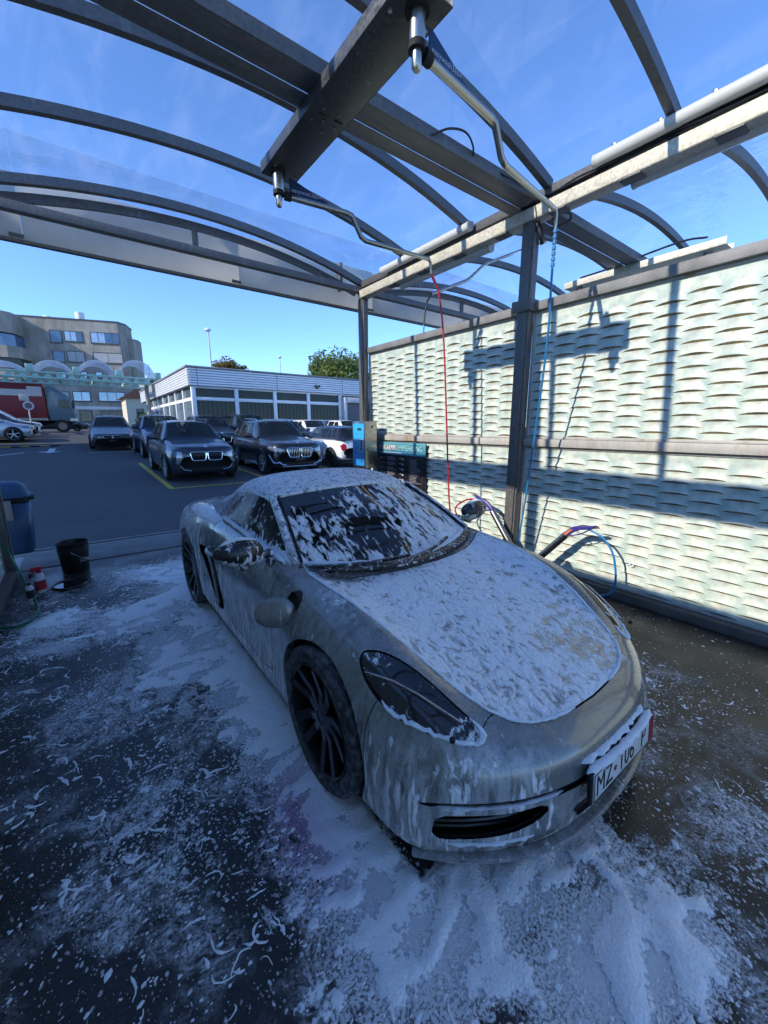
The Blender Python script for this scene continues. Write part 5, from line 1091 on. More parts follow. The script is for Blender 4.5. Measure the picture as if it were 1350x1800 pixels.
# ------------------------------------------------------------------ concrete office block
OFC = NT('board_marked_concrete'); _p = OFC.geo(); _n = OFC.noise(OFC.mapping(_p, (1, 1, .35)), 1.1, 7, .7); _n2 = OFC.noise(_p, .12, 4, .6)
OFC.set(col=OFC.mix(OFC.ramp(OFC.math('ADD', OFC.math('MULTIPLY', _n, .6), OFC.math('MULTIPLY', _n2, .4)), .35, .65), (.20, .185, .155), (.36, .335, .285)), rough=.9, normal=OFC.bump(_n, .3, .05)); OFC = OFC.m
FRM = simple('dark_window_frame', (.06, .055, .05), .5); BLIND = simple('grey_blind', (.34, .35, .36), .6, 0, .08, 3); PANE = simple('office_glass', (.05, .10, .18), .04, .0, .25, .25, spec=.9); PANE2 = simple('bright_office_glass', (.30, .40, .50), .06, .2, .15, .3, spec=.9)
OY = 84.0
ob = thing('office_building', 'grey concrete office block with ribbon windows and a white flue on its roof', 'building', (0, OY, zg(OY)))
def P2(poly, z0, z1, name, mat, par):
    q = pos(par); q.prism(poly, z1 - z0, Matrix.Identity(3), (0, 0, z0)); return q.build(name, mat, par)
zt = on_y(120, 563, OY).z
P2([(-5.6, OY), (7.75, OY), (8.5, OY + 1.6), (8.5, OY + 5), (-5.6, OY + 5)], zg(OY), zt, 'wall', OFC, ob)
P2([(8.2, OY + 1.9), (9.2, OY + 1.9), (9.8, OY + 3.0), (9.8, OY + 5), (8.2, OY + 5)], zg(OY), zt - 1.9, 'stair_tower', OFC, ob)
P2([(-30, OY - 4.2), (-6.2, OY - 4.2), (-5.0, OY - 2.8), (-5.0, OY), (-30, OY)], zt - 3.0, zt - .1, 'parapet', OFC, ob)
for k in range(1, 5):
    z1 = zt - 4.85 - (k - 1) * 3.33; P2([(-30, OY - 4.2 + .05 * k), (-5.9 + .28 * k, OY - 4.2 + .05 * k), (-4.7 + .28 * k, OY - 2.8), (-4.7 + .28 * k, OY - .01), (-30, OY - .01)], max(zg(OY), z1 - 1.65), z1, 'spandrel', OFC, ob)
    P2([(-30, OY - 3.9), (-6.3 + .28 * k, OY - 3.9), (-5.3 + .28 * k, OY - 2.7), (-5.3 + .28 * k, OY - .02), (-30, OY - .02)], z1 + .004, z1 + 1.63 + .02, 'ribbon_window', PANE if k == 1 else (BLIND if k == 4 else FRM), ob)
P2([(-5.65, OY - .05), (7.8, OY - .05), (8.58, OY + 1.6), (8.58, OY + 5.1), (-5.65, OY + 5.1)], zt + .004, zt + .25, 'roof_edge', FRM, ob)
wins = [((85, 579, 106, 599), 'p', 1), ((112.5, 582.5, 145, 598.5), 'q', 3), ((161, 587, 211, 604), 'q', 4), ((91, 616, 112, 634), 'p', 1), ((118, 618, 149, 635), 'b', 2), ((166, 622, 217, 638), 'b', 2), ((96, 653, 115, 662), 'q', 1), ((143, 655, 154, 664), 'q', 1), ((170, 656, 182, 664), 'q', 1), ((101, 688, 121, 705), 'p', 1), ((128, 689, 159, 704), 'Q', 2), ((175, 690.5, 221, 705), 'Q', 3), ((141, 722, 163, 740), 'd', 2), ((179, 723, 224, 737), 'd', 3)]
for (x0, y0, x1, y1), kind, n in wins:
    a = on_y(x0, y0, OY); b = on_y(x0, y1, OY); c = on_y(x1, y0, OY); w = c.x - a.x
    wo = pos(ob); z0, z1 = b.z, a.z
    wo.span((a.x - .12, OY - .10, z0 - .22), (c.x + .12, OY - .004, z0 - .05)); wo.span((a.x - .06, OY - .07, z1), (c.x + .06, OY - .004, z1 + .1)); wo.span((a.x - .07, OY - .07, z0 - .05), (a.x, OY - .004, z1)); wo.span((c.x, OY - .07, z0 - .05), (c.x + .07, OY - .004, z1))
    wf = wo.build('window', FRM, ob)
    for k in range(n):
        q = pos(ob); g_ = .05; q.span((a.x + w * k / n + g_, OY - .045, z0), (a.x + w * (k + 1) / n - g_, OY - .006, z1)); mt = {'p': PANE, 'q': PANE2 if k < 2 else PANE, 'b': BLIND, 'Q': PANE2, 'd': m_cglass()}[kind]
        q.build('pane', mt, wf)
q = pos(ob); a = on_y(100, 717, OY); q.span((-5.5, OY - .06, a.z - .15), (7.8, OY - .003, a.z + .35)); q.build('ground_floor_band', simple('white_band', (.60, .60, .58), .6), ob)
q = pos(ob); a = on_y(117, 566, OY + 4); b = on_y(134, 566, OY + 4); q.lathe([((b.x - a.x) / 2, zt), ((b.x - a.x) / 2, on_y(120, 549, OY + 4).z)], 28, ((a.x + b.x) / 2, OY + 4, 0)); q.build('flue', simple('white_flue', (.70, .70, .68), .5), ob, smooth=True)
q = pos(ob); a = on_y(67, 560, OY + 3); q.lathe([(.9, zt), (.85, zt + .5), (.5, zt + .95), (.02, zt + 1.05)], 20, (a.x, OY + 3, 0)); q.build('roof_dome', simple('white_dome', (.75, .75, .74), .5), ob, smooth=True)
ob.rotation_euler.z = R(-19)
q = pos(ob); q.lathe([(.75, zg(OY)), (.75, 6.2)], 20, (8.9, OY + .9, 0)); q.build('silo', simple('white_tank', (.62, .62, .62), .5), ob, smooth=True)
# ------------------------------------------------------------------ green steel filling-station canopy with plastic vaults
GRN = simple('mint_green_steel', (.30, .50, .45), .45, 0, .10, 3, dirt_shade=(.20, .28, .25), dirtamt=.3); ACR = m_glaze('vault_plastic', .22, 0, (.9, .93, .97)); RIB = simple('white_vault_rib', (.62, .63, .66), .4)
KY = 35.5
sc = thing('station_canopy', 'mint green castellated steel canopy with clear barrel vaults', 'canopy', (1.0, KY, zg(KY)))
zt_, zb_ = on_y(140, 657, KY).z, on_y(140, 668.5, KY).z; xe = on_y(283, 672, KY).x
for yy in (KY, KY + 4.6):
    x0 = -9.0; q = pos(sc); q.span((x0, yy - .14, zt_ - .10), (xe, yy + .14, zt_)); q.span((x0, yy - .14, zb_), (xe, yy + .14, zb_ + .09)); q.build('flange', GRN, sc, bev=.01)
    n = int((xe - x0) / .62); h = zt_ - .10 - zb_ - .09
    for k in range(n):
        xx = x0 + .31 + k * (xe - x0) / n; q = pos(sc); q.prism([(xx - .21, zb_ + .09), (xx + .21, zb_ + .09), (xx + .10, zt_ - .10), (xx - .10, zt_ - .10)], .03, Matrix(((1, 0, 0), (0, 0, -1), (0, 1, 0))), (0, yy + .015, 0)); q.build('web_plate', GRN, sc)
for k in range(8): q = pos(sc); xx = -8.6 + k * (xe + 8.4) / 7; q.span((xx, KY + .15, zb_ + .1), (xx + .12, KY + 4.45, zb_ + .3)); q.build('cross_tie', GRN, sc)
for (p0, p1) in ((-42, 46), (57, 128), (137, 203), (210, 271)):
    a = on_y(p0, 657, KY).x; b = on_y(p1, 660, KY).x; h = (b - a) / 2; rise = on_y((p0 + p1) / 2, 635.5, KY).z - zt_; cx = (a + b) / 2; Rr = (h * h + rise * rise) / (2 * rise); A0 = math.asin(min(1, h / Rr))
    arc = [(cx + Rr * sin(t_), zt_ + .05 + rise - Rr + Rr * cos(t_)) for t_ in np.linspace(-A0, A0, 25)]
    V = []; F = []
    for (x, z) in arc: V += [(x - 1, 0, z - zg(KY)), (x - 1, 3.2, z - zg(KY))]
    for k in range(24): F.append((2 * k, 2 * k + 1, 2 * k + 3, 2 * k + 2))
    raw('vault_sheet', V, F, ACR, sc, True)
    for j in range(6):
        q = pos(sc); q.rectpath([(x, KY + j * .64, z) for x, z in arc], .06, .06); q.build('vault_rib', RIB, sc)
    q = pos(sc); q.span((b + .02, KY - .2, zt_ + .005), (b + .42, KY + .5, zt_ + .42)); q.build('bracket', GRN, sc, bev=.02)
for px, yy in ((262, KY + 1), (272, KY + 4.5), (-60, KY + 1)):
    p = on_y(px, 720, yy); q = pos(sc); q.lathe([(.14, zg(yy)), (.14, zb_)], 16, (p.x, yy, 0)); q.build('column', simple('grey_column', (.34, .34, .33), .5), sc, smooth=True)
q = pos(sc); q.span((xe - 2.6, KY - .4, zb_ - .16), (xe + 1.0, KY + 1.2, zb_ - .10)); q.build('glass_awning', m_glaze('awning_glass', .15, 0, (.8, .92, .88)), sc)
# ------------------------------------------------------------------ car showroom
SY = 24.0; SX = 5.06; zT, zB = 4.70, 3.77
sh = thing('showroom', 'flat roofed white car showroom with ribbed fascia and large window panes', 'building', (SX, SY, zg(SY)))
FAS = simple('white_ribbed_metal', (.74, .76, .80), .35, .1, .05, 2); MUL = simple('white_mullion', (.76, .78, .80), .45, 0, .06, 3); XE = 24.0
def ribs(q, p, d, L_, nrm):
    hh = (zT - zB) / 7
    for k in range(7):
        z0 = zB + k * hh + .012; z1 = z0 + hh - .024; a = Vector(p); b = a + Vector(d) * L_
        c0 = Vector(nrm) * .035; q.add([(a.x, a.y, z0), (b.x, b.y, z0), (b.x, b.y, z1), (a.x, a.y, z1), (a.x + c0.x, a.y + c0.y, z0 + .02), (b.x + c0.x, b.y + c0.y, z0 + .02), (b.x + c0.x, b.y + c0.y, z1 - .02), (a.x + c0.x, a.y + c0.y, z1 - .02)], [(4, 5, 6, 7), (0, 1, 5, 4), (7, 6, 2, 3), (0, 4, 7, 3), (1, 2, 6, 5)])
q = pos(sh); q.span((SX, SY, zB), (XE, SY + 20, zT)); q.build('roof', simple('fascia_backing', (.25, .25, .26), .6), sh)
q = pos(sh); q.span((SX - .12, SY - .12, zT + .002), (XE, SY + 20, zT + .09)); q.build('roof_edge', simple('grey_flashing', (.22, .23, .25), .5), sh, bev=.01)
seams = [SX] + [on_y(px, 660, SY).x for px in (346, 486, 601)] + [XE]
for a, b in zip(seams, seams[1:]):
    q = pos(sh); ribs(q, (a + .02, SY, 0), (1, 0, 0), b - a - .04, (0, -1, 0)); o = q.build('fascia_panel', FAS, sh)
for k in range(4):
    q = pos(sh); ribs(q, (SX, SY + .02 + k * 5, 0), (0, 1, 0), 4.96, (-1, 0, 0)); q.build('fascia_panel', FAS, sh)
q = pos(sh); q.span((SX + .5, SY + .9, zg(SY)), (XE, SY + 19.5, zB)); q.build('interior_wall', simple('dim_interior', (.05, .06, .06), .9), sh)
zs = 1.98
q = pos(sh); q.span((SX + .15, SY + .18, zg(SY) - .2), (XE, SY + .45, zs)); q.span((SX + .15, SY + .45, zg(SY) - .2), (SX + .4, SY + 19, zs)); q.build('base_wall', simple('white_base_wall', (.55, .56, .57), .7), sh)
tp = NT('showroom_glass_with_blinds'); _p = tp.geo(); st_ = tp.math('SINE', tp.math('MULTIPLY', tp.n('ShaderNodeSeparateXYZ', {0: _p}).outputs[0], 26.0)); tp.set(col=tp.mix(tp.ramp(st_, -.2, .6), (.006, .010, .011), (.026, .038, .040)), rough=.05, spec=.22); PB_ = tp.m
PT_ = simple('showroom_upper_glass', (.020, .022, .021), .05, 0, .5, .6, spec=.25)
mx_ = [SX + .22] + [on_y(px, 710, SY + .2).x for px in (416, 483, 541.5, 597)]; step = mx_[-1] - mx_[-2]; mx_ += [mx_[-1] + step * k for k in (1, 2, 3)]
ztr = on_y(349, 700.5, SY + .2).z
for k, x in enumerate(mx_):
    q = pos(sh); q.span((x - .11, SY + .10, zs), (x + .11, SY + .30, zB)); q.build('mullion', MUL, sh, bev=.01)
for a, b in zip(mx_, mx_[1:]):
    w_ = pos(sh); w_.span((a + .11, SY + .14, ztr - .09), (b - .11, SY + .26, ztr + .09)); w_.span((a + .11, SY + .10, zs), (b - .11, SY + .30, zs + .07)); w_.span((a + .11, SY + .14, zB - .1), (b - .11, SY + .26, zB)); wo = w_.build('window', MUL, sh, bev=.006)
    q = pos(sh); q.span((a + .11, SY + .19, ztr + .09), (b - .11, SY + .21, zB - .1)); q.build('pane', PT_, wo)
    q = pos(sh); q.span((a + .11, SY + .19, zs + .07), (b - .11, SY + .21, ztr - .09)); q.build('pane', PB_, wo)
for k in range(7):
    y0 = SY + .35 + k * 2.3; w_ = pos(sh); w_.span((SX + .16, y0, zs - 1.2), (SX + .36, y0 + .16, zB)); w_.span((SX + .2, y0 + .16, ztr - .09), (SX + .32, y0 + 2.3, ztr + .09)); wo = w_.build('window', MUL, sh, bev=.006)
    for (z0, z1) in ((zs - 1.1, ztr - .09), (ztr + .09, zB)): q = pos(sh); q.span((SX + .25, y0 + .16, z0), (SX + .27, y0 + 2.3, z1)); q.build('pane', simple('side_glass', (.10, .14, .16), .05, 0, .4, .8, spec=.9) , wo)
q = pos(sh); a = on_y(557, 679, SY - .05); q.box((a.x - .1, SY - .12, a.z), (.12, .14, .12)); q.box((a.x + .12, SY - .12, a.z), (.12, .14, .12)); q.box((a.x, SY - .06, a.z - .12), (.16, .08, .1)); q.build('floodlight', BLKP, sh, bev=.02)
gx0 = on_y(606, 720, SY - .3).x; q = pos(sh); q.span((gx0, SY - .3, zg(SY)), (gx0 + .22, SY + .08, 3.55)); q.span((gx0 + .22, SY - .3, 3.2), (gx0 + 3.2, SY + .08, 3.55)); q.span((gx0 + 3.2, SY - .3, zg(SY)), (gx0 + 3.4, SY + .08, 3.55)); q.build('gate_frame', simple('pale_gate_frame', (.52, .52, .52), .5), sh, bev=.02)
q = pos(sh); q.span((gx0 + .22, SY - .1, zg(SY)), (gx0 + 3.2, SY - .04, 3.19)); q.build('gate', simple('grey_gate', (.12, .12, .125), .6), sh)
# ------------------------------------------------------------------ small house far behind, seen under the green canopy
hp = on_y(258, 720, 72); hs = thing('house', 'cream house with red tiled roof seen under the green canopy', 'house', (hp.x, 72, zg(72)))
q = MB(); q.span((-2.6, 0, 0), (5, 7, 4.6)); q.build('wall', simple('cream_render', (.55, .50, .38), .8), hs)
q = MB(); q.prism([(-3.2, 4.5), (5.6, 4.5), (1.2, 7.4)], 8.0, Matrix(((1, 0, 0), (0, 0, -1), (0, 1, 0))), (0, 7.5, 0)); q.build('roof', simple('red_tiles', (.26, .10, .06), .8, 0, .2, 2), hs)
for xx in (-1.4, .8, 3.0): q = MB(); q.span((xx, -.05, 1.6), (xx + 1, .02, 3.0)); q.build('window', m_cglass(), hs)
# ------------------------------------------------------------------ truck
TY_ = 41.0; xr = on_y(136, 740, TY_).x; xc = on_y(89, 740, TY_).x
tk = thing('truck', 'parked lorry with red curtain trailer and blue grey cab', 'truck', (xc, TY_, zg(TY_)))
RED = simple('red_trailer_curtain', (.22, .012, .022), .45, 0, .12, 1.5, .05); TWH = simple('white_trailer_print', (.62, .63, .66), .5); CABB = m_paint('blue_grey_cab_paint', (.12, .20, .25), .1)
cl = xr - xc; Lt = 9.0
q = MB(); q.span((-Lt, 0, 1.05), (-.12, 2.5, 3.78)); q.build('trailer_box', RED, tk, bev=.04)
q = MB(); q.span((-Lt, -.012, 2.72), (-.25, -.002, 3.18)); q.span((-1.1, -.012, 3.18), (-.25, -.002, 3.42)); q.build('white_stripe', TWH, tk)
q = MB(); q.span((-Lt, .01, 3.782), (-.12, 2.49, 3.84)); q.build('roof_rail', simple('pink_red_rail', (.42, .10, .14), .4), tk)
q = MB(); q.span((-Lt, -.014, .93), (-.12, .06, 1.10)); q.build('side_rail', simple('trailer_rail', (.42, .36, .30), .6), tk)
q = MB(); q.prism([(0, .95), (cl - .1, .85), (cl, 1.2), (cl - .06, 2.0), (cl - .30, 2.75), (cl - .95, 3.30), (.25, 3.62), (0, 3.5)], 2.4, Matrix(((1, 0, 0), (0, 0, -1), (0, 1, 0))), (0, 2.45, 0)); q.build('cab', CABB, tk, bev=.05)
q = MB(); q.prism([(cl - 1.05, 1.95), (cl - .28, 1.80), (cl - .36, 2.45), (cl - .50, 2.55), (cl - 1.05, 2.55)], .02, Matrix(((1, 0, 0), (0, 0, -1), (0, 1, 0))), (0, .045, 0)); q.build('side_window', m_cglass(), tk)
q = MB(); q.span((cl - .16, -.14, 1.85), (cl - .02, .02, 2.5)); q.build('mirror', BLKP, tk, bev=.03)
q = MB(); q.span((cl - .45, -.0, .9), (cl + .06, .03, 1.1)); q.build('bumper_lamp', LAMPC, tk)
q = MB(); q.span((-2.0, .15, .45), (-1.0, 2.2, .95)); q.build('side_tank', BLKP, tk, bev=.03)
q = MB(); q.span((-Lt, .8, .70), (cl - .3, 1.7, .93)); q.build('chassis', UNDER, tk)
for xx in (cl * .42, -1.6 - .0, -6.6, -7.8):
    if xx == -1.6: continue
    for yy, sd_ in ((.16, -1), (2.3, 1)):
        w_ = bpy.data.objects.new('wheel', None); C.objects.link(w_); w_.parent = tk; w_.location = (xx, yy, .5); Mx = Matrix.Rotation(-sd_ * pi / 2, 3, 'X')
        q = MB(); q.lathe([(.28, -.14), (.46, -.14), (.50, -.1), (.50, .1), (.46, .14), (.28, .14)], 32, M=Mx, cap=False); q.build('tyre', TYRE, w_, smooth=True); q = MB(); q.lathe([(.29, .12), (.20, .03), (.12, .10), (.02, .10)], 24, M=Mx); q.build('rim', simple('truck_rim', (.30, .22, .19), .5), w_, smooth=True)
# ------------------------------------------------------------------ sign on a post seen from behind
p = on_y(56, 750, 31.5); sg_ = thing('road_sign', 'grey sign post with square and round plates before the red trailer', 'sign', (p.x, 31.5, zg(31.5)))
q = MB(); q.tube([(0, 0, 0), (0, 0, 2.45)], .035, 8); q.build('post', simple('sign_post_grey', (.5, .5, .5), .5), sg_, smooth=True)
q = MB(); q.box((-.12, -.05, 2.25), (.42, .02, .36)); q.build('square_plate', simple('plate_back', (.48, .47, .42), .5, .2), sg_, bev=.01)
q = MB(); q.lathe([(.25, 0), (.25, .02)], 28, (.02, -.06, 1.80), Matrix.Rotation(pi / 2, 3, 'X')); rp = q.build('round_plate', simple('round_plate_rim', (.62, .62, .62), .5), sg_)
q = MB(); q.lathe([(.17, 0), (.17, .006)], 28, (.02, -.075, 1.80), Matrix.Rotation(pi / 2, 3, 'X')); q.build('dark_centre', simple('plate_centre', (.16, .11, .11), .5), rp)
# ------------------------------------------------------------------ lamp posts and mast
for px, pt, yy, lab in ((366, 580, 45, 'tall street lamp above the left end of the showroom roof'), (492, 628, 62, 'shorter street lamp above the middle of the showroom roof')):
    a = on_y(px, pt, yy); lp = thing('street_lamp', lab, 'street lamp', (a.x, yy, zg(yy)), 0, 'street lamps behind the showroom'); h = a.z - zg(yy)
    q = MB(); q.tube([(0, 0, 0), (0, 0, h * .5), (-.02, 0, h - .1)], [.11, .085, .06], 10); q.build('pole', simple('lamp_pole_grey', (.45, .46, .47), .5), lp, smooth=True)
    q = MB(); q.lathe([(.10, -.05), (.30, .02), (.32, .12), (.20, .26), (.02, .30)], 18, (-.05, 0, h - .1)); q.build('head', simple('lamp_head_white', (.65, .65, .65), .4), lp, smooth=True)
a = on_y(260.5, 640, 66); ms_ = thing('antenna_mast', 'thin mast rising behind the right hand vault', 'mast', (a.x, 66, zg(66)))
q = MB(); q.tube([(0, 0, 0), (0, 0, a.z - zg(66))], [.09, .04], 8); q.build('pole', FRM, ms_, smooth=True); q = MB(); q.tube([(-.35, 0, a.z - zg(66) - 1.4), (.35, 0, a.z - zg(66) - 1.4)], .03, 6); q.build('crossbar', FRM, ms_, smooth=True)
# ------------------------------------------------------------------ trees and a shrub
def m_leaf(name, a, b):
    t = NT(name); g = t.n('ShaderNodeObjectInfo'); p = t.geo(); k = t.noise(p, 1.3, 3, .6); r_ = t.n('ShaderNodeSeparateColor', {0: t.voro(p, 2.6, 'F1', 'Color')}).outputs[0]
    c = t.mix(t.math('ADD', t.math('MULTIPLY', k, .5), t.math('MULTIPLY', r_, .5)), a, b); t.set(col=c, rough=.6, spec=.3)
    tl = t.n('ShaderNodeBsdfTranslucent', {0: c}); m = t.n('ShaderNodeMixShader', {0: .35, 1: t.b.outputs[0], 2: tl.outputs[0]}); t.t.links.new(m.outputs[0], t.out.inputs[0]); return t.m
BARK = simple('bark', (.07, .05, .035), .9, 0, .3, 6, .4)
def tree(label, x, y, ztop, cw, lobes, nleaf, mat, seed, ls=.22, name='tree'):
    rng = random.Random(seed); z0 = zg(y); h = ztop - z0; tr = thing(name, label, 'tree', (x, y, z0)); q = MB(); q.tube(catmull([(0, 0, 0), (.1, 0, h * .25), (-.1, .1, h * .5), (.1, 0, h * .8)], 4), [.30 * h / 9 * (1 - .8 * k / 12) for k in range(13)], 8)
    cs = []
    for k in range(lobes):
        a = rng.uniform(0, 2 * pi); rr = cw * math.sqrt(rng.random()) * .85; zz = h * rng.uniform(.45, .9); rr *= (1 - ((zz / h - .6) / .5) ** 2 * .8) ; c = Vector((rr * cos(a), rr * sin(a), zz)); cs.append((c, rng.uniform(.5, 1.0) * cw * .36))
        q.tube([(0, 0, h * .4 * rng.uniform(.6, 1.2)), c * .6 + Vector((0, 0, h * .12)), c], [.09, .05, .015], 5)
    q.build('trunk', BARK, tr, smooth=True); V = []; F = []
    for (c, rad) in cs:
        for _ in range(nleaf // lobes):
            d = Vector((rng.gauss(0, 1), rng.gauss(0, 1), rng.gauss(0, .8))).normalized() * rad * rng.random() ** .45; p = c + d; p.z = min(p.z, h * (1.0 - .02 * rng.random())); s_ = ls * rng.uniform(.5, 1.2)
            u_ = Vector((rng.gauss(0, 1), rng.gauss(0, 1), rng.gauss(0, .6))).normalized(); v_ = u_.cross(Vector((rng.gauss(0, 1), rng.gauss(0, 1), rng.gauss(0, 1)))).normalized(); b = len(V)
            V += [p - u_ * s_, p + v_ * s_ * .45, p + u_ * s_, p - v_ * s_ * .45]; F.append((b, b + 1, b + 2, b + 3))
    o = raw('crown', V, F, mat, tr); o['kind'] = 'stuff'; return tr
L1 = m_leaf('green_leaves', (.09, .14, .03), (.20, .25, .07)); L2 = m_leaf('yellowing_leaves', (.10, .08, .02), (.22, .17, .05)); L3 = m_leaf('shrub_leaves', (.06, .10, .012), (.20, .22, .04))
a = on_y(585, 624, 44); tree('broad green tree behind the right half of the showroom roof', a.x + .3, 44, a.z + .3, 5.0, 46, 9000, L1, 3, .24)
a = on_y(400, 627, 52); tree('yellowing tree behind the showroom roof near the tall lamp', a.x, 52, a.z + .2, 3.0, 26, 4200, L2, 5)
a = on_y(437, 647, 54); tree('small tree tip just showing over the showroom roof', a.x, 54, a.z, 1.2, 10, 900, L1, 8)
a = on_y(258, 722, 48); tree('yellow green shrub beside the grey canopy column', a.x, 48, a.z, 1.1, 14, 1600, L3, 9, .16, 'shrub')
# ------------------------------------------------------------------ swing booms hanging from the cross beam
STAIN = NT('brushed_stainless'); STAIN.set(col=(.40, .39, .36), metal=1.0, rough=STAIN.math('ADD', .20, STAIN.math('MULTIPLY', STAIN.noise(STAIN.coord(), 5, 2, .5), .16))); STAIN = STAIN.m; DKBLU = simple('dark_blue_plate', (.006, .035, .11), .4); DKSTEEL = m_galv('dark_channel_steel', (.075, .078, .08), .3, .4, .5)
mc = thing('boom_channel', 'wide dark steel channel bolted under the cross beam, carrying both swing booms', 'channel', (1.615, 2.7, 3.62))
q = pos(mc); q.span((1.475, 1.76, 3.618), (1.755, 3.63, 3.626)); q.span((1.47, 1.76, 3.618), (1.475, 3.63, 3.698)); q.span((1.755, 1.76, 3.618), (1.76, 3.63, 3.698)); q.build('web', DKSTEEL, mc, bev=.002)
for k, (x, y) in enumerate([(1.55, 2.70), (1.60, 2.80), (1.66, 2.70), (1.70, 2.82), (1.53, 2.84), (1.64, 2.90), (1.51, 1.95), (1.72, 1.92), (1.52, 3.45), (1.71, 3.50)]):
    q = pos(mc); q.lathe([(.012, 3.606), (.012, 3.6178)], 6, (x, y, 0)); q.build('bolt', STAIN, mc)
for (x0, y0) in ((1.57, 2.76), (1.69, 2.76)): q = pos(mc); q.span((x0 - .03, y0 - .008, 3.6155), (x0 + .03, y0 + .008, 3.6178)); q.build('slot', BLACK_IN, mc)
def boom(label, piv, kink, end, hose_top, plate_dir, group='swing booms'):
    P0 = Vector(piv); b = thing('swing_boom', label, 'boom', P0, 0, group); O = P0
    q = MB(off=O); q.lathe([(.062, 3.60), (.062, 3.617)], 24, (P0.x, P0.y, 0)); q.build('mount_ring', BLACK_IN, b, smooth=True)
    q = MB(off=O); q.lathe([(.038, 3.46), (.042, 3.47), (.042, 3.60)], 24, (P0.x, P0.y, 0)); q.build('bearing', STAIN, b, smooth=True)
    q = MB(off=O); q.lathe([(.045, 3.445), (.045, 3.475)], 24, (P0.x, P0.y, 0)); q.build('collar', BLACK_IN, b, smooth=True)
    q = MB(off=O); q.lathe([(.016, 3.36), (.026, 3.375), (.026, 3.445)], 16, (P0.x, P0.y, 0)); q.build('swivel', STAIN, b, smooth=True)
    k = Vector(kink); e = Vector(end); d = (e - P0); d.z = 0; d.normalize(); z0 = 3.455; s_ = P0.copy(); s_.z = z0; L = (Vector((k.x, k.y, 0)) - Vector((P0.x, P0.y, 0))).length
    pts = [s_ + d * .06, s_ + d * (L - .05), s_ + d * L + Vector((0, 0, -.01)), s_ + d * (L + .09) + Vector((0, 0, -.16)), s_ + d * (L + .14) + Vector((0, 0, -.185))]
    endp = Vector((P0.x, P0.y, 0)) + d * (Vector((e.x, e.y, 0)) - Vector((P0.x, P0.y, 0))).length; endp.z = e.z; pts += [endp]
    q = MB(off=O); q.tube(pts, [.024] * 3 + [.022] * 2 + [.019], 12); q.build('tube', STAIN, b, smooth=True)
    q = MB(off=O); q.tube([s_ + d * .05, s_ + d * .10], .034, 14); q.build('socket', BLACK_IN, b, smooth=True)
    dn = endp + Vector((0, 0, -.03)); q = MB(off=O); q.tube([endp + d * -.005, endp + d * .02 + Vector((0, 0, -.03)), Vector(hose_top)], [.019, .015, .011], 10); q.build('outlet', STAIN, b, smooth=True)
    # triangular maker's plate standing on the tube
    n = d.cross(Vector((0, 0, 1))); M = Matrix((d, Vector((0, 0, 1)), n)).transposed(); c = s_ + d * .09 + Vector((0, 0, .022)) - n * .003
    q = MB(off=O); q.prism([(0, 0), (.34, 0), (.34, .012), (.03, .115), (0, .115)], .006, M, c); tp_ = q.build('name_plate', DKBLU, b)
    M4 = M.to_4x4(); WT = simple('plate_lettering', (.45, .50, .58), .5)
    m1 = Matrix.Translation(c - O + d * .02 + Vector((0, 0, .035)) + n * .0064) @ M4; lettering('lettering', 'easywash365+', .045, m1, WT, b, .0003)
    return b, endp
boom1, e1 = boom('nearer stainless swing boom above the car bonnet, feeding the blue hose', (1.62, 1.87, 3.60), (2.34, 1.94, 0), (3.22, 2.03, 3.25), (3.25, 2.035, 3.12), 1)
boom2, e2 = boom('further stainless swing boom feeding the red hose', (1.57, 3.52, 3.60), (2.23, 3.46, 0), (3.08, 3.32, 3.25), (3.11, 3.315, 3.12), 1)
BLUEH = simple('blue_hose', (.015, .16, .36), .35, 0, .1, 20); REDH = simple('red_hose', (.40, .012, .02), .35, 0, .1, 20); GREENH = simple('green_hose', (.005, .13, .055), .4, 0, .15, 20); BLKC = simple('black_cable', (.008, .008, .009), .5)
def hose(label, P, r, mat, guard=None, group=None):
    h = thing('pressure_hose', label, 'hose', P[0], 0, group); Q = catmull(P, 10); q = MB(off=P[0]); q.tube(Q, r, 8); q.build('line', mat, h, smooth=True)
    if guard:
        q = MB(off=P[0]); a, b = guard
        for k in range(a, b): q.tube([Q[k] , Q[k].lerp(Q[k + 1], .55)], r * 1.7, 8)
        o = q.build('coil_guard', mat, h, smooth=True); o['kind'] = 'stuff'
    return h
bp = [Vector((3.25, 2.035, 3.12))] + [on_x(px, py, x) for px, py, x in ((969, 500, 3.27), (964, 580, 3.32), (952, 680, 3.40), (938, 780, 3.48), (923, 880, 3.56), (912, 945, 3.60))] + [Vector((3.60, 2.44, .10)), Vector((3.62, 2.2, .02)), Vector((3.62, 1.75, .02)), on_x(1074, 1042, 3.66), on_x(1080, 985, 3.66), on_x(1062, 948, 3.65), on_x(1036, 931, 3.64)]
hose('blue pressure hose hanging from the nearer boom past the middle post', bp, .0095, BLUEH, (0, 7))
rp_ = [Vector((3.11, 3.315, 3.12))] + [on_y(px, py, y) for px, py, y in ((772, 520, 3.30), (780, 600, 3.27), (785, 740, 3.22), (790, 885, 3.18))] + [Vector((3.42, 3.15, .40)), Vector((3.45, 3.02, .42)), on_x(800, 895, 3.50), on_x(822, 878, 3.58), on_x(846, 881, 3.63)]
hose('red pressure hose hanging from the further boom to the first spray gun', rp_, .0095, REDH, (0, 5))
gp = [on_x(-60, 900, -.70), on_x(0, 953, -.69), on_z(28, 995, .28), on_z(50, 1035, .10), on_z(66, 1066, .02), on_z(60, 1085, .018), on_z(38, 1099, .018), on_z(0, 1104, .018), on_z(-60, 1100, .018)]
hose('green garden hose curling over the floor at the left edge', gp, .012, GREENH)
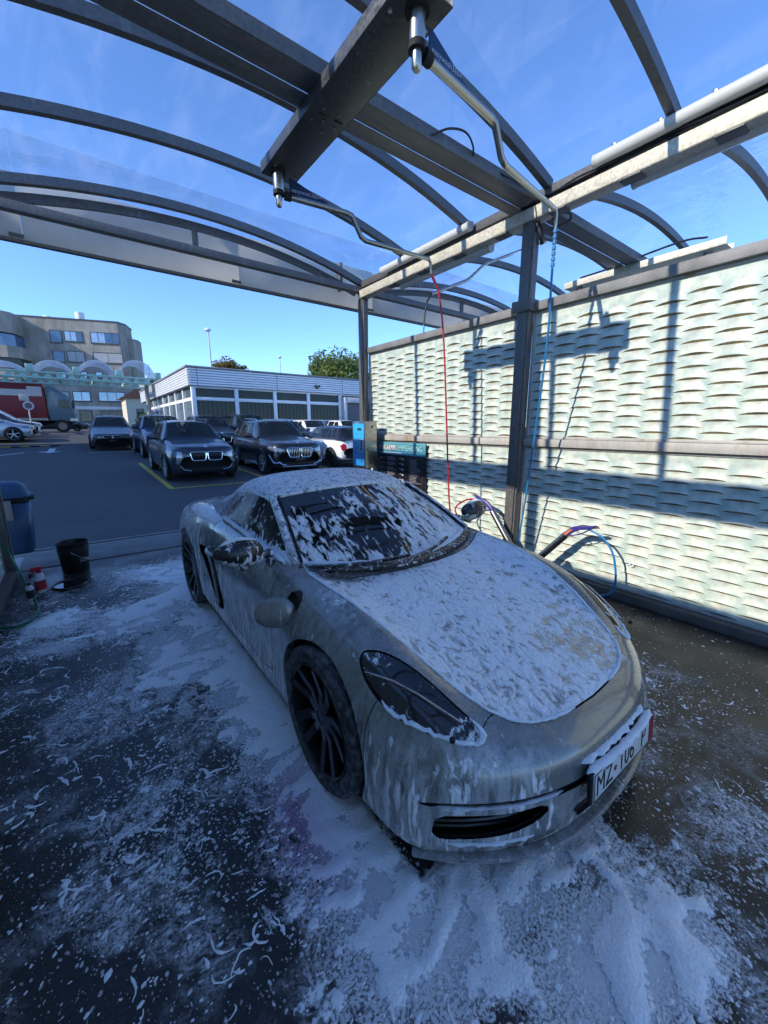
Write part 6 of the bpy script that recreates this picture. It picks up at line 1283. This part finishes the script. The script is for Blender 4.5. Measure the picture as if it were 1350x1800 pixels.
# ------------------------------------------------------------------ spray guns standing in steel holders
PURP = simple('violet_blue_plastic', (.035, .03, .20), .35, 0, .1, 20); ORNG = simple('orange_grip', (.55, .16, .05), .5)
def lance(label, gun, foot, hose_end, grip):
    gun, foot, he = Vector(gun), Vector(foot), Vector(hose_end); L = thing('spray_lance', label, 'spray lance', foot, 0, 'spray lances'); d = (gun - foot).normalized(); q = MB(off=foot)
    base = foot + (foot - gun).normalized() * .30; base.z = max(base.z, .06)
    q.tube([base, gun - d * .05], .034, 16); q.build('holder_tube', STAIN, L, smooth=True)
    q = MB(off=foot); q.span((base.x - .02, base.y - .05, base.z + .02), (3.84, base.y + .05, base.z + .06)); q.build('wall_bracket', STAIN, L, bev=.004)
    h = (he - gun); h.normalize(); nrm = d.cross(h).normalized(); M = Matrix((h, d, nrm)).transposed()
    q = MB(off=foot); q.prism([(-.042, -.085), (.036, -.085), (.052, -.024), (.095, .010), (.215, .000), (.215, .054), (.07, .072), (.036, .086), (-.024, .080), (-.048, .024)], .044, M, gun - nrm * .022); q.build('gun_body', PURP, L, bev=.006)
    q = MB(off=foot); P = [gun + h * .03 + d * -.045, gun + h * .06 + d * -.075, gun + h * .15 + d * -.06, gun + h * .19 + d * -.005]; q.tube(catmull(P, 4), .006, 6); q.build('trigger_guard', PURP, L, smooth=True)
    q = MB(off=foot); q.tube([gun + h * .075 + d * .0, gun + h * .10 + d * -.035, gun + h * .13 + d * -.045], .006, 6); q.build('trigger', simple('grey_trigger', (.30, .30, .30), .4), L, smooth=True)
    q = MB(off=foot); q.tube([gun + h * .20 + d * .024, gun + h * .255 + d * .024], .011, 10); q.build('coupling', simple('brass_fitting', (.35, .24, .10), .3, .9), L, smooth=True)
    if grip: q = MB(off=foot); q.prism([(-.028, -.06), (.012, -.06), (.020, .03), (-.022, .04)], .006, M, gun + nrm * -.029); q.build('side_inlay', ORNG, L)
    return L
lance('violet spray gun with red hose in a holder left of the middle post', on_x(862, 892, 3.64), on_x(892, 948, 3.64), on_x(846, 881, 3.63), False)
lance('violet spray gun with orange inlay and blue hose, right of the middle post', on_x(1002, 934, 3.64), on_x(962, 968, 3.64), on_x(1036, 931, 3.64), True)
# ------------------------------------------------------------------ strip lights and cables on the beams
def strip_light(label, x, y0, y1, z, flip=1):
    l = thing('strip_light', label, 'lamp', (x, y0, z), 0, 'strip lights along the beam'); L = y1 - y0
    q = MB(); q.box((flip * .03, L / 2, .04), (.05, L, .035)); q.build('tray', simple('pale_grey_tray', (.62, .60, .54), .5), l, bev=.006)
    q = MB(); q.tube([(0, .02, 0), (0, L - .02, 0)], .048, 18); t = NT('milky_diffuser') if 'milky' not in MATS else None
    if t is not None: t.set(col=(.62, .62, .58), rough=.2, spec=.6, trans=.0); MATS['milky'] = t.m
    q.build('diffuser', MATS['milky'], l, smooth=True)
    for yy in (.012, L - .012): q = MB(); q.tube([(0, yy - .012, 0), (0, yy + .012, 0)], .051, 18); q.build('end_cap', simple('grey_end_cap', (.50, .50, .47), .5), l, smooth=True)
    for k in range(5): yy = .15 + k * (L - .3) / 4; q = MB(); q.box((.02 * flip, yy, .053), (.07, .03, .02)); q.build('clip', STAIN, l, bev=.003)
    return l
strip_light('long strip light above the beam at the upper right', 3.72, .42, 2.02, 3.735)
strip_light('strip light above the beam at its far end', 3.72, 3.36, 4.98, 3.735)
strip_light('strip light under the back of the beam, seen below its far end', 3.90, 3.2, 4.75, 3.52)
strip_light('strip light behind the beam at the right edge, half hidden', 3.92, .3, 1.78, 3.55)
cb = thing('cable_bundle', 'bundle of black cables lying in the beam channel', 'cables', (3.72, 1.0, 3.64))
for k in range(6):
    rng = random.Random(k); P = [(3.742 + rng.uniform(-.012, .03), y, 3.655 + .012 * (k % 3) + rng.uniform(-.012, .02) + (.035 * max(0, 1 - abs(y - 1.1) / .9) * (k % 2))) for y in np.linspace(-.4, 2.55 + .2 * (k % 2), 12)]
    q = MB(off=(3.72, 1.0, 3.64)); q.tube(catmull(P, 4), .0075, 6); q.build('cable', BLKC, cb, smooth=True)
q = MB(off=(3.72, 1.0, 3.64)); q.tube(catmull([on_y(760, 237, 2.59), on_y(790, 226, 2.55), on_y(818, 232, 2.55), on_y(831, 255, 2.56), on_y(832, 281, 2.62)], 6), .008, 6); q.build('cable', BLKC, cb, smooth=True)
q = MB(off=(3.72, 1.0, 3.64)); q.tube(catmull([on_y(880, 305, 2.60), on_y(905, 318, 2.57), on_y(925, 328, 2.60), (3.78, 2.62, 3.70)], 6), .008, 6); q.build('cable', BLKC, cb, smooth=True)
q = MB(off=(3.72, 1.0, 3.64)); q.tube(catmull([(3.84, 2.45, 3.50), on_y(985, 376, 2.40), on_y(1000, 374, 2.36), on_y(1004, 382, 2.36), on_y(996, 390, 2.40), (3.88, 2.5, 3.44)], 6), .010, 6); q.build('cable', BLKC, cb, smooth=True)
q = MB(off=(3.72, 1.0, 3.64)); q.tube(catmull([(3.80, 2.58, 3.50), (3.83, 2.55, 3.40), (3.88, 2.56, 3.34)], 6), .022, 8); q.tube(catmull([(3.82, 2.58, 3.52), (3.86, 2.55, 3.42), (3.92, 2.58, 3.36)], 6), .018, 8); o = q.build('cable_loop', BLKC, cb, smooth=True); o['kind'] = 'stuff'
# ------------------------------------------------------------------ neighbour bay: its channel and boom over the wall top
mc2 = thing('boom_channel', 'pale steel channel of the neighbouring bay just above the wall top', 'channel', (6.3, 2.7, 3.62))
q = pos(mc2); q.span((6.16, 1.70, 3.618), (6.44, 3.63, 3.626)); q.span((6.155, 1.70, 3.618), (6.16, 3.63, 3.70)); q.span((6.44, 1.70, 3.618), (6.445, 3.63, 3.70)); q.build('web', GALV_LT, mc2, bev=.002)
for y in (1.9, 3.45):
    q = pos(mc2); q.lathe([(.05, 3.46), (.05, 3.617)], 18, (6.3, y, 0)); q.build('bearing', STAIN, mc2, smooth=True)
q = pos(mc2); q.tube(catmull([(6.18, 3.4, 3.72), (6.2, 3.0, 3.74), (6.2, 2.2, 3.80), (6.2, 1.9, 3.76)], 5), .012, 6); q.build('cable', BLKC, mc2, smooth=True)
b3 = [(6.25, 3.42, 3.42), (5.45, 3.46, 3.42), (5.30, 3.46, 3.30), (5.18, 3.46, 3.27), (4.38, 3.50, 3.25)]
b3 = [on_y(960, 425, 3.35), on_y(930, 435, 3.36), on_y(858, 462, 3.38), on_y(848, 468, 3.38), on_y(826, 489, 3.39), on_y(818, 494, 3.39), on_y(758, 517, 3.40)]
b3 = [p + (p - EYE) * .28 for p in b3]
bt = thing('swing_boom', 'polished swing boom of the neighbouring bay, seen behind the middle post', 'boom', b3[0], 0, 'swing booms')
q = MB(off=b3[0]); q.tube(b3, .021, 12); q.build('tube', STAIN, bt, smooth=True)
def far(px, py, y): p = on_y(px, py, y); return p + (p - EYE) * .28
q = MB(off=b3[0]); q.tube([b3[-1], far(751, 530, 3.40), far(747, 550, 3.4), far(745, 572, 3.40)], [.018, .014, .012, .011], 10); q.build('outlet', BLKC, bt, smooth=True)
q = MB(off=b3[0]); q.tube([far(745, 571, 3.40), far(743, 620, 3.4), far(743, 720, 3.4)], .011, 8); q.build('hose', simple('teal_hose', (.02, .22, .30), .4), bt, smooth=True)
# ------------------------------------------------------------------ payment box
tb = thing('payment_box', 'stainless payment terminal with bright blue front beside the far post', 'terminal', (3.6, 5.28, 0))
q = pos(tb); q.span((3.49, 5.10, .95), (3.71, 5.46, 1.665)); q.build('case', STAIN, tb, bev=.006)
q = pos(tb); q.span((3.56, 5.2, 0), (3.66, 5.36, .949)); q.build('pedestal', BLKP, tb, bev=.005)
q = pos(tb); q.span((3.71, 5.25, 1.1), (3.80, 5.32, 1.5)); q.build('bracket', BLKP, tb)
t = NT('blue_terminal_print'); _z = t.n('ShaderNodeSeparateXYZ', {0: t.geo()}).outputs[2]; t.set(col=t.mix(t.ramp(_z, .98, 1.6), (.02, .20, .48), (.03, .36, .62)), rough=.3); BLP = t.m
q = pos(tb); q.span((3.484, 5.125, .985), (3.4895, 5.435, 1.63)); q.build('front_print', BLP, tb)
q = pos(tb); q.span((3.478, 5.20, 1.53), (3.4838, 5.30, 1.56)); q.build('card_slot', BLACK_IN, tb)
kp = pos(tb); kp.span((3.474, 5.14, 1.20), (3.4838, 5.215, 1.40)); kpo = kp.build('keypad', simple('keypad_white', (.62, .62, .62), .5), tb, bev=.003)
for r_ in range(6):
    for c_ in range(1): q = pos(tb); q.span((3.470, 5.150, 1.212 + r_ * .03), (3.4738, 5.205, 1.234 + r_ * .03)); q.build('key', BLACK_IN, kpo)
for (yy, zz) in ((5.36, 1.33), (5.35, 1.25), (5.35, 1.18), (5.19, 1.06)): q = pos(tb); q.lathe([(.016, 0), (.016, .006)], 14, (3.4838, yy, zz), Matrix.Rotation(-pi / 2, 3, 'Y')); q.build('button', simple('dark_blue_button', (.01, .05, .14), .4), tb)
q = pos(tb); q.span((3.60, 5.094, 1.57), (3.63, 5.0995, 1.60)); q.build('lock', BLACK_IN, tb)
# ------------------------------------------------------------------ programme poster on the wall
po = thing('poster', 'black and turquoise programme poster on the wall behind the car roof', 'poster', (3.84, 4.69, .96))
y0, y1, z0, z1 = 4.12, 5.27, .56, 1.352
q = pos(po); q.span((3.835, y0, z0), (3.850, y1, z1)); q.build('board', simple('poster_black', (.010, .010, .014), .35), po, bev=.002)
for yy in (y0 + .1, y1 - .1):
    q = pos(po); q.span((3.850, yy - .02, z0 + .1), (3.90, yy + .02, z1 - .1)); q.build('batten', BLKP, po)
t = NT('turquoise_header'); _s = t.n('ShaderNodeSeparateXYZ', {0: t.geo()}).outputs[2]; t.set(col=t.mix(t.ramp(_s, z1 - .20, z1), (.03, .16, .26), (.10, .36, .42)), rough=.4); HDR = t.m
q = pos(po); q.span((3.831, y0 + .001, z1 - .19), (3.8348, y1 - .001, z1 - .001)); q.build('header', HDR, po)
q = pos(po); q.span((3.831, y0 + .001, z0 + .001), (3.8348, y1 - .001, z0 + .09)); q.build('footer', HDR, po)
def on_poster(y, z, x=3.8302): return Matrix.Translation(Vector((x, y, z)) - Vector((3.84, 4.69, .96))) @ Matrix(((0, 0, -1, 0), (-1, 0, 0, 0), (0, 1, 0, 0), (0, 0, 0, 1)))
PWH = simple('poster_white', (.72, .72, .72), .5); PTQ = simple('poster_turquoise', (.30, .62, .64), .5); PBK = simple('poster_ink', (.006, .008, .012), .5); PGY = simple('poster_grey_print', (.22, .22, .23), .5)
for txt, ya, wd_, mt in (('PROGRAMM-', .055, .45, PWH), ('EMPFEHLUNG', .525, .56, PTQ)):
    lettering('lettering_outline', txt, .115, on_poster(y1 - ya + .010, z1 - .083, 3.8306), PBK, po, .0003, shear=.10, bold=.010, fit=wd_ + .020)
    lettering('lettering', txt, .115, on_poster(y1 - ya, z1 - .083, 3.8298), mt, po, .0003, shear=.10, bold=.0015, fit=wd_)
q = pos(po); q.span((3.8300, y1 - .62, z1 - .163), (3.8306, y1 - .06, z1 - .150)); q.build('small_print', simple('poster_pale', (.5, .62, .68), .5), po)
cols = [(.6, .6, .6), (.5, .08, .06), (.55, .6, .65), (.35, .5, .2), (.65, .65, .65), (.55, .65, .7)]
for r_ in range(6):
    zz = z1 - .245 - r_ * .078
    q = pos(po); q.lathe([(.013, 0), (.013, .003)], 12, (3.8348, y1 - .115, zz), Matrix.Rotation(-pi / 2, 3, 'Y')); q.build('dot', simple('poster_dot_%d' % r_, cols[r_], .5), po)
    q = pos(po); q.span((3.8330, y1 - .22, zz - .005), (3.8348, y1 - .14, zz + .005)); q.build('caption', PGY, po)
    q = pos(po); rng = random.Random(r_)
    for j in range(4): q.span((3.8330, y1 - .27 - rng.uniform(.14, .25), zz - .026 + j * .014), (3.8348, y1 - .27, zz - .018 + j * .014))
    o = q.build('text_block', PGY, po); o['kind'] = 'stuff'
    q = pos(po); q.span((3.8330, y1 - .66, zz + .004), (3.8348, y1 - .57, zz + .010)); q.span((3.8330, y1 - .67, zz - .014), (3.8348, y1 - .64, zz + .010)); o = q.build('icon', PWH, po); o['kind'] = 'stuff'
q = pos(po)
for (a, b) in (((y0 + .06, z0 + .13), (y0 + .065, z1 - .22)), ((y0 + .34, z0 + .13), (y0 + .345, z1 - .22)), ((y0 + .06, z0 + .13), (y0 + .345, z0 + .135)), ((y0 + .06, z1 - .225), (y0 + .345, z1 - .22))): q.span((3.8335, a[0], a[1]), (3.8348, b[0], b[1]))
o = q.build('red_frame', simple('poster_red_line', (.22, .05, .05), .5), po)
q = pos(po); rng = random.Random(4)
for j in range(16): q.span((3.8330, y0 + .33 - rng.uniform(.12, .25), z1 - .25 - j * .022), (3.8348, y0 + .33, z1 - .242 - j * .022))
o = q.build('text_block', PGY, po); o['kind'] = 'stuff'
# ------------------------------------------------------------------ waste bin on the left end post
bn = thing('waste_bin', 'dark blue waste bin with domed lid fixed to the left end post', 'bin', (-.70, 6.02, .17)); BINB = simple('blue_bin_plastic', (.018, .055, .115), .45, 0, .15, 6); 
def rounded(w, d, r, n=5):
    out = []
    for cx, cy_, a0 in ((w / 2 - r, d / 2 - r, 0), (-w / 2 + r, d / 2 - r, pi / 2), (-w / 2 + r, -d / 2 + r, pi), (w / 2 - r, -d / 2 + r, 3 * pi / 2)):
        for k in range(n + 1): a = a0 + pi / 2 * k / n; out.append((cx + r * cos(a), cy_ + r * sin(a)))
    return out
def stack(levels, mat, name, par, cap=True):
    V = []; F = []; n = None
    for (w, d, r, z) in levels:
        P = rounded(w, d, r); n = len(P); V += [(x, y, z) for x, y in P]
    for i in range(len(levels) - 1):
        for k in range(n): F.append((i * n + k, i * n + (k + 1) % n, (i + 1) * n + (k + 1) % n, (i + 1) * n + k))
    F += [tuple(reversed(range(n))), tuple(range(len(V) - n, len(V)))]; return raw(name, V, F, mat, par, True)
stack([(.24, .20, .06, 0), (.29, .25, .07, .04), (.32, .28, .07, .30), (.335, .29, .07, .58)], BINB, 'bin_body', bn)
stack([(.32, .275, .06, .58), (.32, .275, .06, .65)], BLACK_IN, 'opening', bn)
stack([(.37, .325, .07, .64), (.37, .325, .07, .665), (.345, .30, .08, .675), (.33, .285, .09, .72), (.28, .24, .09, .775), (.18, .15, .06, .81), (.04, .04, .015, .82)], BINB, 'lid', bn)
q = MB(); q.span((.15, -.05, .60), (.21, .05, .66)); q.build('latch', BLKP, bn, bev=.01); q = MB(); q.span((-.20, -.165, .40), (.02, -.135, .62)); q.build('mounting_plate', simple('grey_plate', (.22, .2, .18), .6), bn, bev=.004)
# ------------------------------------------------------------------ bucket, its lid, bottles
bk = thing('bucket', 'black plastic bucket with wire handle standing by the threshold', 'bucket', (-.205, 5.49, 0)); BKP = simple('black_bucket_plastic', (.007, .007, .008), .38, 0, .2, 15)
q = MB(); q.lathe([(.118, .002), (.122, .01), (.140, .235), (.147, .236), (.147, .244), (.141, .245), (.142, .268), (.149, .269), (.149, .277), (.143, .278), (.147, .325), (.150, .33), (.146, .332), (.140, .31), (.117, .015), (.01, .014)], 44, cap=False); q.build('shell', BKP, bk, smooth=True)
q = MB(); q.tube(catmull([(-.02, -.150, .245), (.03, -.152, .20), (.09, -.130, .155), (.135, -.07, .14), (.150, .01, .245)], 6), .0028, 6); q.build('wire_handle', STAIN, bk, smooth=True)
LET = simple('bucket_lettering', (.40, .42, .46), .5)
for ch, az in (('S', 25), ('O', 41), ('N', 57), ('A', 73), ('X', 89)):
    a = R(-90 + az + 0); rr = .1365; M = Matrix.Translation((rr * cos(a), rr * sin(a), .135)) @ Matrix.Rotation(a + pi / 2, 4, 'Z') @ Matrix.Rotation(pi / 2, 4, 'X'); lettering('lettering', ch, .058, M, LET, bk, .0005, 'CENTER')
ld = thing('upturned_bucket_cover', 'black bucket lid lying upside down on the floor with water in it', 'lid', (-.255, 4.97, 0))
q = MB(); q.lathe([(.02, .006), (.128, .006), (.132, .022), (.146, .024), (.152, .012), (.150, .001), (.02, .001)], 44, cap=False); q.build('rim', BKP, ld, smooth=True)
q = MB(); q.lathe([(.001, .012), (.129, .012)], 40, cap=False); q.build('water', simple('still_water', (.01, .012, .014), .02, 0, .1, 5, spec=1.0), ld, smooth=True)
def bottle(label, x, y, prof, body, capm, cap_prof, lab=None, sq=1.0, rot=0.0):
    b = thing('bottle', label, 'bottle', (x, y, 0), rot, 'cleaning bottles on the floor'); q = MB(); q.lathe(prof, 24, M=Matrix.Diagonal((1, sq, 1)), cap=True); q.build('body', body, b, smooth=True)
    q = MB(); q.lathe(cap_prof, 18); q.build('cap', capm, b, smooth=True)
    if lab:
        m, z0, z1, r = lab; q = MB(); q.lathe([(r + .001, z0), (r + .001, z1)], 24, M=Matrix.Diagonal((1, sq, 1)), cap=False); q.build('label', m, b, smooth=True)
    return b
WPL = simple('white_bottle_plastic', (.55, .56, .56), .35); RPL = simple('red_trigger_plastic', (.42, .01, .02), .35)
sb = bottle('white spray bottle with red trigger head and red label', -.47, 4.92, [(.040, 0), (.044, .01), (.045, .10), (.042, .15), (.034, .18), (.028, .19), (.022, .20)], WPL, RPL, [(.021, .20), (.021, .228), (.014, .23)], (simple('red_label', (.34, .02, .03), .5), .03, .125, .045), .62, R(35))
q = MB(); q.box((-.015, 0, .245), (.085, .030, .034)); q.box((-.062, 0, .238), (.02, .02, .02)); q.bar((-.045, 0, .235), (-.055, 0, .195), .014, .01); q.build('trigger_head', RPL, sb, bev=.006)
bottle('small clear bottle with dark red cap and white tip beside the spray bottle', -.535, 4.95, [(.030, 0), (.033, .01), (.034, .09), (.026, .135), (.014, .15)], simple('grey_bottle', (.30, .32, .36), .25), simple('maroon_cap', (.10, .01, .03), .4), [(.014, .15), (.015, .165), (.017, .167), (.016, .19), (.006, .197)], (simple('pink_label', (.45, .25, .28), .5), .03, .08, .034))
bottle('white bottle with black label and dark cap nearest the green hose', -.525, 4.63, [(.026, 0), (.029, .008), (.029, .15), (.022, .172), (.012, .18)], WPL, BLKP, [(.013, .18), (.014, .20), (.006, .203)], (simple('black_label', (.012, .012, .014), .4), .06, .135, .029))
# small hook and ring on the wall
rg = thing('wall_ring', 'small white ring fixed to the wall right of the blue hose', 'ring', on_x(1110, 993, 3.87)); q = MB(); P = [(0, .016 * cos(a), .016 * sin(a)) for a in np.linspace(0, 2 * pi, 17)]; q.tube(P, .004, 6, cap=False); q.build('loop', simple('white_ring', (.75, .75, .75), .4), rg, smooth=True); q = MB(); q.tube([(.03, .0, 0), (0, .02, -.004), (0, .04, -.008)], .004, 6); q.build('hook', simple('white_ring', (.75, .75, .75), .4), rg, smooth=True)
# ------------------------------------------------------------------ foam with thickness lying on the floor
FFM = NT('floor_suds'); _p = FFM.geo(); _f = FFM.noise(_p, 170, 3, .7); _v = FFM.voro(_p, 95, 'F1')
FFM.set(col=FFM.mix(FFM.math('MULTIPLY', FFM.attr('pink'), .5), FFM.mix(FFM.ramp(_f, .3, .7), (.82, .83, .85), (.96, .96, .96)), (.50, .22, .42)), rough=.5, spec=.3, normal=FFM.bump(FFM.math('ADD', FFM.math('MULTIPLY', _f, .6), FFM.math('MULTIPLY', _v, .6)), .55, .006))
FSH = FFM; FFM = FFM.m
FSM = FFM.copy(); FSM.name = 'floor_suds_sheet'; _t = FSM.node_tree; _at = _t.nodes.new('ShaderNodeAttribute'); _at.attribute_name = 'cover'; _tx = _t.nodes.new('ShaderNodeTexNoise'); _tx.inputs['Scale'].default_value = 75; _tx.inputs['Detail'].default_value = 3; _gp = _t.nodes.new('ShaderNodeNewGeometry'); _t.links.new(_gp.outputs['Position'], _tx.inputs['Vector'])
_a1 = _t.nodes.new('ShaderNodeMath'); _a1.operation = 'MULTIPLY_ADD'; _a1.inputs[1].default_value = 1.5; _t.links.new(_at.outputs['Fac'], _a1.inputs[0]); _t.links.new(_tx.outputs['Fac'], _a1.inputs[2]); _mr = _t.nodes.new('ShaderNodeMapRange'); _mr.interpolation_type = 'SMOOTHSTEP'; _mr.inputs[1].default_value = .48; _mr.inputs[2].default_value = .78; _t.links.new(_a1.outputs[0], _mr.inputs[0])
_tr = _t.nodes.new('ShaderNodeBsdfTransparent'); _mx = _t.nodes.new('ShaderNodeMixShader'); _t.links.new(_mr.outputs[0], _mx.inputs[0]); _t.links.new(_tr.outputs[0], _mx.inputs[1]); _t.links.new(_t.nodes['Principled BSDF'].outputs[0], _mx.inputs[2]); _t.links.new(_mx.outputs[0], _t.nodes['Material Output'].inputs[0])
def fbm(X, Y, sc, oc=3, seed=0.0, gain=.5):
    out = np.empty(X.size); xs = X.ravel(); ys = Y.ravel()
    for i in range(xs.size):
        a = 0; g = 1; s_ = sc
        for _ in range(oc): a += g * mnoise.noise(Vector((xs[i] * s_ + seed, ys[i] * s_ + seed * 1.7, seed))); g *= gain; s_ *= 2.1
        out[i] = a
    return out.reshape(X.shape)
x0, x1, y0, y1, st_ = -.70, 3.3, -.55, 5.6, .0165
nx = int((x1 - x0) / st_); ny = int((y1 - y0) / st_); XX, YY = np.meshgrid(np.linspace(x0, x1, nx), np.linspace(y0, y1, ny))
DD = foam_density(XX.ravel(), YY.ravel()).reshape(XX.shape); act = DD > .40
wx = fbm(XX[act], YY[act], 1.7, 2, 3.1) * .16; wy = fbm(XX[act], YY[act], 1.7, 2, 8.4) * .16
ax = XX[act] + wx; ay = YY[act] + wy
big = fbm(ax * .8, ay * 1.5, 2.6, 3, 1.0); med = fbm(ax, ay * 1.3, 9.0, 2, 5.0); fin = fbm(ax, ay, 26.0, 2, 2.0)
rid = 1 - np.abs(fbm(ax, ay, 5.0, 2, 7.0)) * 3.2
h = (DD[act] - .73) * 1.8 + .52 * big + .50 * med + .24 * fin + .12 * rid
HH = np.full(XX.shape, -1.0); HH[act] = h; TH = np.clip(HH, 0, 1.2) ** .85 * .016 * (1 + .25 * np.clip(DD - .8, 0, 1) * 5)
ids = np.full(XX.shape, -1); keep = np.zeros(XX.shape, bool); pos_ = HH > 0
cell = pos_[:-1, :-1] | pos_[1:, :-1] | pos_[:-1, 1:] | pos_[1:, 1:]
for dy_ in (0, 1):
    for dx_ in (0, 1): keep[dy_:ny - 1 + dy_, dx_:nx - 1 + dx_] |= cell
ids[keep] = np.arange(keep.sum()); Zf = np.where(pos_, TH + .0015, -.004)
V = np.stack([XX[keep], YY[keep], Zf[keep]], 1); cy_, cx_ = np.nonzero(cell); F = np.stack([ids[cy_, cx_], ids[cy_, cx_ + 1], ids[cy_ + 1, cx_ + 1], ids[cy_ + 1, cx_]], 1)
me = bpy.data.meshes.new('floor_foam'); me.from_pydata(V.tolist(), [], F.tolist()); me.polygons.foreach_set('use_smooth', [True] * len(F)); mesh_attr(me, 'pink', np.exp(-((V[:, 0] - .50) / .13) ** 2 - ((V[:, 1] - 1.22) / .26) ** 2)); mesh_attr(me, 'cover', np.clip(HH[keep], 0, 1)); o = put('floor_foam', me, FSM); tag(o, 'thick white soap foam pooled on the floor round the car', 'foam', kind='stuff')
# small flecks of foam, stretched along the drift of the water
rng = np.random.default_rng(5); N = 110000
px_ = rng.uniform(-.69, 3.75, N); py_ = rng.uniform(-.75, 5.45, N); dd = foam_density(px_, py_)
edge = np.clip((px_ + .72) / .25, 0, 1); pr = (.07 + .50 * dd + .55 * np.exp(-((dd - .66) / .17) ** 2)) * np.where(dd > .86, .4, 1.0) * np.where(px_ > 2.6, .9, 1.0)
cl_ = np.array([mnoise.noise(Vector((a * 2.3, b * 2.3, 4.0))) for a, b in zip(px_, py_)]); ok = rng.random(N) < pr * np.clip(.55 + 1.1 * cl_, .08, 1.2); px_, py_, dd = px_[ok], py_[ok], dd[ok]
under = (np.abs(px_ - CARX) < .78) & (py_ > CARY + .25) & (py_ < CARY + 4.2); px_, py_ = px_[~under], py_[~under]
V = []; F = []
for i in range(len(px_)):
    s_ = (float(rng.gamma(2.0, .0014)) + .0012) * (1.0 if rng.random() < .35 else .62); el = rng.uniform(1.0, 2.0); th = .55 + 1.1 * mnoise.noise(Vector((px_[i] * .8, py_[i] * .8, 9.0))) + rng.normal(0, .35); c_, n_ = cos(th), sin(th); b = len(V); ph = rng.uniform(0, 6)
    for k in range(6):
        a = ph + k * pi / 3; rr = s_ * rng.uniform(.7, 1.25); u_ = rr * el * cos(a); v_ = rr * sin(a); V.append((px_[i] + u_ * c_ - v_ * n_, py_[i] + u_ * n_ + v_ * c_, .0005))
    V.append((px_[i], py_[i], .001 + s_ * .55))
    for k in range(6): F.append((b + k, b + (k + 1) % 6, b + 6))
me = bpy.data.meshes.new('foam_flecks'); me.from_pydata(V, [], F); me.polygons.foreach_set('use_smooth', [True] * len(F)); o = put('foam_flecks', me, FFM); tag(o, 'scattered small flecks of foam over the dark wet floor', 'foam', kind='stuff')
# curled strokes and forked smears left by shoes and running water
rr_ = random.Random(11); V = []; F = []
def smear(P, r0):
    n = 7; base = len(V); m = len(P)
    for i, p in enumerate(P):
        t = (P[min(i + 1, m - 1)] - P[max(i - 1, 0)]); t = t.normalized() if t.length > 0 else Vector((1, 0, 0)); x = Vector((-t.y, t.x, 0)); f_ = i / (m - 1); r = r0 * (.25 + 1.1 * sin(pi * min(1, f_ * .85 + .12))) * (1 + .75 * mnoise.noise(p * 55))
        for k in range(n): a = pi * k / (n - 1); V.append(tuple(p + x * (r * cos(a)) + Vector((0, 0, .0006 + r * .32 * sin(a)))))
    for i in range(m - 1):
        for k in range(n - 1): F.append((base + i * n + k, base + i * n + k + 1, base + (i + 1) * n + k + 1, base + (i + 1) * n + k))
def curve(p, th, L, bend, n=14):
    out = []; q = Vector(p)
    for k in range(n): out.append(q.copy()); th += bend * (L / n) + rr_.gauss(0, .22); q = q + Vector((cos(th), sin(th), 0)) * (L / n)
    return out, th
cnt = 0
while cnt < 260:
    x, y = rr_.uniform(-.66, .72), rr_.uniform(.05, 4.6)
    if rr_.random() < .12: x, y = rr_.uniform(.5, 3.4), rr_.uniform(-.5, 1.0)
    if abs(x - CARX) < .88 and CARY - .1 < y < CARY + 4.4: continue
    d = float(foam_density(np.array([x]), np.array([y]))[0])
    if d < .22 or rr_.random() < max(0, (d - .8) * 4): continue
    if mnoise.noise(Vector((x * 1.6, y * 1.6, 2.0))) < -.12 and rr_.random() < .7: continue
    th = rr_.uniform(0, 2 * pi); L = rr_.uniform(.035, .12); kind = rr_.random(); r = rr_.uniform(.0022, .0060) * (.65 if y < 1.3 else 1.0)
    if kind < .62:
        P, _ = curve((x, y, 0), th, L, rr_.choice((-1, 1)) * rr_.uniform(8, 32)); smear(P, r)
    elif kind < .88:      # forked
        P, t2 = curve((x, y, 0), th, L * .6, rr_.uniform(-5, 5)); smear(P, r * 1.2)
        for s in (-1, 1):
            Q, _ = curve(P[-3], t2 + s * rr_.uniform(.3, .9), L * .6, s * rr_.uniform(-8, 6)); smear(Q, r * .7)
    else:      # comb of fine lines beside a fat edge
        P, t2 = curve((x, y, 0), th, L, rr_.choice((-1, 1)) * rr_.uniform(6, 14)); smear(P, r * 1.5)
        for k in range(2, 13, 2):
            t_ = (P[k] - P[k - 1]).normalized(); Q, _ = curve(P[k], math.atan2(t_.y, t_.x) + rr_.choice((1.2, 1.5)), L * rr_.uniform(.18, .45), rr_.uniform(-8, 8), 7); smear(Q, r * .4)
    cnt += 1
me = bpy.data.meshes.new('foam_smears'); me.from_pydata(V, [], F); me.polygons.foreach_set('use_smooth', [True] * len(F)); o = put('foam_smears', me, FFM); tag(o, 'curled smears of foam drawn over the wet floor left of the car', 'foam', kind='stuff')
